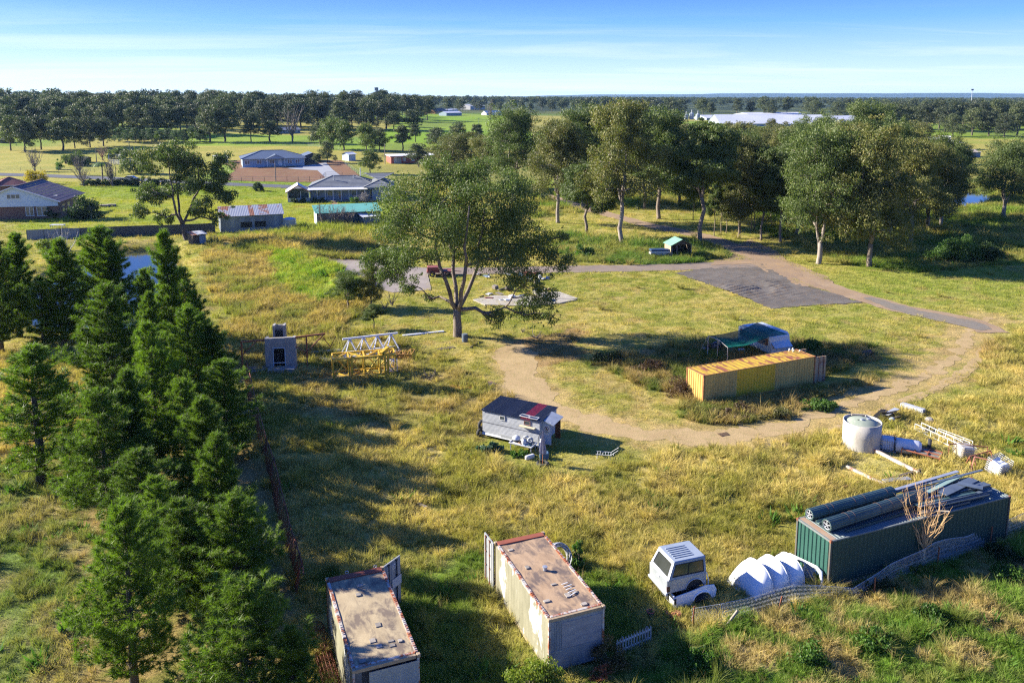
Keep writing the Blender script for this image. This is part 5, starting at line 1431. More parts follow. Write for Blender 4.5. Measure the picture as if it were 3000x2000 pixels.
# folded market umbrella in a stand
ump = GZ(Q(1590, 1362)); um = thing('umbrella', 'tall closed grey umbrella leaning in a tyre base right of the tray table', 'umbrella', ump)
MB().tube([(0, 0, 0.0), (0, 0, 2.35)], 0.025, 6).build('pole', mat('orange_pole', (0.35, 0.12, 0.05)), um)
q = MB(); n = 20; rings = []
for z, r_ in ((0.85, 0.24), (0.95, 0.26), (1.3, 0.2), (1.75, 0.13), (2.2, 0.06), (2.42, 0.01)):
    rings.append([q.v((r_ * (1 if j % 2 else 0.62) * math.cos(2 * PI * j / n), r_ * (1 if j % 2 else 0.62) * math.sin(2 * PI * j / n), z)) for j in range(n)])
for a, c in zip(rings, rings[1:]):
    for j in range(n): q.face((a[j], a[(j + 1) % n], c[(j + 1) % n], c[j]))
q.build('canopy', mat('mauve_grey_cloth', (0.33, 0.32, 0.38), (0.26, 0.25, 0.30), 3, rough=0.9), um)
q = wheel_mb(0.42, 0.2); q.build('base', black_rubber, um, smooth=True).location = (0, 0, 0.12)
q = MB(); q.tube([(-0.28, 0, 0.1), (-0.34, 0, 1.2), (-0.28, 0, 2.0), (-0.12, 0, 2.3), (0, 0, 2.2)], 0.02, 5); q.build('frame', black_rubber, um)
q = MB(); q.bevbox(-0.3, -0.22, 0, 0.3, 0.22, 0.45, 0.03); o = q.build('crate', mat('blue_crate', (0.06, 0.14, 0.24), (0.05, 0.1, 0.17), 3)); o.location = GZ(Q(1594, 1342), 0.0); tag(o, 'blue crate beside the foot of the closed umbrella', 'crate')
q = MB(); q.bevbox(-0.35, -0.12, 0, 0.35, 0.12, 0.3, 0.05); o = q.build('box', white_paint); o.location = GZ(Q(1552, 1343)); o.rotation_euler = (0, 0, 0.6); tag(o, 'small white box lying in the grass left of the umbrella', 'box')
# grey kale-like patch of leaves
def bush(name, label, p, rx, ry, rz, n, size, m, seed, cat='bush', group=None, stems=True, flat=0.8, bark=None, droop=0.1):
    r = np.random.default_rng(seed); k = 22
    d = r.normal(0, 1, (k, 3)); d /= np.linalg.norm(d, axis=1)[:, None]; d[:, 2] = np.abs(d[:, 2])
    C = d * r.uniform(0.35, 0.85, (k, 1)) * [rx, ry, rz]; C[:, 2] += rz * 0.08
    R = np.full(k, 0.34 * min(rx, ry, rz * 1.6)) * r.uniform(0.6, 1.3, k)
    V, F = leaf_cloud(C, R, n, size, r, asp=0.5, droop=droop, flat=flat)
    V[:, 2] = np.maximum(V[:, 2], 0.0)
    e = thing(name, label, cat, p, 0, group)
    np_mesh('foliage', V, F, m, e)
    if stems:
        q = MB()
        for c in C[:12]: limb(q, (r.normal(0, .06), r.normal(0, .06), -0.1), c, 0.035, 0.01, r, 0.1, 3, 4)
        q.build('stem', bark or bark_dark, e)
    return e
bush('leafy_plant', 'clump of grey green leafy plants in front of the hut', GZ(Q(1440, 1322)), 1.5, 0.6, 0.75, 2200, 0.14, lf_grey, 5, 'plant')
bush('leafy_plant', 'bright green leafy plants under the tray table', GZ(Q(1530, 1335)), 1.0, 0.5, 0.4, 1200, 0.12, lf_green, 6, 'plant')
# white sack and stick heap at the hut door
q = MB(); q.lathe([(0.001, 0), (0.2, 0.02), (0.24, 0.2), (0.17, 0.5), (0.07, 0.72), (0.09, 0.8), (0.001, 0.8)], 10); o = q.build('sack', mat('white_sack', (0.7, 0.71, 0.72), (.55, .57, .6), 5), smooth=True); o.location = GZ(hl(Lh + 0.15, 0.0)); o.scale = (1, .6, 1); tag(o, 'white sack leaning against the hut below the door sign', 'sack')
# ------------------------------------------------------------------ pickup canopy stacked on vehicle halves
silver = mat('silver_paint', (0.42, 0.45, 0.48), (0.34, 0.37, 0.40), 1.5, rough=0.4, metal=0.35)
greyp = mat('blue_grey_canopy', (0.25, 0.30, 0.35), (0.20, 0.24, 0.29), 2, rough=0.45)
whitep = mat('white_car_paint', (0.78, 0.79, 0.79), (0.70, 0.71, 0.71), 1.2, rough=0.35, fine=0.06)
tg = glassmat('tinted_glass', (0.02, 0.022, 0.02), 0.12)
# frame: near lower corner of the silver tub at px (1962,1745); long side goes right/up
cp = Q(1975, 1785, 0.0); cyaw = math.radians(17)
def clip_arch(L, z0, z1, cx, cz, r, n=10):
    """side panel outline with a wheel arch cut from its lower edge"""
    P = [(0, z0)]
    a0 = math.asin(max(-1, min(1, (z0 - cz) / r)))
    for k in range(n + 1):
        a = PI - a0 - (PI - 2 * a0) * k / n
        P.append((cx + r * math.cos(a), cz + r * math.sin(a)))
    P += [(L, z0), (L, z1), (0, z1)]
    return P
lo = thing('vehicle_shell', 'white cut off pickup rear body lying on the grass under the silver one', 'car body', GZ(cp), cyaw)
Lv, Wv = 2.15, 1.7
prof = [(0.0, 0.05), (0.95, 0.05), (1.0, 0.28), (1.12, 0.46), (1.3, 0.56), (1.55, 0.58), (1.78, 0.50), (1.92, 0.34), (1.98, 0.2), (2.2, 0.25), (2.25, 0.62), (2.12, 0.86), (1.6, 0.9), (0.9, 0.74), (0.12, 0.62), (-0.02, 0.5)]
for y in (0, Wv - 0.05):
    q = MB(); q.extrude([(a, y, b) for a, b in prof], (0, 0.05, 0)); q.build('side_panel', whitep, lo)
q = MB(); q.tube([(0.98 + 0.52 * (1 - math.cos(t)) * 0.98, -0.02, 0.2 + 0.44 * math.sin(t)) for t in np.linspace(0.0, PI, 12)], 0.045, 6); q.build('wheel_arch', whitep, lo, smooth=True)
q = MB(); q.bevbox(-0.05, 0.03, 0.05, 0.04, Wv - 0.03, 0.66, 0.03); q.build('tailgate', whitep, lo)
q = MB(); q.box(-0.10, 0.45, 0.18, -0.05, 1.3, 0.5); q.box(-0.02, -0.012, 0.22, 0.10, 0.0, 0.52); q.build('lamp_recess', darkm, lo)
q = MB(); q.box(0.05, 0.05, 0.1, 2.0, Wv - 0.06, 0.14); q.box(0.6, 0.3, 0.14, 1.4, 1.2, 0.6); q.build('floor_panel', darkm, lo)
up = thing('pickup_tub', 'silver pickup tub with wheel arch and tailgate stacked on the white shell', 'car body', GZ(cp, 0.72), cyaw + 0.05, tilt=None)
up.location.x -= 0.28; up.location.y += 0.12
up.rotation_euler = (0.0, -0.03, cyaw + 0.03)
Lu, Wu = 2.05, 1.75
P = clip_arch(Lu, 0.0, 0.62, 1.42, -0.05, 0.48)
for y in (0, Wu - 0.05):
    q = MB(); q.extrude([(a, y, b) for a, b in P], (0, 0.05, 0)); q.build('side_panel', silver, up)
q = MB(); q.bevbox(-0.06, 0.0, 0.0, 0.03, Wu, 0.66, 0.03); t_ = q.build('tailgate', silver, up)
q = MB(); q.box(-0.085, 0.75, 0.42, -0.06, 1.0, 0.5); q.build('handle', white_paint, t_)
q = MB(); q.box(-0.07, 0.01, 0.08, 0.09, 0.06, 0.36); q.v((0, 0, 0)); q.V.pop(); q.build('tail_lamp', mat('smoked_lamp', (0.10, 0.03, 0.03), (0.05, 0.03, 0.03), 3, rough=0.2), up).location = (0, -0.02, 0)
q = MB(); q.bevbox(-0.14, -0.02, -0.12, -0.02, Wu + 0.02, 0.02, 0.02); q.build('bumper', silver, up)
q = MB(); q.box(0.1, 0.06, 0.02, Lu, Wu - 0.06, 0.06); q.box(1.0, 0.05, 0, 1.85, 0.3, 0.4); q.build('inner_tub', darkm, up)
q = MB(); q.tube([(1.42 + 0.5 * math.cos(t), -0.015, -0.05 + 0.5 * math.sin(t)) for t in np.linspace(0.1, PI - 0.1, 12)], 0.03, 6); q.build('wheel_arch', silver, up, smooth=True)
q = MB(); q.tube([(Lu + 0.02, 0.0, 0.62), (Lu + 0.12, 0.0, 0.3), (Lu + 0.14, 0.02, -0.1)], 0.025, 6); q.build('edge_bar', whitep, up)
can = thing('pickup_canopy', 'grey fibreglass pickup canopy with ribbed roof and tinted windows on top of the stack', 'canopy', (up.location.x, up.location.y, up.location.z + 0.64), cyaw + 0.03)
Lc, Wc, Hc_ = 2.05, 1.75, 0.78
# body: tapered shell
i0, i1 = 0.0, 0.14
bt = [(0, 0, 0), (Lc, 0, 0), (Lc, Wc, 0), (0, Wc, 0)]
tp = [(0.34, i1, Hc_), (Lc - 0.02, i1, Hc_), (Lc - 0.02, Wc - i1, Hc_), (0.34, Wc - i1, Hc_)]
def wallp(a, b, c, d, holes, m, name, parent):
    """quad wall with rectangular openings given in (s,t) and glazed panes"""
    a, b, c, d = map(Vector, (a, b, c, d))
    def pt(s, t, o=0):
        p = a.lerp(b, s).lerp(d.lerp(c, s), t)
        return p + N * o
    N = (b - a).cross(d - a).normalized()
    q = MB()
    ss = sorted({0, 1, *[h[0] for h in holes], *[h[2] for h in holes]}); tt = sorted({0, 1, *[h[1] for h in holes], *[h[3] for h in holes]})
    for s0, s1 in zip(ss, ss[1:]):
        for t0, t1 in zip(tt, tt[1:]):
            if any(h[0] - 1e-6 <= s0 and s1 <= h[2] + 1e-6 and h[1] - 1e-6 <= t0 and t1 <= h[3] + 1e-6 for h in holes): continue
            q.poly([pt(s0, t0), pt(s1, t0), pt(s1, t1), pt(s0, t1)]); q.poly([pt(s0, t1, -.03), pt(s1, t1, -.03), pt(s1, t0, -.03), pt(s0, t0, -.03)])
    o = q.build(name, m, parent)
    for h in holes:
        g = MB()
        g.poly([pt(h[0], h[1], -0.015), pt(h[2], h[1], -0.015), pt(h[2], h[3], -0.015), pt(h[0], h[3], -0.015)])
        g.poly([pt(h[0], h[3], -0.022), pt(h[2], h[3], -0.022), pt(h[2], h[1], -0.022), pt(h[0], h[1], -0.022)])
        g.build('window', tg, parent)
        g = MB(); k = [pt(h[0], h[1], .008), pt(h[2], h[1], .008), pt(h[2], h[3], .008), pt(h[0], h[3], .008)]
        g.tube(k, 0.022, 5, closed=True); g.build('window_frame', black_rubber if m is greyp else m, parent)
    return o
wallp(bt[0], bt[1], tp[1], tp[0], [(0.08, 0.18, 0.5, 0.86), (0.5, 0.18, 0.93, 0.86)], greyp, 'side_panel', can)
wallp(bt[2], bt[3], tp[3], tp[2], [(0.08, 0.18, 0.9, 0.86)], greyp, 'side_panel', can)
wallp(bt[3], bt[0], tp[0], tp[3], [(0.08, 0.1, 0.92, 0.9)], whitep, 'rear_panel', can)
wallp(bt[1], bt[2], tp[2], tp[1], [(0.15, 0.3, 0.85, 0.8)], greyp, 'front_panel', can)
q = MB(); q.bevbox(0.30, i1 - 0.03, Hc_ - 0.03, Lc + 0.01, Wc - i1 + 0.03, Hc_ + 0.06, 0.05); q.build('roof', mat('pale_canopy_roof', (0.28, 0.32, 0.37), (0.22, 0.26, 0.31), 2, rough=0.5), can)
for k in range(6):
    q = MB(); y = 0.38 + k * 0.17; q.bevbox(0.5, y, Hc_ + 0.055, 1.55, y + 0.08, Hc_ + 0.09, 0.015); q.build('roof_rib', greyp, can)
footprint(cp, cyaw, 2.1, 1.7, 0.0)
# dog-sized orange rubbish and bucket by the fence
bk = thing('bucket', 'small dark bucket with red rim right of the white grey container', 'bucket', GZ(Q(1905, 1815)))
MB().lathe([(0.001, 0), (0.13, 0), (0.17, 0.3), (0.15, 0.3), (0.11, 0.03), (0.001, 0.03)], 14).build('pail', mat('dark_pail', (0.04, 0.04, 0.05)), bk)
MB().lathe([(0.15, 0.29), (0.185, 0.29), (0.185, 0.32), (0.15, 0.32), (.15, .29)], 14).build('rim', mat('red_rim', (0.4, 0.08, 0.06)), bk)
r = np.random.default_rng(3)
for k in range(7):
    q = MB(); a = [(r.uniform(-.15, .15), r.uniform(-.12, .12)) for _ in range(5)]
    q.extrude([(0.22 * math.cos(t) * r.uniform(.6, 1), 0.16 * math.sin(t) * r.uniform(.6, 1), 0) for t in np.linspace(0, 2 * PI, 8)[:-1]], (0, 0, r.uniform(.04, .12)))
    o = q.build('rag', mat('orange_rag', (0.42, 0.17, 0.07), (0.30, 0.11, 0.05), 5, rough=1.0)); o.location = GZ(Q(1955 + 5 * k + 8 * (k % 2), 1806 + 3 * (k % 3)), 0.05 + 0.035 * k); o.rotation_euler = (0.3 * r.normal(), 0.3 * r.normal(), k)
    tag(o, 'crumpled orange brown rag in the heap by the first fence post', 'rag', 'orange rags in a heap')

# ------------------------------------------------------------------ white fibreglass shells
def cowl(label, px, py, W_=2.15, D_=1.05, H_=1.3, n=18, m=12):
    """roof cowl: flat lip in front, swelling up to a full arch at the back"""
    e = thing('fibreglass_shell', label, 'fibreglass shell', GZ(Q(px, py)), math.radians(-68))
    rows = []; q = MB()
    for j in range(m + 1):
        v = j / m; row = []
        for i in range(n + 1):
            u = i / n; a = PI * u
            x = W_ / 2 * (1 - math.copysign(abs(math.cos(a)) ** 0.85, math.cos(a)))
            row.append(q.v((x, v * D_ - 0.10 * math.sin(a) * (1 - v), 0.03 + H_ * (math.sin(a) ** 0.6 if 0 < i < n else 0) * math.sin(PI / 2 * min(1, v * 1.02)) ** 0.72)))
        rows.append(row)
    for a, b in zip(rows, rows[1:]):
        for i in range(n): q.face((a[i], a[i + 1], b[i + 1], b[i]))
    o = q.build('shell', fibreglass, e, smooth=True); md = o.modifiers.new('thick', 'SOLIDIFY'); md.thickness = 0.035; md.offset = -1
    q = MB(); q.tube([Vector(q_) for q_ in [(W_ / 2 * (1 - math.copysign(abs(math.cos(PI * i / n)) ** 0.85, math.cos(PI * i / n))), D_, 0.03 + H_ * (math.sin(PI * i / n) ** 0.6 if 0 < i < n else 0)) for i in range(n + 1)]], 0.03, 6); q.build('rim', fibreglass, e, smooth=True)
    MB().box(-0.05, -0.16, 0.0, W_ + 0.05, 0.02, 0.05).build('lip', fibreglass, e)
    for k in range(5): MB().lathe([(0.03, 0), (0.03, 0.012), (0.001, 0.014)], 8).build('bolt', darkm, e).location = (0.15 + 0.1 * k, -0.06, 0.05)
    return e
for k in range(3):
    p_ = Q(2132, 1698) + Vector((math.cos(math.radians(22)) * 1.04 * k, math.sin(math.radians(22)) * 1.04 * k, 0))
    a_ = to_px(p_.x, p_.y, 0.0); cowl(('front white curved fibreglass shell nearest the sagging wire fence', 'middle white curved fibreglass shell of the three', 'rear white curved fibreglass shell next to the window frame shell')[k], float(a_[0]), float(a_[1]), 2.15 - 0.08 * k, 1.0, 1.28)
# open shell of window frames against the green container
wf = thing('canopy_frame', 'white canopy side with two empty window openings leaning by the green container end', 'canopy', GZ(Q(2300, 1655)), math.radians(-64))
P1 = [(0, 0), (2.3, 0.0), (2.35, 0.5), (2.2, 0.95), (1.9, 1.02), (0.15, 0.78), (0.02, 0.55)]
def frame_ring(pts, r_, name, m):
    q = MB(); q.tube([(a, 0.0, b) for a, b in pts], r_, 8, closed=True); q.build(name, m, wf, smooth=True)
frame_ring(P1, 0.085, 'outer_frame', fibreglass)
q = MB(); q.bar((1.25, 0, 0.05), (1.2, 0, 0.9), 0.14, 0.07); q.build('pillar', fibreglass, wf)
q = MB(); q.box(-0.05, -0.05, -0.05, 0.32, 0.05, 0.55); q.build('lower_panel', fibreglass, wf)
q = MB(); q.box(1.3, -0.015, 0.08, 2.2, 0.0, 0.9); q.build('window', glassmat('pale_glass', (0.20, 0.23, 0.25), 0.2), wf)
wf.rotation_euler = (math.radians(-10), 0, math.radians(-64))

# ------------------------------------------------------------------ sagging chain link fence
top = [(2032, 1790), (2118, 1785), (2190, 1770), (2261, 1744), (2332, 1728), (2440, 1722), (2506, 1722), (2580, 1692), (2617, 1670), (2669, 1643), (2709, 1621), (2745, 1597), (2785, 1585), (2837, 1575), (2892, 1548), (2923, 1533), (2969, 1524), (3040, 1490)]
bot = [(2027, 1835), (2118, 1837), (2190, 1820), (2261, 1800), (2332, 1788), (2440, 1757), (2506, 1750), (2580, 1725), (2617, 1715), (2669, 1695), (2709, 1680), (2745, 1662), (2785, 1645), (2837, 1625), (2892, 1600), (2923, 1588), (2969, 1570), (3040, 1545)]
B3 = [GZ(Q(a, b, 0.0)) for a, b in bot]
T3 = []
for (a, b), g in zip(top, B3):
    h = min(1.15, max(0.35, hgt(g, b) if False else (HC - 0) * 0 + 0.0 or 0.8)); T3.append(h)
T3 = [max(0.3, min(1.2, hgt(Vector(Q(b_[0], b_[1])), t_[1]))) for t_, b_ in zip(top, bot)]
fe = thing('chain_link_fence', 'sagging chain link fence running along the lower right past the green container', 'fence', B3[0])
org = B3[0].copy()
S = [0]
for a, b in zip(B3, B3[1:]): S.append(S[-1] + (b - a).length)
def fpt(s, f):
    i = max(0, min(len(S) - 2, int(np.searchsorted(S, s) - 1))); t = (s - S[i]) / (S[i + 1] - S[i])
    p = B3[i].lerp(B3[i + 1], t); h = T3[i] * (1 - t) + T3[i + 1] * t
    sag = 0.04 * math.sin(s * 1.3) * f
    dirn = (B3[i + 1] - B3[i]).normalized(); nrm = Vector((-dirn.y, dirn.x, 0))
    return p + Vector((0, 0, h * f - 0.02)) + nrm * (0.25 * f + sag) - org
cell = 0.075
q = MB(); n = int(S[-1] / cell)
for k in range(n):
    s0 = k * cell; rows_ = 11
    pts = [fpt(min(S[-1], s0 + (cell * 0.62 if j % 2 else -cell * 0.12) + 0.02 * math.sin(j)), j / rows_) + Vector((0, 0, 0)) for j in range(rows_ + 1)]
    q.tube(pts, 0.0075, 3, cap=False)
mesh_wire = mat('wire_galvanised', (0.60, 0.62, 0.65), (0.5, 0.52, 0.55), 2, rough=0.45, metal=0.4)
tag(q.build('chain_mesh', mesh_wire, fe), kind='stuff')
q = MB(); q.tube([fpt(s, 1.0) for s in np.arange(0, S[-1], 0.4)], 0.007, 4); q.build('top_wire', mesh_wire, fe)
for k, (x, y, tx, ty, m_) in enumerate(((2028, 1836, 2033, 1776, steel_rust), (2277, 1806, 2289, 1756, steel_rust), (2121, 1840, 2160, 1797, timber), (2560, 1742, 2562, 1690, steel_rust), (2745, 1668, 2748, 1610, steel_rust), (2900, 1600, 2903, 1540, steel_rust))):
    a = GZ(Q(x, y)); h = hgt(Vector(Q(x, y)), ty); b = a + Vector(((tx - x) * mpp(a), 0.05, h))
    q = MB(); q.bar(a - org - Vector((0, 0, .15)), b - org, 0.055 if m_ is steel_rust else 0.09); q.build('post', m_, fe)
# vines on the fence
for k, (x, y, l) in enumerate(((2580, 1730, 'tangled brown green vine on the chain link fence by the container corner'), (2700, 1690, 'yellow leaved vine hanging on the fence below the bare shrub'), (2520, 1735, 'low scrub on the fence beside the white shells'))):
    bush('fence_vine', l, GZ(Q(x, y)), 1.1, 0.45, 0.7, 1500, 0.07, (lf_dark, lf_ygreen, leafmat('olive_scrub', (0.14, 0.13, 0.05), (0.08, 0.085, 0.03), (0.20, 0.18, 0.06), 2.0))[k], 40 + k, 'vine')
# bare orange shrub in front of the green container
def bare_shrub(name, label, p, h, w, n, m, seed, cat='shrub', r0=0.035, group=None, sub=5, trunk=0.15, tips=None, bend=0.10):
    r = np.random.default_rng(seed); e = thing(name, label, cat, p, 0, group); q = MB()
    base = Vector((0, 0, -0.15)); T_ = []
    for k in range(n):
        a = r.uniform(0, 2 * PI); l = r.uniform(0.7, 1.0)
        tip = Vector((w * 0.5 * l * math.cos(a) * r.uniform(.3, 1), w * 0.5 * l * math.sin(a) * r.uniform(.3, 1), h * l))
        st = Vector((0, 0, h * trunk))
        pts = limb(q, st if k else base, tip, r0 * r.uniform(.6, 1), r0 * 0.15, r, bend, 5, 4)
        for j in range(sub):
            s_ = pts[int(r.integers(1, 5))]; d = (Vector((r.normal(0, .4), r.normal(0, .4), r.uniform(.3, .9))) + (tip.normalized() * 1.6 if bend < .05 else Vector())).normalized() * h * r.uniform(.15, .38)
            p2 = limb(q, s_, s_ + d, r0 * 0.28, r0 * 0.08, r, 0.12, 3, 3)
            for i in range(2):
                d2 = Vector((r.normal(0, .5), r.normal(0, .5), r.uniform(.2, .8))).normalized() * h * r.uniform(.06, .16); q.tube([p2[2], p2[2] + d2], [r0 * .12, r0 * .05], 3, cap=False)
            T_.append(s_ + d)
    q.tube([base, (0, 0, h * trunk)], r0 * 1.5, 6)
    q.build('branches', m, e)
    if tips:
        V, F = leaf_cloud([tuple(t) for t in T_], [h * 0.06] * len(T_), len(T_) * 10, 0.05, r); np_mesh('leaves', V, F, tips, e)
    return e
bare_shrub('bare_shrub', 'leafless orange brown shrub standing in front of the green container', GZ(Q(2704, 1662)), 4.4, 3.6, 16, mat('orange_twigs', (0.62, 0.40, 0.18), (0.5, 0.3, 0.14), 3), 12, r0=0.042, sub=4, trunk=0.22, bend=0.035)

# picket fence and creeper at the lower middle
pf = thing('picket_fence', 'short length of white picket fence in the shade of the right hand container', 'fence', GZ(Q(1808, 1935)), 0)
a = GZ(Q(1808, 1935)); b = GZ(Q(1905, 1893)); L = (b - a).length; pf.rotation_euler = (0, 0, yaw_of(a, b)); n = 13
for k in range(n):
    x = k * L / (n - 1); q = MB(); q.extrude([(x - 0.035, 0, 0.05), (x + 0.035, 0, 0.05), (x + 0.035, 0, 0.82), (x, 0, 0.9), (x - 0.035, 0, 0.82)], (0, 0.02, 0)); q.build('picket', mat('shade_greyed_picket', (.34, .34, .33), (.22, .22, .21), 3), pf)  # white pickets greyed, the container's shade put into their colour
for z in (0.25, 0.65): MB().box(-0.05, 0.02, z, L + 0.05, 0.05, z + 0.07).build('rail', white_paint, pf)
for x in (0.3, L - 0.2): MB().box(x, 0.05, -0.2, x + 0.07, 0.12, 0.85).build('post', timber, pf)
bush('creeper', 'reddish brown creeper over the near right corner of the middle container', GZ(Q(1790, 1960)), 1.0, 0.8, 1.5, 2200, 0.08, leafmat('brown_creeper', (0.10, 0.07, 0.035), (0.055, 0.06, 0.02), (0.22, 0.10, 0.05), 2), 61, 'creeper')
bush('creeper', 'sprays of pinkish red leaves at the foot of the picket fence', GZ(Q(1762, 1990)), 0.7, 0.4, 0.9, 420, 0.09, lf_red, 62, 'creeper')
bush('leafy_shrub', 'yellow green leafy shrub in front of the near corner of the middle container', GZ(Q(1560, 2040)), 1.6, 0.9, 2.2, 5200, 0.085, lf_ygreen, 63, 'shrub')
bush('leafy_shrub', 'yellow flecked shrub at the bottom edge between the two pale containers', GZ(Q(1420, 2080)), 1.4, 0.8, 1.3, 3800, 0.085, lf_ygreen, 64, 'shrub')
bush('leafy_shrub', 'tall slim green weed bush beside the hose coil', GZ(Q(1695, 1668)), 0.45, 0.45, 1.8, 1500, 0.10, lf_green, 65, 'shrub')
bush('leafy_shrub', 'small green shrub at the near corner of the green container', GZ(Q(2404, 1715)), 0.6, 0.5, 0.8, 900, 0.10, lf_green, 66, 'shrub')
bush('leafy_shrub', 'bluish green shrub in the rough grass at the lower right', GZ(Q(2370, 1950)), 0.9, 0.8, 1.0, 1800, 0.10, lf_green, 67, 'shrub')
for k, (x, y, l) in enumerate(((2960, 1700, 'bright green bank of leaves at the right edge below the fence'), (2950, 1640, 'dark green scrub at the right edge along the fence'), (2050, 1960, 'low green shrub below the end of the chain link fence'), (2560, 1900, 'green leafy clump in the rough at the lower right middle'), (2720, 1830, 'wide green leafy clump in the rough grass further right'))):
    bush('leafy_shrub', l, GZ(Q(x, y)), 1.2, 0.9, 0.8, 2000, 0.12, lf_green if k != 1 else lf_dark, 70 + k, 'shrub')

# hose coil
hc = thing('hose_coil', 'coil of white and grey pipe standing behind the middle container', 'hose coil', GZ(Q(1652, 1668)), 0.0)
hc.location = GZ(Q(1650, 1672), 0.05)
rr_ = random.Random(2)
for k in range(16):
    q = MB(); R_ = 0.62 + rr_.uniform(-.12, .08); cz = 0.72
    q.tube([(R_ * math.cos(t) , -0.1 + 0.02 * k + 0.06 * math.sin(2 * t + k), cz + R_ * math.sin(t) * 0.95) for t in np.linspace(0, 2 * PI, 25)[:-1]], 0.022, 5, closed=True)
    q.build('pipe_loop', (mat('white_pipe', (0.6, 0.6, 0.6), (0.48, 0.48, 0.5), 3), mat('grey_pipe', (0.25, 0.26, 0.27)))[k % 3 == 2], hc, smooth=True)
hc.rotation_euler = (math.radians(-28), 0, math.radians(35))

# ------------------------------------------------------------------ rusty fence along the pines
path = [(712, 1095), (735, 1215), (766, 1330), (786, 1392), (803, 1478), (832, 1592), (858, 1690), (868, 1748)]
tops = [1060, 1185, 1262, 1350, 1392, 1480, 1600, 1690]
RB = [GZ(Q(a, b)) for a, b in path]; rf = thing('wire_fence', 'collapsed rusty wire and sheet fence along the foot of the pines', 'fence', RB[0]); o0 = RB[0].copy()
rustw = mat('rust_wire', (0.22, 0.075, 0.035), (0.14, 0.05, 0.03), 3, rough=0.9)
for i in range(len(RB) - 1):
    a, b = RB[i] - o0, RB[i + 1] - o0
    h0 = 1.05 + 0.2 * math.sin(i * 2.1); h1 = 1.05 + 0.2 * math.sin(i * 2.1 + 2.1)
    q = MB(); n = 44
    for k in range(n):
        t = k / n; p = a.lerp(b, t); h = h0 * (1 - t) + h1 * t; le = 0.35 + 0.15 * math.sin(t * 6 + i)
        q.tube([p, p + Vector((le * .4, 0, h * .5)), p + Vector((le, 0.02, h + 0.08 * math.sin(k * 1.7)))], 0.011, 3, cap=False)
    for f in np.linspace(0.05, 1, 11):
        q.tube([a.lerp(b, t) + Vector(((0.35 + .1 * math.sin(t * 6 + i)) * f, 0, (h0 * (1 - t) + h1 * t) * f + 0.03 * math.sin(t * 9 + f * 5))) for t in np.linspace(0, 1, 9)], 0.009, 3, cap=False)
    tag(q.build('wire_mesh', rustw, rf), kind='stuff')
    q = MB(); q.tube([a + Vector((0.4, 0, h0)), a.lerp(b, .5) + Vector((0.45, 0, (h0 + h1) / 2 - .12)), b + Vector((0.4, 0, h1))], 0.035, 5); q.build('top_rail', rustw, rf)
    q = MB(); q.bar(a - Vector((0, 0, .2)), a + Vector((0.42, 0, h0 + 0.15)), 0.07); q.build('post', timber_dk, rf)
# rusty roll of mesh beside the left container
ro = thing('mesh_roll', 'long rusty roll of wire mesh lying between the pines and the left container', 'mesh roll', GZ(Q(975, 1990), 0.0))
a = GZ(Q(985, 2060)); b = GZ(Q(925, 1850)); ro.location = a; ro.rotation_euler = (0, 0, yaw_of(a, b)); L = (b - a).length
q = MB(); n = 60
for k in range(n):
    x = k * L / n; R_ = 0.34 + 0.03 * math.sin(k * .8); q.tube([(x + 0.03 * math.sin(3 * t), R_ * math.cos(t), 0.34 + R_ * math.sin(t)) for t in np.linspace(0, 2 * PI, 15)[:-1]], 0.012, 3, closed=True)
for t in np.linspace(0, 2 * PI, 15)[:-1]: q.tube([(0, .34 * math.cos(t), .34 + .34 * math.sin(t)), (L, .34 * math.cos(t), .34 + .34 * math.sin(t))], 0.008, 3, cap=False)
tag(q.build('coiled_wire', rustw, ro), kind='stuff')
q = MB(); q.bar((0.3, -0.5, 0.0), (0.9, -0.9, 1.5), 0.03); q.build('cane', timber, ro)

# ------------------------------------------------------------------ tank and scrap on the right
tk = thing('water_tank', 'round concrete water tank with sunken green lid beside the sandy track', 'water tank', GZ(Q(2522, 1306), 0.0))
R_ = 53 * mpp(tk.location); Ht = hgt(tk.location, 1228) - 0.1
tc_ = mat('tank_concrete', (0.50, 0.47, 0.41), (0.38, 0.35, 0.30), 0.9, rough=0.85, stain=(0.24, 0.20, 0.16), stain_lo=.55, stain_hi=.75, stain_scale=1.1, stretch=(1, 1, 0.4), bump=0.1)
MB().lathe([(R_ * 0.99, -0.2), (R_ * 0.99, Ht * .5), (R_, Ht + 0.02), (R_ - 0.06, Ht + 0.02), (R_ - 0.08, Ht - 0.35)], 40).build('wall', tc_, tk, smooth=True)
MB().lathe([(R_ - 0.07, Ht - 0.22), (R_ * 0.75, Ht - 0.02), (R_ * .4, Ht + 0.14), (0.001, Ht + 0.18)], 40).build('lid', mat('mossy_lid', (0.28, 0.31, 0.24), (0.20, 0.24, 0.18), 1.5, rough=.8, stain=(.36, .34, .29), stain_lo=.6, stain_hi=.7), tk, smooth=True)
for k, (x, y, r_, h_) in enumerate(((-0.15, -0.25, 0.11, 0.12), (0.35, -0.1, 0.13, 0.1), (-0.4, -0.2, 0.05, 0.06), (0.2, 0.45, 0.06, 0.05))):
    MB().lathe([(r_, 0), (r_, h_), (r_ * .8, h_ + .02), (0.001, h_ + .02)], 12).build('lid_fitting', galv if k < 2 else darkm, tk).location = (x, y, Ht + 0.10)
MB().box(-0.45, R_ * .7, Ht - 0.02, 0.45, R_ * .85, Ht + 0.08).build('lid_plank', timber, tk).rotation_euler = (0, 0, -0.1)
footprint((tk.location.x - R_, tk.location.y - R_), 0, 2 * R_, 2 * R_)
plast = mat('milky_plastic', (0.66, 0.68, 0.70), (0.55, 0.58, 0.61), 3, rough=0.45, stain=(0.35, 0.27, 0.18), stain_lo=.62, stain_hi=.72)
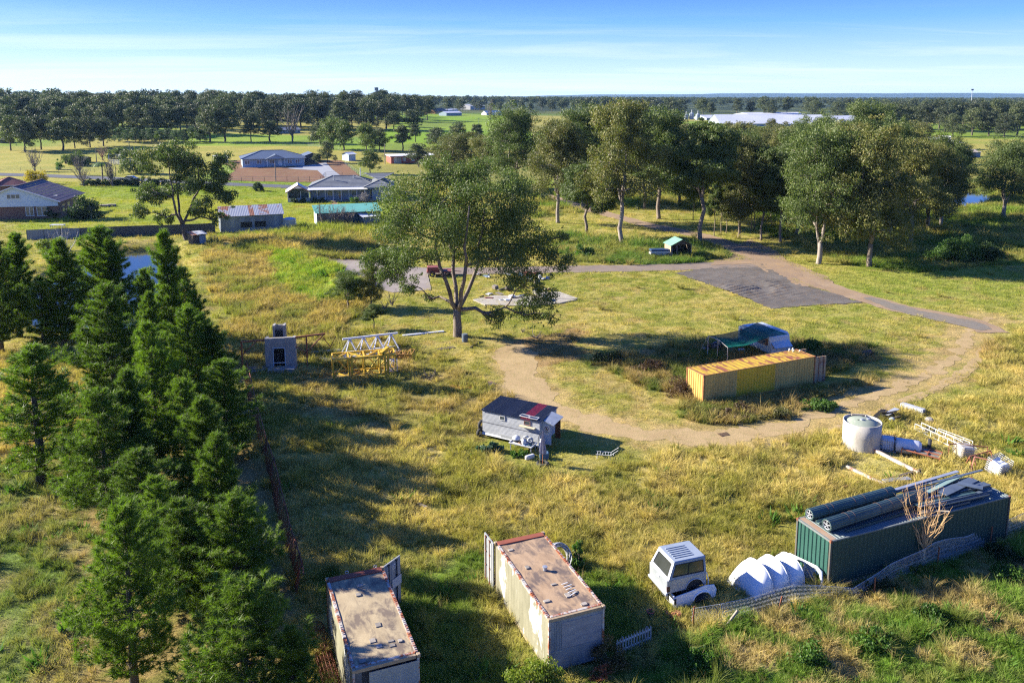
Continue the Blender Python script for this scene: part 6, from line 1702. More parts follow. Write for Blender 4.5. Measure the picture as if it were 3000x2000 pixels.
def ibc(label, px, py, yaw, s=1.0, tilt=(0, 0), crush=0.0, mp_=None):
    e = thing('bulk_container', label, 'plastic tank', GZ(Q(px, py)), yaw, None, s)
    e.rotation_euler = (tilt[0], tilt[1], yaw)
    q = MB(); q.bevbox(0.03, 0.03, 0.1, 1.07, 0.97, 0.98, 0.1)
    if crush:
        rr = random.Random(px)
        q.V = [Vector((v.x * rr.uniform(1 - crush, 1), v.y * rr.uniform(1 - crush, 1), v.z * rr.uniform(1 - crush, 1))) for v in q.V]
    q.build('bottle', mp_ or plast, e)
    for i in range(7):
        z = 0.1 + i * 0.15; q = MB(); q.tube([(0, 0, z), (1.1, 0, z), (1.1, 1.0, z), (0, 1.0, z)], 0.012, 4, closed=True); q.build('cage_bar', galv, e)
    for i in range(8):
        for y in (0, 1.0):
            q = MB(); q.tube([(i * 1.1 / 7, y, 0.08), (i * 1.1 / 7, y, 1.0)], 0.011, 4); q.build('cage_bar', galv, e)
        for x in (0, 1.1):
            if 0 < i < 7: q = MB(); q.tube([(x, i / 7, 0.08), (x, i / 7, 1.0)], 0.011, 4); q.build('cage_bar', galv, e)
    for y in (0.3, 0.7): q = MB(); q.tube([(0, y, 1.01), (1.1, y, 1.01)], 0.014, 4); q.build('top_bar', galv, e)
    MB().box(0, 0, 0, 1.1, 1.0, 0.07).build('base', timber, e)
    return e
ibc('caged white plastic tank standing next to the concrete water tank', 2578, 1320, math.radians(-22), 0.92)
ibc('caged plastic tank with tan stains among the rusty trestles', 2812, 1348, math.radians(8), 0.92, (0.12, 0.1), 0.0, mat('tan_stained_plastic', (0.50, 0.42, 0.28), (0.62, 0.6, 0.55), 2, rough=.5, stain=(0.40, 0.29, 0.12), stain_lo=.5, stain_hi=.6))
ibc('crushed caged plastic tank lying at the right picture edge', 2925, 1402, math.radians(25), 1.0, (0.25, -0.1), 0.3, plast)
q = MB(); cyl = thing('cylinder_tank', 'white painted cylinder tank lying on its side behind the caged tank', 'tank', GZ(Q(2655, 1325)), math.radians(-25))
q.tube([(-0.75, 0, 0.5), (-0.62, 0, 0.5), (0.72, 0, 0.5), (0.9, 0, 0.5)], [0.40, 0.5, 0.5, 0.36], 22); q.build('shell', mat('patchy_white', (0.66, 0.66, 0.66), (0.55, 0.56, 0.57), 1.5, stain=(0.28, 0.12, 0.07), stain_lo=.66, stain_hi=.7, stain_scale=4), cyl, smooth=True)
q = MB(); q.tube([(-0.8, 0, 0.5), (-0.72, 0, 0.5)], 0.52, 22); q.build('end_cap', mat('dark_cap', (0.03, 0.035, 0.05)), cyl)
o = wheel_mb(0.42, 0.24).build('tyre', black_rubber, smooth=True); o.location = GZ(Q(2722, 1316), 0.42); o.rotation_euler = (PI / 2, 0, 1.1); tag(o, 'tyre standing against the right end of the lying white cylinder', 'tyre')
o = wheel_mb(0.42, 0.24).build('tyre', black_rubber, smooth=True); o.location = GZ(Q(2728, 1262), 0.12); tag(o, 'tyre lying flat behind the white metal frames', 'tyre')
# welded white frames
def beam_rack(name, label, P, Q_, m, cat, w=0.035, wid=0.55, hh=0.4, k=6):
    a = GZ(Q(*P)); b = GZ(Q(*Q_)); L = (b - a).length; e = thing(name, label, cat, a, yaw_of(a, b)); 
    for y in (0, wid):
        for z in (0.08, hh):
            q = MB(); q.bar((0, y, z), (L, y, z), w); q.build('rail', m, e)
    for i in range(k + 1):
        x = i * L / k
        for y in (0, wid): q = MB(); q.bar((x, y, 0.08), (x, y, hh), w); q.build('strut', m, e)
        q = MB(); q.bar((x, 0, 0.08), (x, wid, 0.08), w); q.build('cross_bar', m, e)
    return e
beam_rack('frame_section', 'long white welded metal frame lying in the grass right of the tank', (2680, 1258), (2800, 1315), white_paint, 'frame', 0.04, 0.6, 0.5, 5)
beam_rack('frame_section', 'second narrower white metal frame lying behind the first', (2740, 1270), (2840, 1308), white_paint, 'frame', 0.035, 0.35, 0.35, 4)
def trestle(label, P, Q_, h=0.75, m=None):
    a = GZ(Q(*P)); b = GZ(Q(*Q_)); L = (b - a).length; e = thing('trestle', label, 'trestle', a, yaw_of(a, b)); m = m or steel_rust
    q = MB(); q.bar((0, 0, h), (L, 0, h), 0.06); q.build('top_bar', m, e)
    for x in (0, L):
        for s in (-1, 1): q = MB(); q.bar((x, 0, h), (x + 0.1 * s, 0.35 * s, -0.05), 0.05); q.build('leg', m, e)
    return e
trestle('rusty trestle with long bar left of the tan stained caged tank', (2778, 1335), (2890, 1345), 0.9)
trestle('rusty trestle right of the tan stained caged tank', (2838, 1368), (2900, 1350), 0.75)
trestle('pinkish rusty trestle next to the crushed caged tank', (2852, 1372), (2918, 1388), 0.85, mat('pink_rust', (0.38, 0.17, 0.13), (0.28, .1, .06), 3))
# rusty gridded rack
a = GZ(Q(2640, 1336)); rk = thing('rusty_rack', 'rusty orange rack with mesh panels standing in front of the white cylinder', 'rack', a, math.radians(-35))
for y in (0, 0.62, 1.24): q = MB(); q.bar((0, y, 0.55), (2.3, y, 0.45), 0.06); q.build('rail', mat('orange_rust', (0.38, 0.12, 0.05), (0.26, 0.08, 0.04), 3), rk)
for x in (0, 0.77, 1.54, 2.3): q = MB(); q.bar((x, 0, 0.54 - x * .04), (x, 1.24, 0.54 - x * .04), 0.055); q.build('cross_bar', MATS['orange_rust'], rk)
for i in range(3):
    for j in range(2): MB().box(0.05 + i * .77, 0.05 + j * .62, 0.47 - i * .03, 0.72 + i * .77, 0.57 + j * .62, 0.49 - i * .03).build('mesh_panel', mat('dull_mesh', (0.13, 0.13, 0.12), (0.2, 0.17, 0.13), 6), rk)
for x, y in ((0, 0), (2.3, 0), (0, 1.24), (2.3, 1.24)): q = MB(); q.bar((x, y, 0.5), (x, y, -0.1), 0.05); q.build('leg', MATS['orange_rust'], rk)
rkp = a
# beams on the ground
peel = mat('peeling_beam', (0.60, 0.55, 0.47), (0.42, 0.30, 0.22), 3, stain=(0.30, 0.11, 0.06), stain_lo=.55, stain_hi=.62)
def ground_beam(label, P, Q_, w, h, m, z=0.05, name='beam', cat='beam'):
    a = GZ(Q(*P), z); b = GZ(Q(*Q_), z); q = MB(); q.bar(Vector(), b - a, w, h); o = q.build(name, m); o.location = a; return tag(o, label, cat)
ground_beam('long peeling white beam running from the water tank down to the right', (2548, 1320), (2690, 1395), 0.16, 0.18, peel, 0.25)
ground_beam('second peeling beam parallel behind the first one', (2600, 1345), (2700, 1393), 0.10, 0.12, peel, 0.12)
ground_beam('curved looking pale beam left of the green container end', (2480, 1372), (2590, 1425), 0.14, 0.14, peel, 0.2)
ground_beam('grey flat beam leading to the back of the green container', (2588, 1420), (2665, 1412), 0.4, 0.06, galv, 0.3)
ground_beam('dark timber beam behind the green container', (2600, 1412), (2700, 1385), 0.18, 0.2, timber_dk, 0.15)
ground_beam('short rusty beam in the weeds left of the green container', (2468, 1432), (2522, 1412), 0.16, 0.14, steel_rust, 0.12)
ground_beam('fallen rusty log in the long grass below the hut', (1246, 1456), (1278, 1466), 0.18, 0.18, mat('reddish_log', (0.25, 0.13, 0.09), (0.17, .09, .06), 3), 0.1, 'log', 'log')
ground_beam('pale fallen post in the long grass left of the hut track', (1225, 1478), (1250, 1490), 0.15, 0.12, timber, 0.1, 'log', 'log')
ground_beam('dark timber sleeper lying in the mound grass', (1345, 1448), (1372, 1462), 0.14, 0.12, timber_dk, 0.12, 'log', 'log')
cb = GZ(Q(2634, 1198)); cb2 = GZ(Q(2700, 1218)); e = thing('concrete_block', 'long grey concrete barrier block behind the water tank', 'concrete block', cb, yaw_of(cb, cb2))
L = (cb2 - cb).length; MB().extrude([(0, 0, 0), (0, 0.7, 0), (0, 0.55, 0.45), (0, 0.15, 0.45)], (L, 0, 0)).build('block', mat('blue_grey_concrete', (0.42, 0.44, 0.47), (0.34, .36, .39), 2), e)
pt = thing('rubbish_heap', 'dark heap of burnt sheets with a pale bag behind the water tank', 'rubbish heap', GZ(Q(2590, 1222)))
q = MB(); rr = random.Random(5)
for k in range(9):
    q = MB(); q.box(-0.6, -0.25, 0, 0.6, 0.25, 0.03); o = q.build('charred_sheet', (darkm, timber_dk, galv)[k % 3 if k % 3 < 2 else (2 if k == 8 else 0)], pt); o.location = (rr.uniform(-.6, .6), rr.uniform(-.3, .3), 0.1 + 0.05 * k); o.rotation_euler = (rr.uniform(-.5, .5), rr.uniform(-.4, .4), rr.uniform(0, 3))
o = MB().lathe([(0.001, 0), (0.22, 0.03), (0.24, 0.15), (0.12, 0.28), (0.001, 0.3)], 9).build('bag', mat('pale_blue_bag', (0.35, 0.42, 0.5)), pt, smooth=True); o.location = (0.3, -0.7, 0.0)
o = MB().lathe([(0.001, 0), (0.3, 0.02), (0.33, 0.2), (0.18, 0.32), (0.001, 0.33)], 9).build('rock', concrete); o.location = GZ(Q(2722, 1234)); tag(o, 'grey boulder right of the concrete barrier block', 'rock')
# reclining white metal chair frame at the hut
q = MB(); e = thing('chair_frame', 'white metal lounger frame lying in the shade right of the hut', 'chair', GZ(Q(1745, 1342)), -0.2)
for y in (0, 0.5): q = MB(); q.tube([(0, y, 0.3), (1.0, y, 0.32), (1.5, y, 0.7)], 0.02, 5); q.build('side_rail', white_paint, e)
for i in range(7): q = MB(); q.tube([(0.1 + i * .18, 0, .31), (.1 + i * .18, .5, .31)], 0.012, 4); q.build('slat', white_paint, e)
for x in (0.1, 1.0):
    for y in (0, .5): q = MB(); q.tube([(x, y, .3), (x, y, -.05)], 0.018, 4); q.build('leg', white_paint, e)
# ------------------------------------------------------------------ concrete ruin with rusty steel brackets
a = GZ(Q(779, 1082)); b = GZ(Q(868, 1079)); ry = yaw_of(a, b); Lr = (b - a).length; Hr = hgt(a, 992)
ru = thing('concrete_ruin', 'small roofless concrete block house with dark doorway and a chimney stub', 'ruin', a, ry)
d0, d1 = Lr * 0.26, Lr * 0.66; hd = Hr * 0.68
q = MB(); q.box(0, 0, -0.1, d0, 0.25, Hr); q.build('front_wall', concrete, ru)
q = MB(); q.box(d1, 0, -0.1, Lr, 0.25, Hr + 0.05); q.build('front_wall', concrete, ru)
q = MB(); q.box(d0, 0.004, hd, d1, 0.25, Hr + 0.03); q.build('lintel', concrete, ru)
q = MB(); q.box(0, 0.25, -0.1, 0.25, 0.7, Hr); q.build('side_wall', concrete, ru)
q = MB(); q.box(Lr - 0.25, 0.25, -0.1, Lr, 0.7, Hr); q.build('side_wall', concrete, ru)
q = MB(); q.box(0.25, 1.15, -0.1, Lr - 0.25, 1.3, Hr - 0.9); q.build('back_wall', concrete, ru)
pb = mat('pale_blue_frame', (0.42, 0.50, 0.56), (0.36, .42, .48), 3)
for x0, x1, z0, z1 in ((d0 - .02, d0 + .05, 0, hd + .05), (d1 - .05, d1 + .02, 0, hd + .05), (d0 + .05, d1 - .05, hd - .02, hd + .05), (d0 + .05, d1 - .05, 0.55, 0.62)): MB().box(x0, -0.04, z0, x1, 0.0, z1).build('door_frame', pb, ru)
q = MB(); q.box(0.3, 0.62, 0, Lr - .3, 0.68, Hr - .1); q.build('inner_wall', darkm, ru)
for x0, x1 in ((0.45, 0.65), (1.35, 1.55)): MB().box(x0, 1.5, 0.0, x1, 2.3, Hr + 0.75).build('chimney_wall', concrete, ru)
MB().box(0.65, 2.1, 0.0, 1.35, 2.3, Hr + 0.65).build('chimney_wall', concrete, ru); MB().box(0.65, 1.55, 0.0, 1.35, 1.6, Hr + 0.3).build('flue', darkm, ru)
MB().box(0.35, -1.1, -0.1, Lr - 0.05, -0.05, 0.28).build('step', concrete, ru)
q = MB(); q.bar((0, 0.2, Hr - 0.18), (-2.1, 0.2, Hr - 0.3), 0.12, 0.14); q.build('steel_beam', steel_rust, ru)
q = MB(); q.bar((-2.05, 0.2, -0.2), (-2.05, 0.2, Hr - 0.34), 0.13); q.build('steel_post', steel_rust, ru)
q = MB(); q.bar((-2.0, 0.2, Hr * 0.48), (-0.75, 0.2, Hr - 0.3), 0.09); q.build('brace', steel_rust, ru)
q = MB(); q.bar((Lr, 0.2, Hr - 0.02), (Lr + 2.6, 0.3, Hr + 0.2), 0.12, 0.14); q.build('steel_beam', steel_rust, ru)
q = MB(); q.bar((Lr + 0.95, 0.25, -0.1), (Lr + 0.95, 0.25, Hr + 0.0), 0.12); q.build('steel_post', steel_rust, ru)
q = MB(); q.bar((Lr + 1.0, 0.25, Hr * .52), (Lr + 2.5, 0.3, Hr + .15), 0.09); q.build('brace', steel_rust, ru)
q = MB(); q.bar((Lr + 0.0, 0.25, Hr * .7), (Lr + 0.95, 0.25, Hr * .47), 0.08); q.build('brace', steel_rust, ru)
q = MB(); q.bar((Lr + 2.4, 0.3, Hr * .95), (Lr + 3.0, 0.6, Hr * .6), 0.07); q.bar((Lr + 3.0, 0.6, Hr * .6), (Lr + 3.5, 0.5, Hr * .95), 0.07); q.build('bent_brace', steel_rust, ru)
for k in range(4): ground_beam(('bleached plank on the ground left of the concrete ruin', 'lower bleached plank left of the concrete ruin', 'pale plank beside the steel post left of the ruin', 'short plank under the left steel beam')[k], (722 + k * 4, 1078 + k * 5), (778, 1076 + k * 4), 0.16, 0.06, timber, 0.08 + .02 * k, 'plank', 'plank')
ground_beam('long concrete kerb in the grass between ruin and yellow lattice', (912, 1036), (998, 1030), 0.5, 0.2, concrete, 0.08, 'kerb_stone', 'kerb')
ground_beam('pale concrete strip nearer the yellow lattice', (935, 1052), (985, 1060), 0.5, 0.12, concrete, 0.05, 'kerb_stone', 'kerb')
footprint(a, ry, Lr, 0.7, 0.0)

# ------------------------------------------------------------------ crane lattice sections
def lattice(label, P, Q_, W_, H_, bays, m, w=0.09, tri=False, skew=0.0, base_py=None):
    a = GZ(Q(*P)); b = GZ(Q(*Q_)); L = (b - a).length; e = thing('crane_section', label, 'crane section', a, yaw_of(a, b))
    ch = [(0, 0), (W_, 0), (W_ / 2, H_)] if tri else [(0, 0), (W_, 0), (0, H_), (W_, H_)]
    for y, z in ch: q = MB(); q.bar((0, y, z + .1), (L, y, z + .1), w); q.build('chord', m, e)
    pairs = [(0, 2), (1, 2), (0, 1)] if tri else [(0, 2), (1, 3), (2, 3), (0, 1)]
    for i in range(bays):
        x0, x1 = i * L / bays, (i + 1) * L / bays
        for k, (p, q_) in enumerate(pairs):
            A, B = ch[p], ch[q_]
            if tri:
                xm = (x0 + x1) / 2
                if q_ == 2:
                    for xa in (x0, x1): q = MB(); q.bar((xa, A[0], A[1] + .1), (xm, B[0], B[1] + .1), w * .6); q.build('lacing', m, e)
                else: q = MB(); q.bar((x0, A[0], A[1] + .1), (x0, B[0], B[1] + .1), w * .6); q.build('lacing', m, e)
            else:
                s = (i + k) % 2
                q = MB(); q.bar((x0, (A, B)[s][0], (A, B)[s][1] + .1), (x1, (B, A)[s][0], (B, A)[s][1] + .1), w * .7); q.build('lacing', m, e)
                q = MB(); q.bar((x0, A[0], A[1] + .1), (x0, B[0], B[1] + .1), w * .8); q.build('strut', m, e)
    if not tri:
        for p, q_ in pairs: q = MB(); q.bar((L, ch[p][0], ch[p][1] + .1), (L, ch[q_][0], ch[q_][1] + .1), w * .8); q.build('strut', m, e)
    return e
cy_ = mat('crane_yellow', (0.66, 0.42, 0.03), (0.55, 0.34, 0.03), 2, rough=0.5)
cw_ = mat('crane_white', (0.66, 0.68, 0.74), (0.55, 0.57, 0.63), 2, rough=0.5)
y1 = lattice('yellow square lattice crane section standing in the grass', (977, 1110), (1160, 1094), 1.7, 1.65, 4, cy_, 0.13)
footprint(y1.location, y1.rotation_euler.z, 5.2, 1.7, .1)
for x in (1.5, 4.35, 4.6): q = MB(); q.box(x, -0.12, -0.1, x + 0.18, 0.12, 2.0); q.build('leg_plate', cy_, y1)
q = MB(); q.bar((4.1, 0, 1.9), (4.8, 0.9, 2.1), 0.3, 0.35); q.build('bracket', cy_, y1)
lattice('white triangular lattice crane jib behind the yellow one', (1010, 1050), (1172, 1030), 1.5, 1.55, 4, cw_, 0.15, True)
lattice('thin flat yellow ladder section leaning right of the crane jibs', (1130, 1050), (1205, 1052), 1.6, 0.35, 6, mat('ochre_steel', (0.5, 0.28, 0.04), (0.35, .16, .04), 3), 0.06)
lattice('small white lattice piece under the right end of the yellow section', (1128, 1092), (1164, 1090), 0.6, 0.9, 3, cw_, 0.05)
ground_beam('long white steel tube lying from the jib towards the big gum', (1180, 985), (1300, 972), 0.3, 0.12, cw_, 0.06, 'steel_tube', 'steel tube')
# fallen branches
def branch(label, p, l, h, seed, m=bark_grey, n=7, name='fallen_branch'): return bare_shrub(name, label, p, h, l, n, m, seed, 'branch', 0.05, None, 4, 0.05)
br = branch('pile of grey fallen branches under the right side of the big gum', GZ(Q(1570, 990)), 3.6, 0.9, 31)
branch('bleached dead branch in the grass left of the fallen pile', GZ(Q(1530, 972)), 2.2, 0.5, 32)
branch('dead bush of pale branches under the left limbs of the big gum', GZ(Q(1150, 895)), 2.8, 2.0, 33)
branch('grey dead branches on the rough bank left of the big gum', GZ(Q(1125, 905)), 2.4, 1.2, 34)
branch('dark fallen branches in the shade right of the yellow lattice', GZ(Q(1262, 1115)), 3.4, 1.0, 35, bark_dark)
e = thing('drum', 'small dark grey drum beside the trunk of the big gum', 'drum', GZ(Q(1362, 1000)), 0); MB().lathe([(0.001, 0), (.3, 0), (.3, .75), (.27, .77), (0.001, .77)], 14).build('barrel', mat('slate_drum', (0.10, 0.13, 0.16)), e)
ground_beam('dark fallen pole in the grass right of the drum', (1378, 1020), (1402, 1002), 0.12, 0.12, timber_dk, 0.06, 'log', 'log')
ground_beam('flat dark sheet in the grass left of the sandy track', (1282, 1024), (1330, 1018), 0.6, 0.06, timber_dk, 0.04, 'sheet_scrap', 'scrap sheet')
# scrap on the slabs behind the big gum
rr = random.Random(11); mat('scrap_red', (0.22, 0.05, 0.04)); cols = [('white scrap sheet', white_paint), ('grey scrap panel', galv), ('dull red scrap crate', MATS['scrap_red']), ('timber scrap pallet', timber), ('pale blue scrap panel', mat('scrap_blue', (0.16, 0.25, 0.32))), ('white scrap box', white_paint), ('brown scrap board', timber_dk)]
where = ['under the lower right limbs of the big gum', 'on the pale slab behind the big gum', 'at the back of the slab behind the big gum', 'near the road behind the big gum']
for k in range(34):
    nm, m_ = cols[k % 7]; x = rr.uniform(1385, 1610); y = rr.choice((rr.uniform(800, 830), rr.uniform(845, 885)))
    q = MB(); w, d, h = rr.uniform(.4, 1.2), rr.uniform(.3, .8), rr.uniform(.1, .5)
    if k % 3 == 0: q.bevbox(-w / 2, -d / 2, 0, w / 2, d / 2, h, 0.06)
    else:
        q.box(-w / 2, -d / 2, 0, w / 2, d / 2, 0.06); q.box(-w / 2, -d / 2, .06, w / 2, -d / 2 + .05, .06 + h * .5)
    o = q.build(nm.replace(' ', '_'), m_); o.location = GZ(Q(x, y), 0.08); o.rotation_euler = (rr.uniform(-.15, .15), rr.uniform(-.15, .15), rr.uniform(0, 3))
    tag(o, '%s lying %s' % (nm, where[(0 if x < 1500 else 1) if y > 840 else (2 if x < 1500 else 3)]), 'scrap', 'scrap scattered on the slabs behind the big gum')
# parked red and white machine behind the gum's left side
def truck_like(name, label, px, py, yaw, L, W_, H_, mb_, cab=True):
    e = thing(name, label, 'trailer', GZ(Q(px, py)), yaw)
    q = MB(); q.bevbox(0, 0, 0.55, L, W_, 0.75, 0.03); q.build('chassis', mb_, e)
    for x in (L * .2, L * .75):
        for y in (0.0, W_ - .2): o = wheel_mb(.4, .22).build('wheel', black_rubber, e, smooth=True); o.location = (x, y + .1, .38); o.rotation_euler = (PI / 2, 0, 0)
    q = MB(); q.bevbox(0.1, 0.1, .76, L * .45, W_ - .1, H_, .05); q.build('load_box', mb_, e)
    q = MB(); q.bar((L, W_ / 2, .6), (L + .9, W_ / 2, .5), .08); q.build('drawbar', steel_rust, e)
    return e
truck_like('trailer', 'dull red flat trailer standing on the concrete apron behind the big gum', 1250, 812, 0.1, 3.8, 1.8, 1.3, MATS['scrap_red'])
# boat-like benches and the shelter by the road
a = GZ(Q(1965, 757)); b = GZ(Q(2008, 759)); L = 3.3; sh_ = thing('road_shelter', 'small open shelter with green gabled roof beside the gravel road', 'shelter', a, math.radians(12)); Hs = 2.0
shw = mat('shelter_board', (0.50, 0.36, 0.20), (0.38, .27, .15), 2)
for k in range(9): MB().box(-0.03, 0, k * .2, 0.03, 2.4, k * .2 + .19).build('wall_board', shw, sh_)
MB().box(0.0, 2.34, 0, L, 2.4, Hs).build('back_wall', timber_dk, sh_); MB().box(L - .05, 0, 0, L, 2.34, Hs).build('side_wall', timber_dk, sh_)
for x in (0.1, 0.9, L - .1): MB().box(x, -0.05, -.1, x + .1, 0.05, Hs).build('post', timber, sh_)
MB().extrude([(0, 0, Hs), (L, 0, Hs), (L / 2, 0, Hs + .75)], (0, .04, 0)).build('gable', timber_dk, sh_)
gz = mat('pale_green_roof', (0.22, 0.42, 0.30), (0.17, .34, .25), 2, rough=.5)
for s in (0, 1):
    q = MB(); o_ = Vector((-.25, -.35, Hs - .08)) if s == 0 else Vector((L + .25, -.35, Hs - .08)); v_ = Vector((L / 2 + .25, 0, .93)) if s == 0 else Vector((-L / 2 - .25, 0, .93))
    if s == 0: q.corr(o_, v_, (0, 3.0, 0), 1, .01); q.corr(o_ + Vector((0, 3, 0)), (0, -3.0, 0), v_, .2, .02)
    else: q.corr(o_, (0, 3.0, 0), v_, .2, .02)
    q.build('roof_sheet', gz, sh_)
e = thing('covered_trailer', 'low dark blue trailer with white rail beside the green roofed shelter', 'trailer', GZ(Q(1906, 757)), 0.08)
MB().bevbox(0, 0, .35, 3.4, 1.2, .75, .05).build('body', mat('dirty_white', (.42, .40, .36), (.3, .28, .25), 2), e); MB().bevbox(0, .0, .95, 3.5, 1.25, 1.25, .1).build('cover', mat('navy_cover', (.03, .06, .12), (.04, .08, .16), 2, rough=.4), e)
MB().box(0, 0.02, .76, 3.3, .08, .94).build('rail', white_paint, e); MB().box(0.1, 0.1, .76, 3.2, 1.1, .94).build('gap', darkm, e)
for x in (.5, 2.7): o = wheel_mb(.35, .2).build('wheel', black_rubber, e); o.location = (x, .05, .33); o.rotation_euler = (PI / 2, 0, 0)
bush('rubble_weeds', 'leafy dark green bush on the weedy strip behind the road', GZ(Q(1715, 752)), 2.2, 1.4, 2.2, 2600, .2, lf_green, 81)
bush('green_bush', 'large round green bush at the right edge below the small pond', GZ(Q(2800, 765)), 4.4, 2.8, 4.2, 9000, .2, lf_green, 82)
bush('green_bush', 'darker half of the round bush at the right edge', GZ(Q(2870, 768)), 3.6, 2.4, 3.7, 9000, .2, leafmat('mid_green', (0.06, .10, .02), (.03, .06, .015), (.1, .14, .03), 1.0), 83)
bush('brown_bush', 'brown dried bush at the left end of the yellow container', GZ(Q(1992, 1160)), 1.2, 1.2, 1.8, 3000, .10, leafmat('dry_brown', (.13, .075, .045), (.08, .05, .03), (.2, .13, .07), 2), 84)
for k, (x, y, rx, h, l) in enumerate(((1780, 1060, 2.2, 1.0, 'dark scrub in the shade left of the shade cloth'), (1900, 1085, 2.0, .9, 'brown dry scrub left of the yellow container'), (2370, 1035, 1.6, 1.3, 'leafy scrub right of the caravan'), (2440, 1060, 2.2, 1.2, 'grey green scrub behind the container doors'), (2150, 1215, 2.6, .7, 'low brown scrub in front of the yellow container'), (2270, 1218, 1.8, .6, 'low green scrub in front of the yellow container'), (2400, 1195, 2.0, .6, 'bright green weeds in the shadow of the yellow container'))):
    bush('scrub', l, GZ(Q(x, y)), rx, rx * .6, h, 2200, .14, (lf_dark, MATS['dry_brown'], lf_green, MATS['olive_scrub'], MATS['dry_brown'], MATS['olive_scrub'], lf_green)[k], 90 + k, 'scrub')
# upturned dark boat hull
e = thing('dark_tarp', 'black curved sheet lying on the mown grass right of the caravan', 'tarpaulin', GZ(Q(2470, 1050)), 0.25)
q = MB(); rows = []
for i in range(9):
    t = i / 8; rows.append([q.v((t * 3.2, (j / 6 - .5) * 1.5 * (0.4 + .6 * math.sin(PI * min(1, t * .6 + .4))), 0.03 + .55 * t * t * (abs(j / 6 - .5) * 1.6) + .1 * t)) for j in range(7)])
for a_, b_ in zip(rows, rows[1:]):
    for j in range(6): q.face((a_[j], a_[j + 1], b_[j + 1], b_[j]))
q.build('sheet', mat('black_sheet', (.035, .032, .035), (.06, .05, .05), 2), e)

# ------------------------------------------------------------------ caravan with shade cloth
cvp = Q(2276, 1046, 0); 
cv = thing('caravan', 'old white and brown caravan half covered by green shade cloth', 'caravan', GZ(cvp), math.radians(-48 + 90))
# local: x to the right along the end wall, y away along the length
cvw = mat('caravan_white', (0.55, 0.60, 0.63), (0.46, .50, .53), 1.5, rough=.4)
cvb = mat('caravan_brown', (0.17, 0.07, 0.05), (.12, .05, .035), 1.5, rough=.5)
E0 = GZ(Q(2276, 1046)); E1 = GZ(Q(2350, 1035)); cyw = yaw_of(E0, E1)
cv.rotation_euler = (0, 0, math.radians(24)); cv.location = GZ(Q(2258, 1050)); Wc_, Lc_, Hc2 = 2.4, 4.7, 2.08
prof = [(0, .35), (-.02, .95), (.25, 1.3), (.32, 1.8), (.6, Hc2), (Lc_ - .6, Hc2 + .02), (Lc_ - .05, 1.8), (Lc_, .9), (Lc_ - .1, .35)]
q = MB(); n = len(prof); A = [q.v((0.05, y, z)) for y, z in prof]; B = [q.v((Wc_ - .05, y, z)) for y, z in prof]
for k in range(n - 1): q.face((A[k], B[k], B[k + 1], A[k + 1]), 0)
q.face((A[-1], B[-1], B[0], A[0]), 0)
q.build('body_shell', cvw, cv)
for x in (0.0, Wc_ - .05):
    q = MB(); q.extrude([(x, y, z) for y, z in prof], (.05, 0, 0)); q.build('side_wall', mat('caravan_side', (0.58, 0.62, 0.64), (.36, .46, .50), 1.2, rough=.5), cv)
q = MB(); q.box(-0.012, .5, 1.0, 0.0, Lc_ - .3, 1.65); q.build('brown_band', cvb, cv)
for y0, y1 in ((.8, 1.7), (2.6, 3.5)):
    q = MB(); q.box(-.03, y0, 1.1, -.012, y1, 1.65); f = q.build('window', mat('pale_frame', (.5, .48, .42)), cv); 
    for j in range(3): MB().box(-.036, y0 + .05, 1.14 + j * .17, -.03, y1 - .05, 1.27 + j * .17).build('louvre', glass, f)
q = MB(); q.poly([(.15, .30, 1.42), (Wc_ - .15, .30, 1.42), (Wc_ - .15, -.35, .95), (.15, -.35, .95)]); q.poly([(.15, .30, 1.39), (.15, -.35, .92), (Wc_ - .15, -.35, .92), (Wc_ - .15, .30, 1.39)]); q.build('window_shade', mat('pale_blue_shade', (.42, .52, .60), (.36, .45, .52), 2, rough=.35), cv)
q = MB(); q.box(.1, .38, 1.42, Wc_ - .1, .40, 1.5); q.build('trim_strip', galv, cv)
for k in range(5):
    MB().box(.2 + k * .42, .95 + .08 * k, Hc2 + .03, .5 + k * .42, 1.7 + .05 * k, Hc2 + .06).build('roof_slat', (galv, white_paint, timber)[k % 3], cv)
for x in (0.1, Wc_ - .3): o = wheel_mb(.33, .2).build('wheel', black_rubber, cv); o.location = (x + .1, 2.6, .3); o.rotation_euler = (0, PI / 2, 0)
footprint(cv.location, math.radians(24), Wc_, Lc_)
# shade cloth: over the caravan roof, then sloping down left to poles
cloth = thing('shade_cloth', 'dark green shade cloth stretched from the caravan roof to thin poles', 'shade cloth', GZ(Q(2170, 1050)))
o0 = cloth.location.copy()
def at(px, py, h): return Q(px, py, h) - o0
C0 = [at(2075, 984, 2.05), at(2132, 1017, 2.0), at(2250, 1004, 2.15), at(2262, 985, 2.7), at(2310, 982, 2.75)]
rowsP = [[(2075, 984, 2.0), (2122, 977, 2.15), (2175, 965, 2.5), (2218, 944, 2.7)], [(2092, 990, 1.97), (2150, 985, 2.1), (2200, 975, 2.55), (2250, 956, 2.72)],
         [(2112, 1000, 1.95), (2172, 998, 2.1), (2225, 985, 2.6), (2282, 968, 2.72)], [(2132, 1018, 1.95), (2185, 1012, 2.1), (2253, 987, 2.6), (2309, 979, 2.72)]]
NB = 16
Pn = np.array([[tuple(at(*c)) for c in r_] for r_ in rowsP])
def bil(G_, u, v):
    i = min(int(u * 3), 2); j = min(int(v * 3), 2); a, b_ = u * 3 - i, v * 3 - j
    p = G_[j, i] * (1 - a) * (1 - b_) + G_[j, i + 1] * a * (1 - b_) + G_[j + 1, i] * (1 - a) * b_ + G_[j + 1, i + 1] * a * b_
    return p + np.array([0, 0, 0.05 * math.sin(u * 9 + v * 4) * math.sin(v * PI) - 0.12 * math.sin(PI * min(1, u * 1.6)) * math.sin(PI * v)])
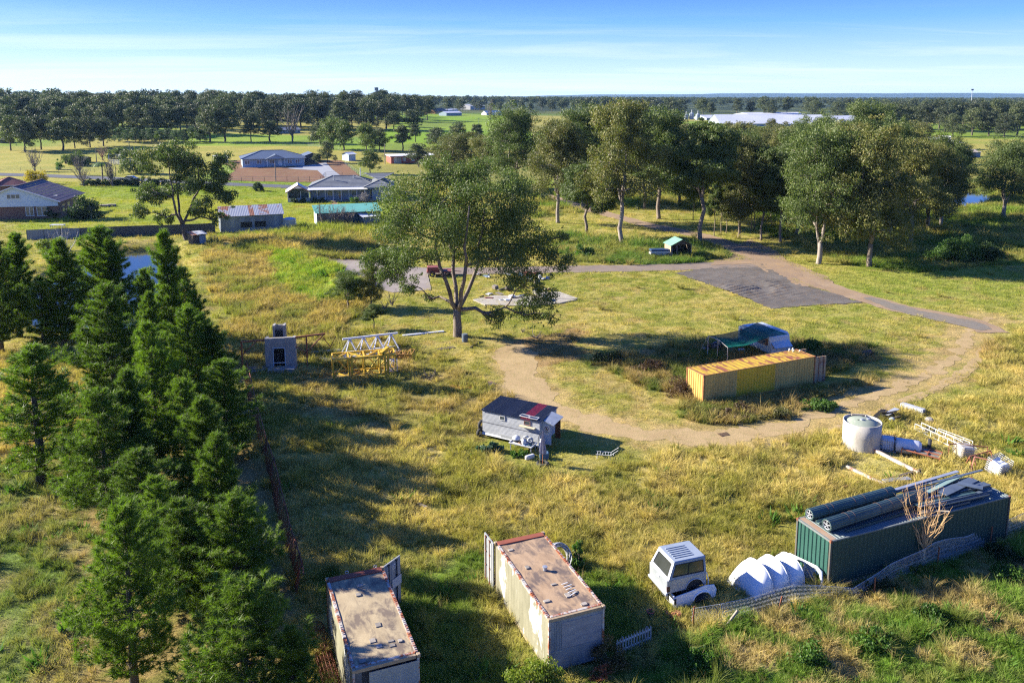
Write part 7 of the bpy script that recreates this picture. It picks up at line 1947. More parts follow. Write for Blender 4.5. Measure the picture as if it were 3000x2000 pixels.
V = np.array([bil(Pn, u, v) for v in np.linspace(0, 1, NB) for u in np.linspace(0, 1, NB * 2)])
ii = np.arange(NB * NB * 2).reshape(NB, NB * 2); F = np.stack([ii[:-1, :-1], ii[:-1, 1:], ii[1:, 1:], ii[1:, :-1]], -1).reshape(-1, 4)
def clothmat():
    m = bpy.data.materials.new('green_shade_cloth'); t = nodes_of(m); tcn = new(t, 'ShaderNodeTexCoord')
    col = mixcol(t, ramp(t, noise(t, tcn.outputs['Object'], 1.2, 4, .6), .35, .7), (0.008, 0.075, 0.065), (0.015, 0.16, 0.125))
    d = new(t, 'ShaderNodeBsdfDiffuse'); t.links.new(col, d.inputs[0]); tr = new(t, 'ShaderNodeBsdfTranslucent'); t.links.new(col, tr.inputs[0])
    tp_ = new(t, 'ShaderNodeBsdfTransparent'); a_ = new(t, 'ShaderNodeMixShader'); a_.inputs[0].default_value = .35; b_ = new(t, 'ShaderNodeMixShader'); b_.inputs[0].default_value = .12
    t.links.new(d.outputs[0], a_.inputs[1]); t.links.new(tr.outputs[0], a_.inputs[2]); t.links.new(a_.outputs[0], b_.inputs[1]); t.links.new(tp_.outputs[0], b_.inputs[2])
    o = new(t, 'ShaderNodeOutputMaterial'); t.links.new(b_.outputs[0], o.inputs[0]); return m
np_mesh('cloth', V, F, clothmat(), cloth, smooth=True)
for k, (px, py, h) in enumerate(((2075, 984, 2.1), (2104, 994, 2.0), (2132, 1018, 1.95))):
    p = at(px, py, h); g = GZ(p + o0) - o0; q = MB(); q.tube([g - Vector((0, 0, .1)), p], 0.03, 6); q.build('pole', mat('pale_pole', (.5, .46, .42)), cloth)
q = MB(); q.tube([at(2075, 984, 2.12), at(2104, 994, 2.02), at(2132, 1018, 1.98)], 0.025, 5); q.build('edge_rail', MATS['pale_pole'], cloth)
q = MB(); q.tube([at(2075, 984, 2.1), GZ(Q(2040, 1048)) - o0], 0.01, 3); q.build('guy_rope', white_paint, cloth)
# motorbike under the cloth
mb_ = thing('motorbike', 'dark motorbike parked under the left edge of the shade cloth', 'motorbike', GZ(Q(2092, 1030)), 0.3)
for x in (-.65, .65): o = wheel_mb(.32, .12).build('wheel', black_rubber, mb_, smooth=True); o.location = (x, 0, .32); o.rotation_euler = (PI / 2, 0, 0)
q = MB(); q.bevbox(-.25, -.14, .3, .25, .14, .62, .05); q.build('engine', mat('engine_grey', (.12, .12, .13), (.2, .2, .22), 6, metal=.4, rough=.4), mb_)
q = MB(); q.tube([(-.15, 0, .72), (.15, 0, .8), (.35, 0, .74)], [.1, .15, .06], 10); q.build('fuel_tank', mat('bike_blue', (.03, .05, .1), rough=.3), mb_, smooth=True)
q = MB(); q.tube([(-.7, 0, .74), (-.4, 0, .7), (-.12, 0, .7)], [.05, .1, .08], 8); q.build('seat', black_rubber, mb_, smooth=True)
q = MB(); q.tube([(.65, .08, .32), (.45, .06, .9)], .025, 5); q.tube([(.65, -.08, .32), (.45, -.06, .9)], .025, 5); q.build('fork', galv, mb_)
q = MB(); q.tube([(.35, .35, 1.0), (.45, 0, .93), (.35, -.35, 1.0)], .02, 5); q.build('handlebar', galv, mb_)
for k, (x, y, l) in enumerate(((2068, 1030, 'small pale box at the foot of the left shade cloth pole'), (2172, 1035, 'white tub on the ground under the shade cloth'), (2170, 1058, 'pale blue sheet on the ground behind the yellow container'))):
    o = MB().bevbox(-.3, -.2, 0, .3, .2, (.35, .4, .08)[k], .03).build('box', mat('pale_box', (.5, .55, .6), (.4, .45, .5), 3)); o.location = GZ(Q(x, y)); tag(o, l, 'box')
# ------------------------------------------------------------------ houses and sheds
def vloc(o, yaw, u, v): return (o[0] + math.cos(yaw) * u - math.sin(yaw) * v, o[1] + math.sin(yaw) * u + math.cos(yaw) * v)
def base(A, B):
    a, b = G(*A), G(*B); z = min(a.z, b.z); return Vector((a.x, a.y, z)), yaw_of(a, b), (b - a).length
def walls(e, L, D, H, m, x0=0, y0=0, name='wall', t=0.15):
    for b in ((x0, y0, x0 + L, y0 + t), (x0, y0 + D - t, x0 + L, y0 + D), (x0, y0 + t, x0 + t, y0 + D - t), (x0 + L - t, y0 + t, x0 + L, y0 + D - t)):
        MB().box(b[0], b[1], -0.6, b[2], b[3], H).build(name, m, e)
def roofsheets(e, x0, x1, ya, za, yb, zb, n, mats, name='roof_sheet', thick=True, corr=True):
    """sheets side by side from eave (ya,za) up to ridge (yb,zb), running along x"""
    for k in range(n):
        a = x0 + (x1 - x0) * k / n; b = x0 + (x1 - x0) * (k + 1) / n
        q = MB(); o = Vector((a, ya, za)); AM = 0.03 if e.location.y < 60 else 0.012; u = Vector((b - a, 0, 0)); v = Vector((0, yb - ya, zb - za))
        if v.y < 0: o, u = Vector((b, ya, za)), -u
        q.corr(o, u, v, 0.25, AM) if corr else q.poly([o, o + u, o + u + v, o + v])
        q.poly([o + v - Vector((0, 0, .04)), o + u + v - Vector((0, 0, .04)), o + u - Vector((0, 0, .04)), o - Vector((0, 0, .04))])
        q.build(name, mats[k % len(mats)], e)
def gable(e, x0, x1, D, H, rise, mr, mg, y0=0, ov=0.4, n=8, rows=1):
    ym = y0 + D / 2; s = rise / (D / 2)
    roofsheets(e, x0 - ov, x1 + ov, y0 - ov, H - s * ov, ym, H + rise, n, mr); roofsheets(e, x0 - ov, x1 + ov, y0 + D + ov, H - s * ov, ym, H + rise, n, mr)
    for x in (x0, x1 - .12): MB().extrude([(x, y0 + .01, H), (x, y0 + D - .01, H), (x, ym, H + rise - .06)], (.12, 0, 0)).build('gable', mg, e)
    MB().bar((x0 - ov, ym, H + rise + .03), (x1 + ov, ym, H + rise + .03), .3, .08).build('ridge_cap', mr[0], e)
def hip(e, x0, x1, y0, D, H, rise, m, ov=0.5, courses=0):
    a, b, c, d = x0 - ov, x1 + ov, y0 - ov, y0 + D + ov; h = (d - c) / 2; r0, r1 = (a + h, c + h), (b - h, c + h); z = H; Z = H + rise
    fs = ([(a, c, z), (b, c, z), (r1[0], r1[1], Z), (r0[0], r0[1], Z)], [(b, d, z), (a, d, z), (r0[0], r0[1], Z), (r1[0], r1[1], Z)], [(a, d, z), (a, c, z), (r0[0], r0[1], Z)], [(b, c, z), (b, d, z), (r1[0], r1[1], Z)])
    for f in fs:
        if not courses: MB().poly(f).build('roof_plane', m, e); continue
        P = [Vector(p) for p in f]; n = courses
        for k in range(n):
            t0, t1 = k / n, (k + 1) / n; L0, R0 = P[0].lerp(P[-1], t0), P[1].lerp(P[2], t0); L1, R1 = P[0].lerp(P[-1], t1), P[1].lerp(P[2], t1)
            q = MB(); up = Vector((0, 0, .05)); q.poly([L0 + up, R0 + up, R1, L1]); q.poly([L0, R0, R0 + up, L0 + up]); q.build('tile_course', m, e)
    for p, q_ in ((fs[0][0], fs[0][3]), (fs[0][1], fs[0][2]), (fs[1][0], fs[0][2]), (fs[1][1], fs[0][3]), (fs[0][3], fs[0][2])):
        MB().bar(Vector(p) + Vector((0, 0, .05)), Vector(q_) + Vector((0, 0, .05)), .28, .09).build('hip_cap', m, e)
    MB().box(a, c, z - .16, b, c + .1, z - .01).build('fascia', white_paint, e)
winw = mat('white_frame', (.78, .78, .76)); gl2 = glassmat('window_glass', (.06, .075, .09), .1)
shed_w = [mat('zinc_wall_%d' % k, c, tuple(x * .85 for x in c), .8, rough=.6, metal=.25, stain=(.2, .13, .09), stain_lo=.68, stain_hi=.76) for k, c in enumerate(((.17, .20, .24), (.21, .245, .28), (.26, .30, .34)))]
shed_r = [mat('zinc_roof_%d' % k, (.46, .47, .48), (.38, .39, .40), .5, rough=.55, stain=(.34, .14, .06), stain_lo=lo, stain_hi=lo + .06, stain_scale=.35) for k, lo in enumerate((.42, .60, .66))]
# rusty roofed shed
p, yw, L = base((648, 683), (831, 672)); H = hgt(p, 634); D = 6.5
e = thing('farm_shed', 'grey corrugated iron shed with rust stained pale roof beside the round tank', 'shed', p, yw)
n = 13
for k in range(n): MB().corr((L * k / n, 0, -.4), (L / n - .01, 0, 0), (0, 0, H + .4), .16, .01).build('wall_sheet', shed_w[(k * 7 + k // 3) % 3], e)
for k in range(7): MB().corr((0, D - D * k / 7, -.4), (0, -D / 7 + .01, 0), (0, 0, H + .4), .16, .02).build('wall_sheet', shed_w[k % 3], e)
MB().box(L - .1, .03, -.4, L, D, H).build('wall', shed_w[1], e); MB().box(0.03, D - .1, -.4, L - .1, D, H).build('wall', shed_w[1], e)
rise = 1.35; roofsheets(e, -.2, L + .2, -.25, H - .1, D / 2, H + rise, 13, [shed_r[0]] * 2 + [shed_r[1], shed_r[2]] * 2 + [shed_r[0], shed_r[2]]); roofsheets(e, -.2, L + .2, D + .25, H - .1, D / 2, H + rise, 13, shed_r[1:])
for x in (0, L - .1): MB().extrude([(x, 0.03, H), (x, D, H), (x, D / 2, H + rise - .06)], (.08, 0, 0)).build('gable', shed_w[2], e)
for x in (3.45, 5.9): MB().box(x * L / 11, -.05, .75, (x + 2) * L / 11, -.02, 1.75).build('shutter', darkm, e)
footprint(p, yw, L, D)
# tank and lean-to
tp_ = GZ(G(848, 671)); e = thing('water_tank', 'round pale corrugated water tank at the right end of the rusty roofed shed', 'water tank', tp_); R_ = 20 * mpp(tp_); h_ = hgt(tp_, 641)
MB().lathe([(R_ * (1 + .012 * (k % 2)), -.3 + (h_ + .3) * k / 18) for k in range(19)], 28).build('wall', mat('zinc_tank', (.42, .46, .46), (.34, .37, .37), 1, rough=.5, metal=.3), e, smooth=True)
MB().lathe([(R_, h_), (R_ * .5, h_ + .22), (.001, h_ + .3)], 28).build('lid', galv, e)
for k in range(8): MB().bar((R_ * math.cos(k * .785), R_ * math.sin(k * .785), h_ + .02), (0, 0, h_ + .32), .06).build('roof_rib', galv, e)
p, yw, L = base((566, 716), (604, 714)); e = thing('outhouse', 'tiny rusty outhouse with blue grey door below the leaning gum', 'outhouse', p, yw); h_ = hgt(p, 690); walls(e, L, 2, h_, timber_dk); MB().box(L * .5, -.05, 0, L - .05, -.01, h_ - .1).build('door', mat('blue_grey_door', (.2, .27, .34)), e); roofsheets(e, -.2, L + .2, -.3, h_ + .1, 2.2, h_ + .35, 3, shed_r)
# dark fence of metal panels
fp = [GZ(G(x, y)) for x, y in ((80, 703), (180, 699), (290, 695), (378, 691), (480, 688), (600, 683), (632, 680))]
fe2 = thing('metal_fence', 'long dark metal panel fence between the pond and the brick house yard', 'fence', fp[0]); o_ = fp[0].copy(); tot = 0
fm = [mat('charcoal_fence', (.065, .075, .085), (.05, .06, .07), 1, rough=.5), mat('grey_fence', (.20, .23, .26), (.17, .19, .22), 1, rough=.5)]
for a, b in zip(fp, fp[1:]):
    k = max(1, round((b - a).length / 2.4))
    for j in range(k):
        A = a.lerp(b, j / k) - o_; B = a.lerp(b, (j + 1) / k) - o_; A.z = B.z = float(ground_at(A.x + o_.x, A.y + o_.y)) - o_.z
        MB().corr(A + Vector((0, 0, -.3)), (B - A) * .98, (0, 0, 2.0), .4, .05, trap=True).build('fence_panel', fm[1 if A.x < 7 else 0], fe2)
        q = MB(); q.bar(A + Vector((0, 0, -.3)), A + Vector((0, 0, 1.75)), .08); q.bar(A + Vector((0, 0, 1.7)), B + Vector((0, 0, 1.7)), .06); q.build('fence_post', fm[0], fe2)
# gabled brick house
p, yw, L = base((-70, 646), (172, 641)); He = hgt(GZ(G(172, 641)), 589); e = thing('brick_house', 'brick house with white weatherboard gable and dark plum tiled roof at the left edge', 'house', p, yw + .03)
D = 12; br = mat('red_brown_brick', (.20, .10, .07), (.14, .075, .055), 3); wb = mat('pale_blue_board', (.5, .6, .66)); wbb = mat('white_board_gable', (.60, .68, .72), (.54, .62, .66), 1); walls(e, L, D, He, br)
xa = L * .48; ra = 2.9; MB().box(.01, -.28, He - 1.0, L - .01, -.02, He - .01).build('weatherboard', wbb, e); pl = mat('plum_tile', (.085, .05, .06), (.065, .04, .05), .6, rough=.6)
for k in range(14):
    f0, f1 = k / 14, (k + 1) / 14; z0, z1 = He + ra * f0, He + ra * f1; q = MB()
    q.poly([(xa * f0, -.3, z0), (L - (L - xa) * f0, -.3, z0), (L - (L - xa) * f1, -.3, z1), (xa * f1, -.3, z1)]); q.poly([(xa * f0, -.3, z0), (L - (L - xa) * f0, -.3, z0), (L - (L - xa) * f0, -.22, z0 - .02), (xa * f0, -.22, z0 - .02)][::-1]); q.build('gable_board', wbb, e)
for s, x1 in ((1, L + .6), (-1, -.6)):
    n = 9
    for k in range(n):
        t0, t1 = k / n, (k + 1) / n; zz = lambda t: He - .2 + (ra + .25) * t
        q = MB(); X0, X1 = x1 + (xa - x1) * t0, x1 + (xa - x1) * t1; pts = [(X0, -.6, zz(t0) + .02), (X0, D + 3, zz(t0) + .02), (X1, D + 3, zz(t1)), (X1, -.6, zz(t1))]
        q.poly(pts if s > 0 else pts[::-1]); q.poly([(X0, -.6, zz(t0) - .1), (X0, -.6, zz(t0) + .06), (X1, -.6, zz(t1)), (X1, -.6, zz(t1) - .16)]); q.build('tile_course', pl, e)
MB().bar((xa, -.7, He + ra + .1), (xa, D + 3, He + ra + .1), .3, .12).build('ridge_cap', pl, e)
q = MB(); q.bar((L + .6, -.65, He - .2), (xa, -.65, He + ra + .05), .1, .22); q.bar((-.6, -.65, He - .2), (xa, -.65, He + ra + .05), .1, .22); q.build('barge_board', winw, e)
for x0, x1, z0, z1, b in ((L * .395, L * .555, He + .55, He + 1.5, 2), (L * .60, L * .70, .6, He - 1.1, 1), (L * .735, L * .86, .6, He - 1.1, 1)): window(e, x0, z0, x1, z1, -.31 if z0 > He else -.03, .09, winw, .08, b, mg=gl2 if z0 > He else mat('curtain_glass', (.34, .29, .2), (.12, .1, .08), 2, rough=.2))
for y in (2, 5, 8.5): MB().box(L, y, .9, L + .04, y + 1.3, 2.6).build('window', gl2, e)
MB().lathe([(.001, 0), (.35, .12), (.36, .14), (.001, .04)], 12).build('dish', winw, e).location = (L - .8, 1.2, He + .8)
footprint(p, yw, L, D)
p2, yw2, L2 = base((-60, 600), (60, 592)); e = thing('house_wing', 'low wing with red tiled roof at the left picture edge behind the brick house', 'house', p2 + Vector((0, 6, 0)), yw2); walls(e, L2 * .8, 6, 3.6, br); hip(e, 0, L2 * .8, 0, 6, 3.6, 1.6, mat('red_tile', (.28, .09, .07), (.2, .07, .06), 1), courses=8)
# grey tiled ranch house with verandah
p, yw, L = base((906, 592), (1150, 588)); H = hgt(p, 551); e = thing('ranch_house', 'low grey tiled house with a long pale metal verandah roof', 'house', p, yw); D = 12; tl = mat('grey_tile', (.17, .185, .20), (.12, .13, .145), .7, rough=.8, stain=(.24, .235, .22), stain_lo=.6, stain_hi=.7); bw = mat('blue_grey_wall', (.28, .34, .40), (.24, .29, .35), 1)
walls(e, L * .76, D - 2, H, bw, 0, 2.4); walls(e, L * .26, D, H, bw, L * .76, .5)
hip(e, 0, L * .8, 2.4, D - 2.4, H, 2.1, tl, courses=9); hip(e, L * .68, L * 1.0, .2, D + 1, H + .02, 2.6, tl, courses=9)
roofsheets(e, -.3, L * .78, -.3, H - .45, 2.5, H - .02, 24, [mat('pale_verandah', (.60, .59, .57), (.5, .5, .49), .5, rough=.6)])
for k in range(9): MB().box(k * L * .76 / 8, -.1, -.5, k * L * .76 / 8 + .1, 0, H - .45).build('verandah_post', winw, e)
MB().box(0, -.2, -.6, L * .77, 2.4, .15).build('verandah_floor', concrete, e)
for k, (x, w) in enumerate(((.07, .05), (.21, .06), (.34, .04), (.50, .06), (.60, .06), (.70, .04))): window(e, L * x, 1.0 if k % 3 != 2 else .1, L * (x + w), 2.2, 2.36, .08, winw, .06, k % 2, mg=gl2)
window(e, L * .82, 1.0, L * .88, 2.2, .46, .08, winw, .06, 1, mg=gl2)
for x, y in ((.28, 5), (.52, 6)): MB().lathe([(.12, 0), (.12, 1.4), (.2, 1.45), (.001, 1.5)], 10).build('flue', galv, e).location = (L * x, y, H + .8)
footprint(p, yw, L, D)
p, yw, L = base((843, 593), (906, 591)); H = hgt(p, 563); e = thing('sunroom', 'open gabled sunroom with rust edged pale roof at the left end of the ranch house', 'carport', p, yw); cr = mat('cream_wall', (.62, .56, .42), (.52, .47, .35), 1); D = 7
MB().box(0, 0, -.5, L, .12, .9).build('front_wall', cr, e); MB().box(0, .12, -.5, .12, D, .9).build('side_wall', cr, e); MB().box(0, D - .1, -.5, L, D, H).build('back_wall', bw, e)
MB().box(0.02, .3, .95, .06, D - .3, H - .3).build('green_blind', mat('teal_blind', (.02, .22, .17)), e); MB().box(L * .62, -.02, .95, L * .98, .02, H - .3).build('green_blind', mat('dark_blind', (.03, .06, .06)), e)
for x in (0, L - .1, L * .6): MB().box(x, -.02, .9, x + .1, .08, H).build('post', winw, e)
xm = L / 2; rr_ = 1.5; rpale = mat('pale_translucent_roof', (.52, .50, .47), (.44, .42, .40), .7, rough=.6)
for s in (0, 1):
    n = 9
    for k in range(n):
        y0, y1 = -.4 + (D + .8) * k / n, -.4 + (D + .8) * (k + 1) / n; x0 = -.4 if s == 0 else L + .4
        q = MB(); f = [(x0, y1, H - .25), (x0, y0, H - .25), (xm, y0, H + rr_), (xm, y1, H + rr_)]; q.poly(f if s == 0 else f[::-1]); q.build('roof_sheet', rpale, e)
ob = mat('orange_barge', (.45, .17, .08)); q = MB(); q.bar((-.4, -.42, H - .2), (xm, -.42, H + rr_), .12, .2); q.build('barge_board', ob, e); q = MB(); q.bar((L + .4, -.42, H - .2), (xm, -.42, H + rr_), .12, .2); q.build('barge_board', ob, e)
# new blue grey house
p, yw, L = base((711, 491), (892, 486)); H = hgt(p, 466); e = thing('new_house', 'new pale blue house with grey hipped roof and white framed windows', 'house', p, yw); D = 13; bl = mat('pale_blue_wall', (.33, .42, .50), (.30, .385, .465), .6); rg = mat('slate_grey_roof', (.115, .145, .18), (.10, .125, .16), .4, rough=.45)
walls(e, L, D, H, bl); hip(e, 0, L, 0, D, H, 2.3, rg, .6)
for k in range(14): MB().box(0, -.03, .1 + k * (H - .2) / 14, L, -.005, .1 + (k + .9) * (H - .2) / 14).build('weatherboard', bl, e)
for a, b in ((.035, .12), (.225, .31), (.43, .515), (.72, .80), (.85, .93)): window(e, L * a, .9, L * b, 2.35, -.05, .14, winw, .08, 1, mg=gl2)
MB().box(L * .575, -.1, .1, L * .63, -.05, 2.3).build('door', winw, e)
q = MB(); q.extrude([(L * .37, -1.6, H - .1), (L * .69, -1.6, H - .1), (L * .53, -1.6, H + 1.2)], (0, .1, 0)); q.build('porch_gable', bl, e)
for s in (0, 1):
    a, b = (L * .36, L * .53) if s == 0 else (L * .70, L * .53); q = MB(); f = [(a, 4, H - .15), (a, -1.9, H - .15), (b, -1.9, H + 1.3), (b, 4, H + 1.3)]; q.poly(f if s == 0 else f[::-1]); q.build('porch_roof', rg, e)
for x in (.385, .67): MB().box(L * x, -1.55, 0, L * x + .2, -1.35, H - .1).build('porch_post', winw, e)
MB().box(L * .37, -1.8, -.3, L * .69, -.05, .25).build('porch_floor', MATS.get('concrete'), e); MB().box(-.8, -1.2, -.2, L * .37, -.05, .06).build('path', galv, e)
p, yw, L = base((893, 476), (939, 474.5)); H = hgt(p, 457); e = thing('garage', 'dark grey gabled garage to the right of the new blue house', 'garage', p, yw); dg = mat('charcoal_wall', (.05, .055, .06), (.06, .065, .07), .6); D = 8
walls(e, L, D, H, dg); xm = L * .5
MB().extrude([(0, -.01, H), (L, -.01, H), (xm, -.01, H + 1.0)], (0, .1, 0)).build('gable', dg, e)
for s in (0, 1):
    a = -.3 if s == 0 else L + .3; q = MB(); f = [(a, D, H - .05), (a, -.3, H - .05), (xm, -.3, H + 1.08), (xm, D, H + 1.08)]; q.poly(f if s == 0 else f[::-1]); q.build('roof_plane', rg, e)
for k in range(2): MB().box(.8 + k * L * .45, -.05, 0, .8 + k * L * .45 + L * .38, -.012, 2.3).build('roller_door', mat('charcoal_roller', (.075, .08, .085)), e)
# generic small far buildings
def farbox(name, label, cat, A, B, ptop, D, rise, mw, mr, wins=0, flat=False):
    p, yw, L = base(A, B); H = max(1.6, hgt(p, ptop)); e = thing(name, label, cat, p, yw); walls(e, L, D, H, mw)
    if flat: MB().box(-.5, -.8, H, L + .5, D + .5, H + .25).build('roof', mr, e)
    else: gable(e, 0, L, D, H, rise, [mr], mw, n=max(3, int(L / 1.5)))
    for k in range(wins): window(e, L * (k + .3) / max(1, wins), .8, L * (k + .65) / max(1, wins), min(2.2, H - .3), -.05, .12, winw, .06, 1, mg=gl2)
    return e
wr = mat('white_roof', (.66, .66, .65), (.58, .58, .57), .3, rough=.6); wz = mat('far_white_wall', (.6, .6, .58), (.5, .5, .49), .4); rw = mat('red_weatherboard', (.34, .075, .055), (.27, .06, .045), .8); brn = mat('tan_roof', (.42, .35, .28), (.36, .3, .24), .4)
e = farbox('red_house', 'long red house with flat white roof behind the wire fence', 'house', (1146, 480), (1275, 477), 459, 9, 0, rw, wr, 5, True); MB().box(1, -.1, 0, 3.6, -.02, 2.2).build('garage_door', mat('greige_door', (.3, .29, .27)), e)
gsr = mat('sea_green_roof', (.12, .36, .27), (.10, .30, .23), .5, rough=.5)
p, yw, L = base((930, 664), (1116, 655)); H = hgt(p, 625); e = thing('green_roof_shed', 'long low shed with sea green roof behind the bare bushes', 'shed', p, yw); walls(e, L, 6, H, mat('dark_teal_wall', (.05, .085, .10), (.07, .1, .12), 1)); roofsheets(e, -.4, L + .3, -.4, H, 6.4, H + .75, 14, [gsr]); MB().box(-.06, .1, -.3, -.01, 5.9, H - .1).build('end_cladding', winw, e); MB().box(.2, -.06, 0, 5, -.02, H - .2).build('brick_infill', mat('pale_brick', (.3, .27, .24), (.2, .18, .16), 3), e)
MB().box(-.1, 1, .1, -.07, 2, 2).build('door', mat('aqua_door', (.05, .5, .5)), e); footprint(p, yw, L, 6)
farbox('small_shed', 'small grey lean shed with white roof at the right end of the sea green one', 'shed', (1066, 662), (1110, 658), 634, 4, .3, mat('grey_ply', (.2, .23, .25)), wr)
for lab, A, B, t, D, r_, mw, mr, w, fl in (
    ('small pale blue garden shed left of the red house', (1022, 472), (1042, 470.5), 452, 4, .6, mat('ice_blue_wall', (.42, .55, .6)), wr, 0, 0),
    ('cream site hut on the bare soil left of the new house', (627, 473), (660, 472), 459, 3, .3, cr, wr, 2, 1),
    ('white container cabin in front of the cream site hut', (636, 478), (668, 477), 471, 2.5, .2, wz, wr, 0, 1),
    ('low grey farm building with verandah among the far gums', (812, 392), (880, 390), 381, 7, 1.2, mat('far_grey_wall', (.2, .22, .24)), mat('far_grey_roof', (.22, .24, .27)), 3, 0),
    ('big grey machinery shed on the rise at the far centre', (1378, 322), (1421, 321), 311, 22, 2.5, mat('far_shed_grey', (.42, .42, .42)), mat('far_shed_roof', (.5, .5, .5)), 0, 0),
    ('low house with orange brick end on the far rise', (1275, 334), (1310, 333), 326, 12, 3, mat('orange_brick', (.40, .20, .1)), mat('brown_tile', (.10, .08, .08)), 2, 0),
    ('white topped sheds below the orange brick house', (1308, 340), (1353, 339), 331, 10, 1.5, mat('far_blue_wall', (.2, .28, .34)), wr, 0, 0),
    ('white shed behind the white topped sheds', (1310, 328), (1341, 327), 323, 8, 1, wz, wr, 0, 0),
    ('white farm buildings near the bare tree on the far rise', (1425, 338), (1470, 338), 331, 8, 2, wz, wr, 0, 0),
    ('brown roofed store behind the right grove top', (2830, 462), (2872, 461), 446, 8, .8, mat('blue_grey_store', (.2, .25, .3)), brn, 0, 0),
    ('long white shed beyond the grove at the right', (2700, 418), (2760, 417), 408, 8, .8, wz, wr, 3, 0),
    ('grey workshop with white roof below the long white shed', (2780, 434), (2822, 432), 420, 14, 1.2, mat('far_workshop', (.16, .19, .22)), wr, 2, 0),
    ('pale shed with dark doors left of the grey workshop', (2745, 428), (2782, 429), 419, 12, 3.2, wz, wr, 0, 0),
    ('small dark roofed farm shed in the left paddock behind the cattle yards', (190, 480), (250, 479), 467, 6, .5, timber_dk, mat('dark_roof', (.05, .06, .05)), 0, 0),
    ('grey roofed house seen between the grove trunks', (1790, 462), (1825, 462), 447, 8, 1, wz, mat('far_grey_roof', (.22, .24, .27)), 1, 0),
    ('dark shed on the left edge below the forest', (0, 420), (20, 420), 410, 6, .8, timber_dk, MATS['dark_roof'] if 'dark_roof' in MATS else timber_dk, 0, 0)):
    farbox('far_building' if t < 400 else 'shed', lab, 'building' if t < 400 else 'shed', A, B, t, D, r_, mw, mr, w, bool(fl))
# warehouse complex
def whouse(label, A, B, ptop, D, rise, n): e = farbox('warehouse', label, 'warehouse', A, B, ptop, D, rise, mat('warehouse_wall', (.30, .34, .38), (.26, .3, .34), .1), mat('warehouse_roof', (.46, .47, .49), (.36, .38, .41), .05, rough=.5)); return e
whouse('long low white roofed warehouse in front of the factory', (2110, 370), (2440, 370), 362, 70, 6, 1); whouse('grey walled factory hall standing behind the white roofs', (2200, 345), (2365, 344), 336, 40, 2, 1)
whouse('white roofed hall at the left end of the factory', (2070, 352), (2190, 352), 346, 30, 2.5, 1); whouse('right hand warehouse with gabled end', (2460, 362), (2570, 362), 354, 40, 3.5, 1)
# silos and plant at the factory's left
for k, (x, y, t, lab) in enumerate(((2010, 350, 335, 'squat grey silo at the left of the factory'), (2026, 350, 330, 'taller grey silo second at the left of the factory'), (2044, 352, 333, 'blue grey silo nearest the white hall'))):
    p = GZ(G(x, y)); h = hgt(p, t); R_ = 6.5 * mpp(p); e = thing('silo', lab, 'silo', p); MB().lathe([(R_, -1), (R_, h * .85), (R_ * .3, h), (.001, h)], 16).build('wall', MATS['warehouse_wall'], e); MB().lathe([(.3, h), (.3, h + 2.5), (.001, h + 2.6)], 6).build('vent', galv, e)
# poles, towers
def pole(label, px, py, pt, arms=1, m=None, name='power_pole'):
    p = GZ(G(px, py)); h = hgt(p, pt); e = thing(name, label, 'pole', p); m = m or timber
    MB().tube([(0, 0, -.5), (0, 0, h)], [.17, .11], 8).build('shaft', m, e)
    for k in range(arms): MB().box(-1.1, -.06, h - .5 - k * 1.0, 1.1, .06, h - .38 - k * 1.0).build('crossarm', timber_dk, e)
    for k in range(4 * (arms > 0)): MB().lathe([(.05, 0), (.07, .15), (.001, .18)], 6).build('insulator', galv, e).location = (-1 + k * .66, 0, h - .38)
    return e
pg = mat('green_grey_pole', (.13, .19, .16))
pole('tall greenish power pole left of the leaning gum', 383, 488, 414, 2, pg); pole('thin grey pole in the left paddock among bare trees', 284, 486, 432, 0); pole('plain timber pole standing behind the ranch house', 808, 530, 477, 0); pole('pole beside the left end of the red house', 1128, 480, 422, 0); pole('green pole with transformer in the bright far field', 1403, 384, 345, 1, pg)
pole('pole behind the brown roofed store on the right', 2820, 462, 432, 1); pole('short white pole in front of the garage driveway', 1056, 516, 492, 0, winw)
p = GZ(G(1105, 345)); h = hgt(p, 256); e = thing('cell_tower', 'mobile phone tower rising above the far tree line', 'tower', p); MB().tube([(0, 0, -1), (0, 0, h)], [.8, .45], 10).build('mast', mat('tower_grey', (.30, .34, .38)), e)
for z in (h - 1.5, h * .80):
    MB().lathe([(1.3, z - 1.6), (1.3, z - 1.5)], 12).build('platform', galv, e)
    for k in range(6):
        a = k * PI / 3; MB().box(-.2, -.2, -1.3, .2, .2, 1.4).build('antenna', mat('antenna_grey', (.24, .28, .31)), e).location = (1.3 * math.cos(a), 1.3 * math.sin(a), z)
p = GZ(G(2843, 330)); h = hgt(p, 264); e = thing('floodlight_mast', 'thin floodlight mast above the right hand tree line', 'mast', p); MB().tube([(0, 0, -1), (0, 0, h)], [.5, .3], 8).build('mast', galv, e); MB().box(-1.9, -.4, h - .6, 1.9, .4, h + 1.4).build('lamp_head', MATS['antenna_grey'], e)
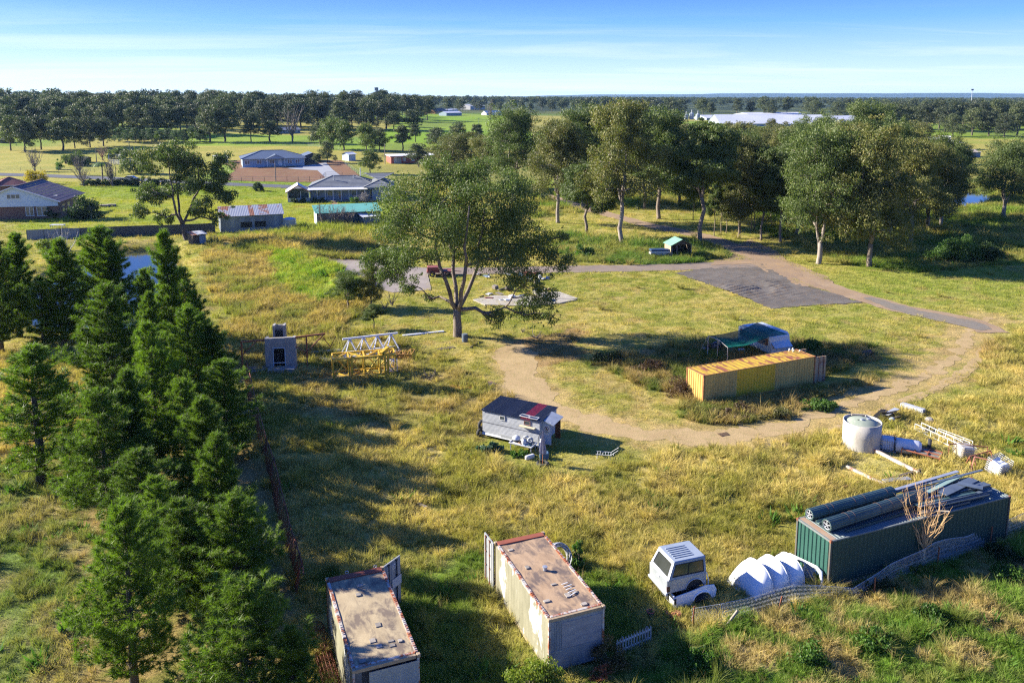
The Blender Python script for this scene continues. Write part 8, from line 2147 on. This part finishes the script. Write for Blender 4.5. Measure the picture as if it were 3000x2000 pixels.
# wire fences and yards
def wire_fence(label, pts, sp=4.0, h=1.1, rails=3, m=None, wr_=.02, pr=.07):
    P = [GZ(G(a, b)) for a, b in pts]; e = thing('post_fence', label, 'fence', P[0]); o_ = P[0].copy(); m = m or timber
    for a, b in zip(P, P[1:]):
        k = max(1, int((b - a).length / sp))
        for j in range(k + 1):
            q = GZ(a.lerp(b, j / k)) - o_; MB().bar(q - Vector((0, 0, .3)), q + Vector((0, 0, h)), pr).build('post', m, e)
        for z in np.linspace(.3, 1, rails): MB().tube([GZ(a.lerp(b, j / 4)) - o_ + Vector((0, 0, h * z)) for j in range(5)], wr_, 3).build('wire', galv, e)
wire_fence('black pool style fence along the bare soil in front of the new house', [(640, 534), (940, 531), (952, 520)], 3, 1.4, 3, mat('black_metal', (.02, .02, .02)), .03, .08)
wire_fence('post and wire fence running back beside the red house paddock', [(1010, 482), (1050, 512), (1140, 535)], 4, 1.2)
wire_fence('post and wire fence across the paddock behind the new house', [(640, 424), (900, 428), (1000, 442)], 7, 1.2)
wire_fence('wire fence along the left paddock by the street', [(-60, 500), (120, 500), (330, 506), (480, 512)], 6, 1.1)
wire_fence('white rail cattle yard in the left paddock', [(318, 466), (366, 468), (362, 486), (320, 482), (318, 466)], 2.2, 1.8, 5, galv, .06, .12)
wire_fence('grey mesh gate fence at the top of the driveway', [(955, 522), (1003, 522)], 2.4, 1.8, 4, MATS['black_metal'], .03, .08)
wire_fence('wire fence in front of the far bright field', [(1230, 392), (1560, 386)], 12, 1.3)
# parked car behind the hedge
cp = GZ(G(352, 531)); e = thing('parked_car', 'silver car parked on the street behind the dark hedge', 'car', cp, .08)
P_ = [(0, .35), (.1, .8), (1.0, .95), (1.7, 1.4), (3.2, 1.42), (4.0, .98), (4.5, .85), (4.55, .35)]; MB().extrude([(a, 0, b) for a, b in P_], (0, 1.7, 0)).build('body', silver, e); MB().extrude([(1.2, -.02, .98), (1.75, -.02, 1.34), (3.1, -.02, 1.36), (3.75, -.02, 1.0)], (0, 1.74, 0)).build('windows', glass, e)
for x in (.9, 3.6): o = wheel_mb(.33, .2, 12).build('wheel', black_rubber, e); o.location = (x, .0, .33); o.rotation_euler = (PI / 2, 0, 0)
# garden things
for k, (x, y, w, m_, lab) in enumerate(((145, 670, 1.6, MATS['white_paint'], 'white garden table with clutter on the lawn near the metal fence'), (290, 607, 1.2, timber, 'timber garden bed left of the pair behind the brick house'), (308, 606, 1.3, timber, 'longer timber garden bed behind the brick house'))):
    p = GZ(G(x, y)); e = thing('garden_table' if k == 0 else 'garden_bed', lab, 'table' if k == 0 else 'garden bed', p, .05 * k); MB().bevbox(0, 0, .55 if k == 0 else 0, w * 1.6, 1, .7 if k == 0 else .5, .04).build('top', m_, e)
    if k == 0:
        for xx in (.1, w * 1.6 - .2):
            for yy in (.1, .8): MB().box(xx, yy, -.1, xx + .08, yy + .08, .55).build('leg', m_, e)
p = GZ(G(220, 642)); e = thing('swing_frame', 'grey metal swing frame standing against the dark shrub by the brick house', 'swing frame', p, .02)
for a_, b_ in (((0, 0, 0), (0, 0, 2.6)), ((3.2, 0, 0), (3.2, 0, 2.6)), ((0, 0, 2.6), (3.2, 0, 2.6)), ((0, 2, 0), (0, 0, 2.6)), ((3.2, 2, 0), (3.2, 0, 2.6))): MB().bar(a_, b_, .08).build('bar', galv, e)

# ------------------------------------------------------------------ garden and paddock plants
bush('round_bush', 'clipped round dark bush on the lawn beside the street', GZ(G(758, 560)), 1.5, 1.5, 2.6, 3000, .18, lf_dark, 101)
for k in range(9): bush('hedge_shrub', nth(k + 1) + ' dark shrub from the left in the hedge behind the brick house', GZ(G(255 + k * 27, 543)), 2.4, 1.5, 2.2, 1200, .26, lf_dark, 110 + k, 'hedge', 'hedge behind the brick house')
bush('garden_shrub', 'large dark glossy shrub beside the brick house', GZ(G(255, 640)), 4.2, 3.5, 4.8, 5200, .3, lf_dark, 121); bush('garden_shrub', 'green shrub against the brick house front wall', GZ(G(152, 640)), 1.8, 1.3, 2.8, 1800, .25, lf_dark, 122)
bush('wattle', 'bright yellow flowering wattle behind the brick house roof', GZ(G(112, 540)), 4.0, 3, 4.6, 3600, .28, lf_yellow, 123)
bush('garden_shrub', 'yellow green shrub left of the metal fence pond bank', GZ(G(150, 742)), 2.6, 2, 3.0, 2400, .25, lf_ygreen, 124)
bare_shrub('bare_tree', 'pale leafless tree beside the pond below the metal fence', GZ(G(192, 765)), 5.5, 6, 10, mat('white_bark', (.5, .47, .43), (.36, .33, .3), 2), 125, 'tree', .09, tips=lf_ygreen)
bush('garden_shrub', 'grey leafless round shrub beside the ranch house', GZ(G(1064, 592)), 2.6, 2.2, 3.2, 1600, .16, mat('grey_twig', (.30, .27, .25), (.2, .18, .17), 1), 126); bush('garden_shrub', 'small lime shrub left of the grey round shrub', GZ(G(1038, 594)), 1.3, 1.2, 1.6, 900, .2, lf_green, 127)
for k, x in enumerate((862, 885, 925, 948)): bush('garden_shrub', ('dark shrub in front of the sunroom', 'second dark shrub in front of the sunroom', 'dark shrub at the left end of the verandah', 'dark shrub by the verandah posts')[k], GZ(G(x, 594)), 1.2, .9, 1.3, 800, .18, lf_dark, 130 + k)
for k, (x, y, h, w, lab) in enumerate(((950, 664, 4.5, 5.5, 'leafless grey bush in front of the sea green roof left end'), (985, 664, 4.2, 5.5, 'leafless grey bush in front of the sea green roof middle'), (1020, 662, 4.0, 5, 'leafless grey bush near the green netting'),
    (103, 502, 8, 9, 'spreading leafless tree in the left paddock'), (234, 513, 7, 7, 'leafless tree in front of the paddock shed'), (330, 545, 8, 6, 'leafless tree by the street behind the hedge'), (245, 545, 6, 8, 'leafless tree at the hedge left end'), (300, 470, 6, 7, 'reddish leafless tree behind the cattle yard'), (1437, 350, 17, 7, 'tall bare dead tree on the far rise'), (857, 416, 17, 14, 'half bare tall gum in the far paddock'))):
    bare_shrub('bare_tree' if h > 5 else 'bare_bush', lab, GZ(G(x, y)), h, w, 16, bark_grey if k != 7 else mat('reddish_twigs', (.3, .17, .12)), 140 + k, 'tree' if h > 5 else 'bush', .05 + .012 * h)
bush('garden_tree', 'dense rounded tree over the paddock shed', GZ(G(222, 485)), 7, 4, 6.0, 4200, .35, lf_gum, 160, 'tree'); bush('garden_tree', 'dark bushy tree right of the cattle yard', GZ(G(385, 510)), 6, 4, 9, 4200, .35, lf_gum, 161, 'tree'); bush('garden_tree', 'small bright tree standing alone in the left paddock', GZ(G(177, 497)), 1.4, 1.4, 4.2, 700, .3, lf_green, 162, 'tree'); bush('garden_tree', 'bushy green tree above the cattle yard', GZ(G(335, 465)), 5, 3, 5.5, 2600, .35, lf_gum, 163, 'tree')
# palm
p = GZ(G(302, 542)); e = thing('palm', 'small palm by the street between two leafless trees', 'tree', p); MB().tube([(0, 0, -.3), (.1, 0, 6)], [.22, .16], 7).build('trunk', bark_grey, e)
q = MB(); r = np.random.default_rng(5)
for k in range(18):
    a = k * 2.4; d = Vector((math.cos(a), math.sin(a), 0)); pts = [Vector((.1, 0, 6)) + d * t * 2.6 + Vector((0, 0, 1.3 * t - 2.2 * t * t)) for t in np.linspace(0, 1, 6)]; s = Vector((-d.y, d.x, 0))
    for u, v in zip(pts, pts[1:]): q.poly([u - s * .28, u + s * .28, v + s * .22, v - s * .22])
q.build('fronds', lf_green, e)

# ------------------------------------------------------------------ background trees
FV = []
for k, (H_, Rr, z0, n, lr, fork) in enumerate(((18, 6.2, 5.0, 15, 2.9, 3.6), (18, 5.2, 4.6, 14, 2.8, 3.4), (18, 7.0, 6.2, 16, 2.8, 4.2), (18, 4.2, 6.5, 11, 2.4, 5), (18, 6.5, 3.6, 17, 2.9, 2.6))):
    FV.append(gum_mesh(200 + k, H_, auto_lobes(230 + k, H_, Rr, z0, n, lr), fork, 8000, 0.46, .34, 8, lf_far, bark_dark, 1, .2, .25, cl_r=.52))
FVW = (12.4, 10.4, 14, 8.4, 13); fused = set()
def far_tree(px, py, pt, wpx, label, group, v=None, name='gum_tree', leaf=None, p=None):
    v = random.randrange(5) if v is None else v; p = GZ(p or G(px, py)); h = hgt(p, pt)
    if h < 3: h = 6
    s = h / 18; w = wpx * mpp(p) / FVW[v] * 1.15 if wpx else s * random.uniform(1.1, 1.6)
    e = thing(name, label, 'tree', p, random.uniform(0, 6.28), group); e.scale = (w, w, s)
    t, c = FV[v]
    if v in fused: t, c = t.copy(), c.copy(); COL.objects.link(t); COL.objects.link(c)
    fused.add(v); t.parent = e; c.parent = e
    if leaf: c.material_slots[0].link = 'OBJECT'; c.material_slots[0].material = leaf
for k, (x, y, t, w) in enumerate(((25, 346, 266, 52), (58, 349, 268, 46), (95, 344, 263, 60), (145, 346, 270, 48), (172, 341, 268, 46), (207, 339, 270, 50), (238, 336, 272, 46))):
    far_tree(x * K, y * K, t * K, w * K, ('first', 'second', 'third', 'fourth', 'fifth', 'sixth', 'seventh')[k] + ' dark gum from the left in the row across the left paddock', 'dark gums in the left paddock row', k % 5)
lfb = leafmat('dense_green_leaves', (.04, .075, .02), (.025, .05, .016), (.07, .10, .03), .3, rand=.2)
for k in range(11): far_tree((275 + k * 18.5) * K, (325 + (k % 3) * 2) * K, (291 + (k * 5) % 9) * K, 30 * K, nth(k + 1) + ' dense dark green tree from the left in the low thicket', 'low green thicket behind the cattle yard', 4, leaf=lfb)
for k, (x, y, t, w, lab) in enumerate(((483, 327, 244, 66, 'broad gum at the right end of the low thicket'), (517, 326, 238, 60, 'broad gum second right of the low thicket'), (577, 327, 257, 44, 'slim gum in the bright strip of far paddock'), (620, 326, 276, 44, 'short spreading gum right of the slim far gum'), (735, 330, 278, 52, 'green gum left of the far lone pine'), (765, 342, 270, 56, 'leafy gum behind the garage'), (790, 345, 276, 50, 'gum behind the small blue garden shed'), (842, 356, 280, 50, 'pale green gum above the blue garden shed'), (925, 347, 286, 34, 'narrow dark tree in the bright paddock above the red house'),
    (872, 346, 292, 44, 'gum left of the narrow dark tree'), (850, 400, 344, 44, 'rounded tree in the paddock left of the red house'), (962, 384, 330, 48, 'dark tree in front of the red house middle'), (905, 300, 254, 46, 'round gum at the left side of the far bright field'), (1000, 330, 296, 34, 'low tree at the edge of the far bright field'), (752, 374, 322, 34, 'thin gum on the bare verge'), (1030, 360, 305, 60, 'gum left of the tall bronze gum'), (948, 300, 252, 44, 'gum behind the far bright field corner'), (730, 378, 352, 30, 'olive shrub tree behind the garage'))):
    far_tree(x * K, y * K, t * K, w * K, lab, 'gums in the middle paddocks', k % 5, leaf=lf_gum if k in (5, 6, 7, 10, 15) else None)
def band(n, x0, x1, yb0, yb1, t0, t1, label, group, leaf=None, w=0):
    for k in range(n):
        x = x0 + (x1 - x0) * (k + random.uniform(.1, .9)) / n; f = random.random(); far_tree(x, yb0 + (yb1 - yb0) * f, t0 + (t1 - t0) * f + random.uniform(-7, 7), w, nth(k + 1) + ' ' + label.replace(' in ', ' from the left in ', 1).replace(' on ', ' from the left on ', 1 if ' in ' not in label else 0) if (' in ' in label or ' on ' in label) else nth(k + 1) + ' from the left, ' + label, group, leaf=leaf)
band(15, -30, 640, 388, 400, 300, 312, 'gum in the open row behind the left paddock', 'gums behind the left paddock')
band(34, -40, 1150, 366, 380, 278, 296, 'gum in the dark belt along the far left rise', 'dark belt on the left rise')
band(40, -50, 1280, 345, 358, 262, 284, 'gum on the crest of the far left rise', 'crest gums on the left rise')
band(26, 1230, 1960, 322, 332, 286, 294, 'gum in the tree line behind the far bright field', 'tree line behind the far field')
band(26, 1900, 3040, 338, 346, 288, 294, 'gum in the forest edge behind the factory', 'forest edge behind the factory')
band(16, 2590, 3040, 372, 386, 296, 304, 'tall gum behind the small green paddock on the right', 'gums behind the right paddock')
band(36, 1930, 2700, 405, 480, 352, 370, 'gum between the grove and the factory', 'gums in front of the factory', lf_gum2)
band(6, 1180, 1560, 400, 440, 352, 372, 'gum behind the lone big gum beside the far field', 'gums beside the far field')
band(5, 2780, 3010, 396, 402, 316, 326, 'pale trunked gum on the small green paddock', 'gums on the right paddock')
# far forest as one mass
n = 9000; y = np.sqrt(rng.uniform(560 ** 2, 3800 ** 2, n)); x = rng.uniform(-.72, .72, n) * y
dens = fbm(x / 300, y / 300, 3, 33); px_, py_ = to_px(x, y, terr0(x, y))
ok = (dens > .30) & ~((x < 0) & (y < 600)) & ((y > 800) | (x < 0) | (px_ > 2600)) & ~((px_ > 1180) & (px_ < 1640) & (y < 1150)); ok &= ~((px_ > 1960) & (px_ < 2620) & (y < 1500) & (y > 400))
x, y = x[ok], y[ok]
fproto = []
for k in range(2):
    r = np.random.default_rng(k); C = r.normal(0, 1, (26, 3)); C /= np.linalg.norm(C, axis=1)[:, None]; C = C * r.uniform(.3, 1, (26, 1)) * [5.5, 5.5, 4.5] + [0, 0, 10.5]; V, F = leaf_cloud(C, r.uniform(1.2, 2.6, 26), 900, 1.0, r)
    V2 = np.array([[-.3, 0, -1], [.3, 0, -1], [0, .1, 9]]); V = np.concatenate([V, V2]); F = np.concatenate([F, [[len(V) - 3, len(V) - 2, len(V) - 1]]]); fproto.append(bpy.data.objects.new('forest_tree', np_mesh('forest_tree', V, F, lf_far, link=False)))
scatter('forest', fproto, np.stack([x, y, terr0(x, y) - .5], 1), rng.uniform(.8, 1.35, len(x)), np.full((len(x), 3), .1), .03)
# blue range on the horizon
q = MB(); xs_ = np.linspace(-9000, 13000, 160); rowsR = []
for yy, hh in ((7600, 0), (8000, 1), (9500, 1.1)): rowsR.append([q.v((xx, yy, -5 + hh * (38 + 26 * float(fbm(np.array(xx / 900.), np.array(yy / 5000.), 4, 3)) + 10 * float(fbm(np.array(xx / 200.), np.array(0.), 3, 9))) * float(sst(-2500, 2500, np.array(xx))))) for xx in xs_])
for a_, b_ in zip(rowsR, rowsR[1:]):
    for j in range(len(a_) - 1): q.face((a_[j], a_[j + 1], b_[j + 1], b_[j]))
tag(q.build('hills', mat('haze_tinted_hills', (.022, .048, .060), (.03, .058, .07), .003), smooth=True), kind='structure')  # part of the distance haze is mixed into this blue surface colour
# haze

hb = MB(); hb.box(-13000, -80, -14, 16000, 14500, 92)
hm = bpy.data.materials.new('haze_air'); t = nodes_of(hm); pv = new(t, 'ShaderNodeVolumePrincipled'); pv.inputs['Color'].default_value = (0.42, 0.70, 1.0, 1); pv.inputs['Density'].default_value = 4e-5; pv.inputs['Anisotropy'].default_value = 0.2
o = new(t, 'ShaderNodeOutputMaterial'); t.links.new(pv.outputs[0], o.inputs['Volume']); tag(hb.build('haze', hm), kind='stuff')
# ------------------------------------------------------------------ scatter the grass last, off tracks and footprints
def blocked(x, y):
    m = (sdpoly(x, y, POND_L) < 0.6) | (sdpoly(x, y, POND_R) < 0.6) | (sdpoly(x, y, GRAVEL) < 0.1)
    d = path_masks(x, y)
    m |= (d < 1.7) & (rng.uniform(0, 1, len(x)) < 0.96)
    m |= segdist(x, y, ROADN[0]) < 2.2; m |= segdist(x, y, ROADN[1]) < 2.0
    m |= segdist(x, y, STREET) < 3.4
    m |= inpoly(x, y, W([(958, 768), (1062, 764), (1250, 788), (1262, 850), (1150, 858), (1090, 840), (1010, 812)]))
    for P in KEEP_OUT: m |= inpoly(x, y, P)
    return m
def field(y0, y1, dens, half=0.66):
    n = int(dens * ((y1 ** 2 - y0 ** 2) * .63 + 9 * (y1 - y0)))
    y = np.sqrt(rng.uniform(y0 ** 2, y1 ** 2, n)); x = rng.uniform(-1, 1, n) * (y * 0.63 + 4.5)
    return x, y
short = [tuft(26, 0.15, 0.20, 0.7, 0.022, 1, False), tuft(26, 0.12, 0.20, 0.9, 0.024, 2, False)]
longg = [tuft(46, 0.42, 0.20, 0.75, 0.020, 3), tuft(52, 0.36, 0.24, 0.95, 0.020, 4), tuft(40, 0.5, 0.15, 0.6, 0.017, 5, True, (0.35, 0.1))]
tuss = [tuft(110, 0.85, 0.22, 0.75, 0.020, 6), tuft(95, 0.95, 0.18, 0.9, 0.018, 7)]
weed = [tuft(34, 0.26, 0.22, 0.9, 0.10, 8, False), tuft(26, 0.35, 0.2, 0.7, 0.12, 9, False)]
seedh = [tuft(16, 0.85, 0.25, 0.25, 0.012, 10)]
for (y0, y1, dens, sc) in ((24, 45, 16, 1.0), (45, 75, 9, 1.3), (75, 130, 3.8, 1.9), (130, 230, 1.0, 3.0)):
    x, y = field(y0, y1, dens)
    ok = ~blocked(x, y); x, y = x[ok], y[ok]
    Z, rough, px, py = zones(x, y); C, wear = gcolour(x, y, Z, px, py)
    keep = rng.uniform(0, 1, len(x)) < np.clip(1.0 - 0.75 * wear, 0, 1)
    keep &= (px > -80) & (px < 3080)
    keep &= ~((Z['pines'] > 0) & (rng.uniform(0, 1, len(x)) < 0.6))
    x, y, rough, C = x[keep], y[keep], rough[keep], C[keep]
    Z = {k: v[keep] for k, v in Z.items()}
    P = np.stack([x, y, ground_at(x, y)], 1)
    patch = fbm(x / 2.6, y / 2.6, 3, 71)
    C = C * 1.08
    lng = rough * sst(0.30, 0.5, patch + 0.25 * rough) > rng.uniform(0.15, 0.75, len(x))
    s = ~lng
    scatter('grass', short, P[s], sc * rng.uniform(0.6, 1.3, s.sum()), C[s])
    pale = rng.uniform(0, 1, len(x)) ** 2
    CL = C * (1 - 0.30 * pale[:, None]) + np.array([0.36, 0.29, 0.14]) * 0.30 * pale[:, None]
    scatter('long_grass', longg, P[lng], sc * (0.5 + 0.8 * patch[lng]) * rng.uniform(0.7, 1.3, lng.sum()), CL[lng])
# standing tussocks, gathered in patches
for (y0, y1, dens, sc) in ((24, 48, 0.9, 0.95), (48, 80, 0.32, 1.05), (80, 150, 0.09, 1.4)):
    x, y = field(y0, y1, dens); ok = ~blocked(x, y); x, y = x[ok], y[ok]
    Z, rough, px, py = zones(x, y)
    pt = fbm(x / 3.2, y / 3.2, 3, 83)
    keep = (rough * sst(0.42, 0.6, pt) > rng.uniform(0.05, 0.8, len(x))) | ((Z['leftbot'] > 0) & (rng.uniform(0, 1, len(x)) < 0.12))
    x, y = x[keep], y[keep]; C, _ = gcolour(x, y)
    C = C * 0.55 + np.array([0.27, 0.21, 0.09]) * 0.5 * rng.uniform(0.6, 1.2, len(x))[:, None]
    scatter('tussock_grass', tuss, np.stack([x, y, ground_at(x, y)], 1), sc * rng.uniform(0.5, 1.15, len(x)), C, 0.25)
# broad-leaved weeds
x, y = field(24, 150, 0.42); ok = ~blocked(x, y); x, y = x[ok], y[ok]
Z, rough, px, py = zones(x, y)
pt = fbm(x / 3.5 + 30, y / 3.5, 3, 97)
keep = ((Z['botright'] + Z['cont'] + Z['leftbot'] * .8 + Z['weeds'] + 0.5 * Z['contN'] + 0.35 * Z['front'] + 0.5 * Z['woods'] + Z['green_berm']) * sst(0.45, 0.62, pt)) > rng.uniform(0.1, 1, len(x))
x, y = x[keep], y[keep]
C = lerp((0.055, 0.13, 0.02), (0.10, 0.19, 0.03), rng.uniform(0, 1, len(x)))
scatter('weeds', weed, np.stack([x, y, ground_at(x, y)], 1), rng.uniform(0.6, 1.6, len(x)) * (1 + y / 120), C, 0.2)
# dry seed stalks
x, y = field(24, 60, 0.5); ok = ~blocked(x, y); x, y = x[ok], y[ok]
Z, rough, px, py = zones(x, y); keep = rough > rng.uniform(0.3, 1.6, len(x)); x, y = x[keep], y[keep]
scatter('seed_stalks', seedh, np.stack([x, y, ground_at(x, y)], 1), rng.uniform(0.6, 1.2, len(x)), lerp((0.38, 0.30, 0.16), (0.28, 0.22, 0.11), rng.uniform(0, 1, len(x))), 0.15)
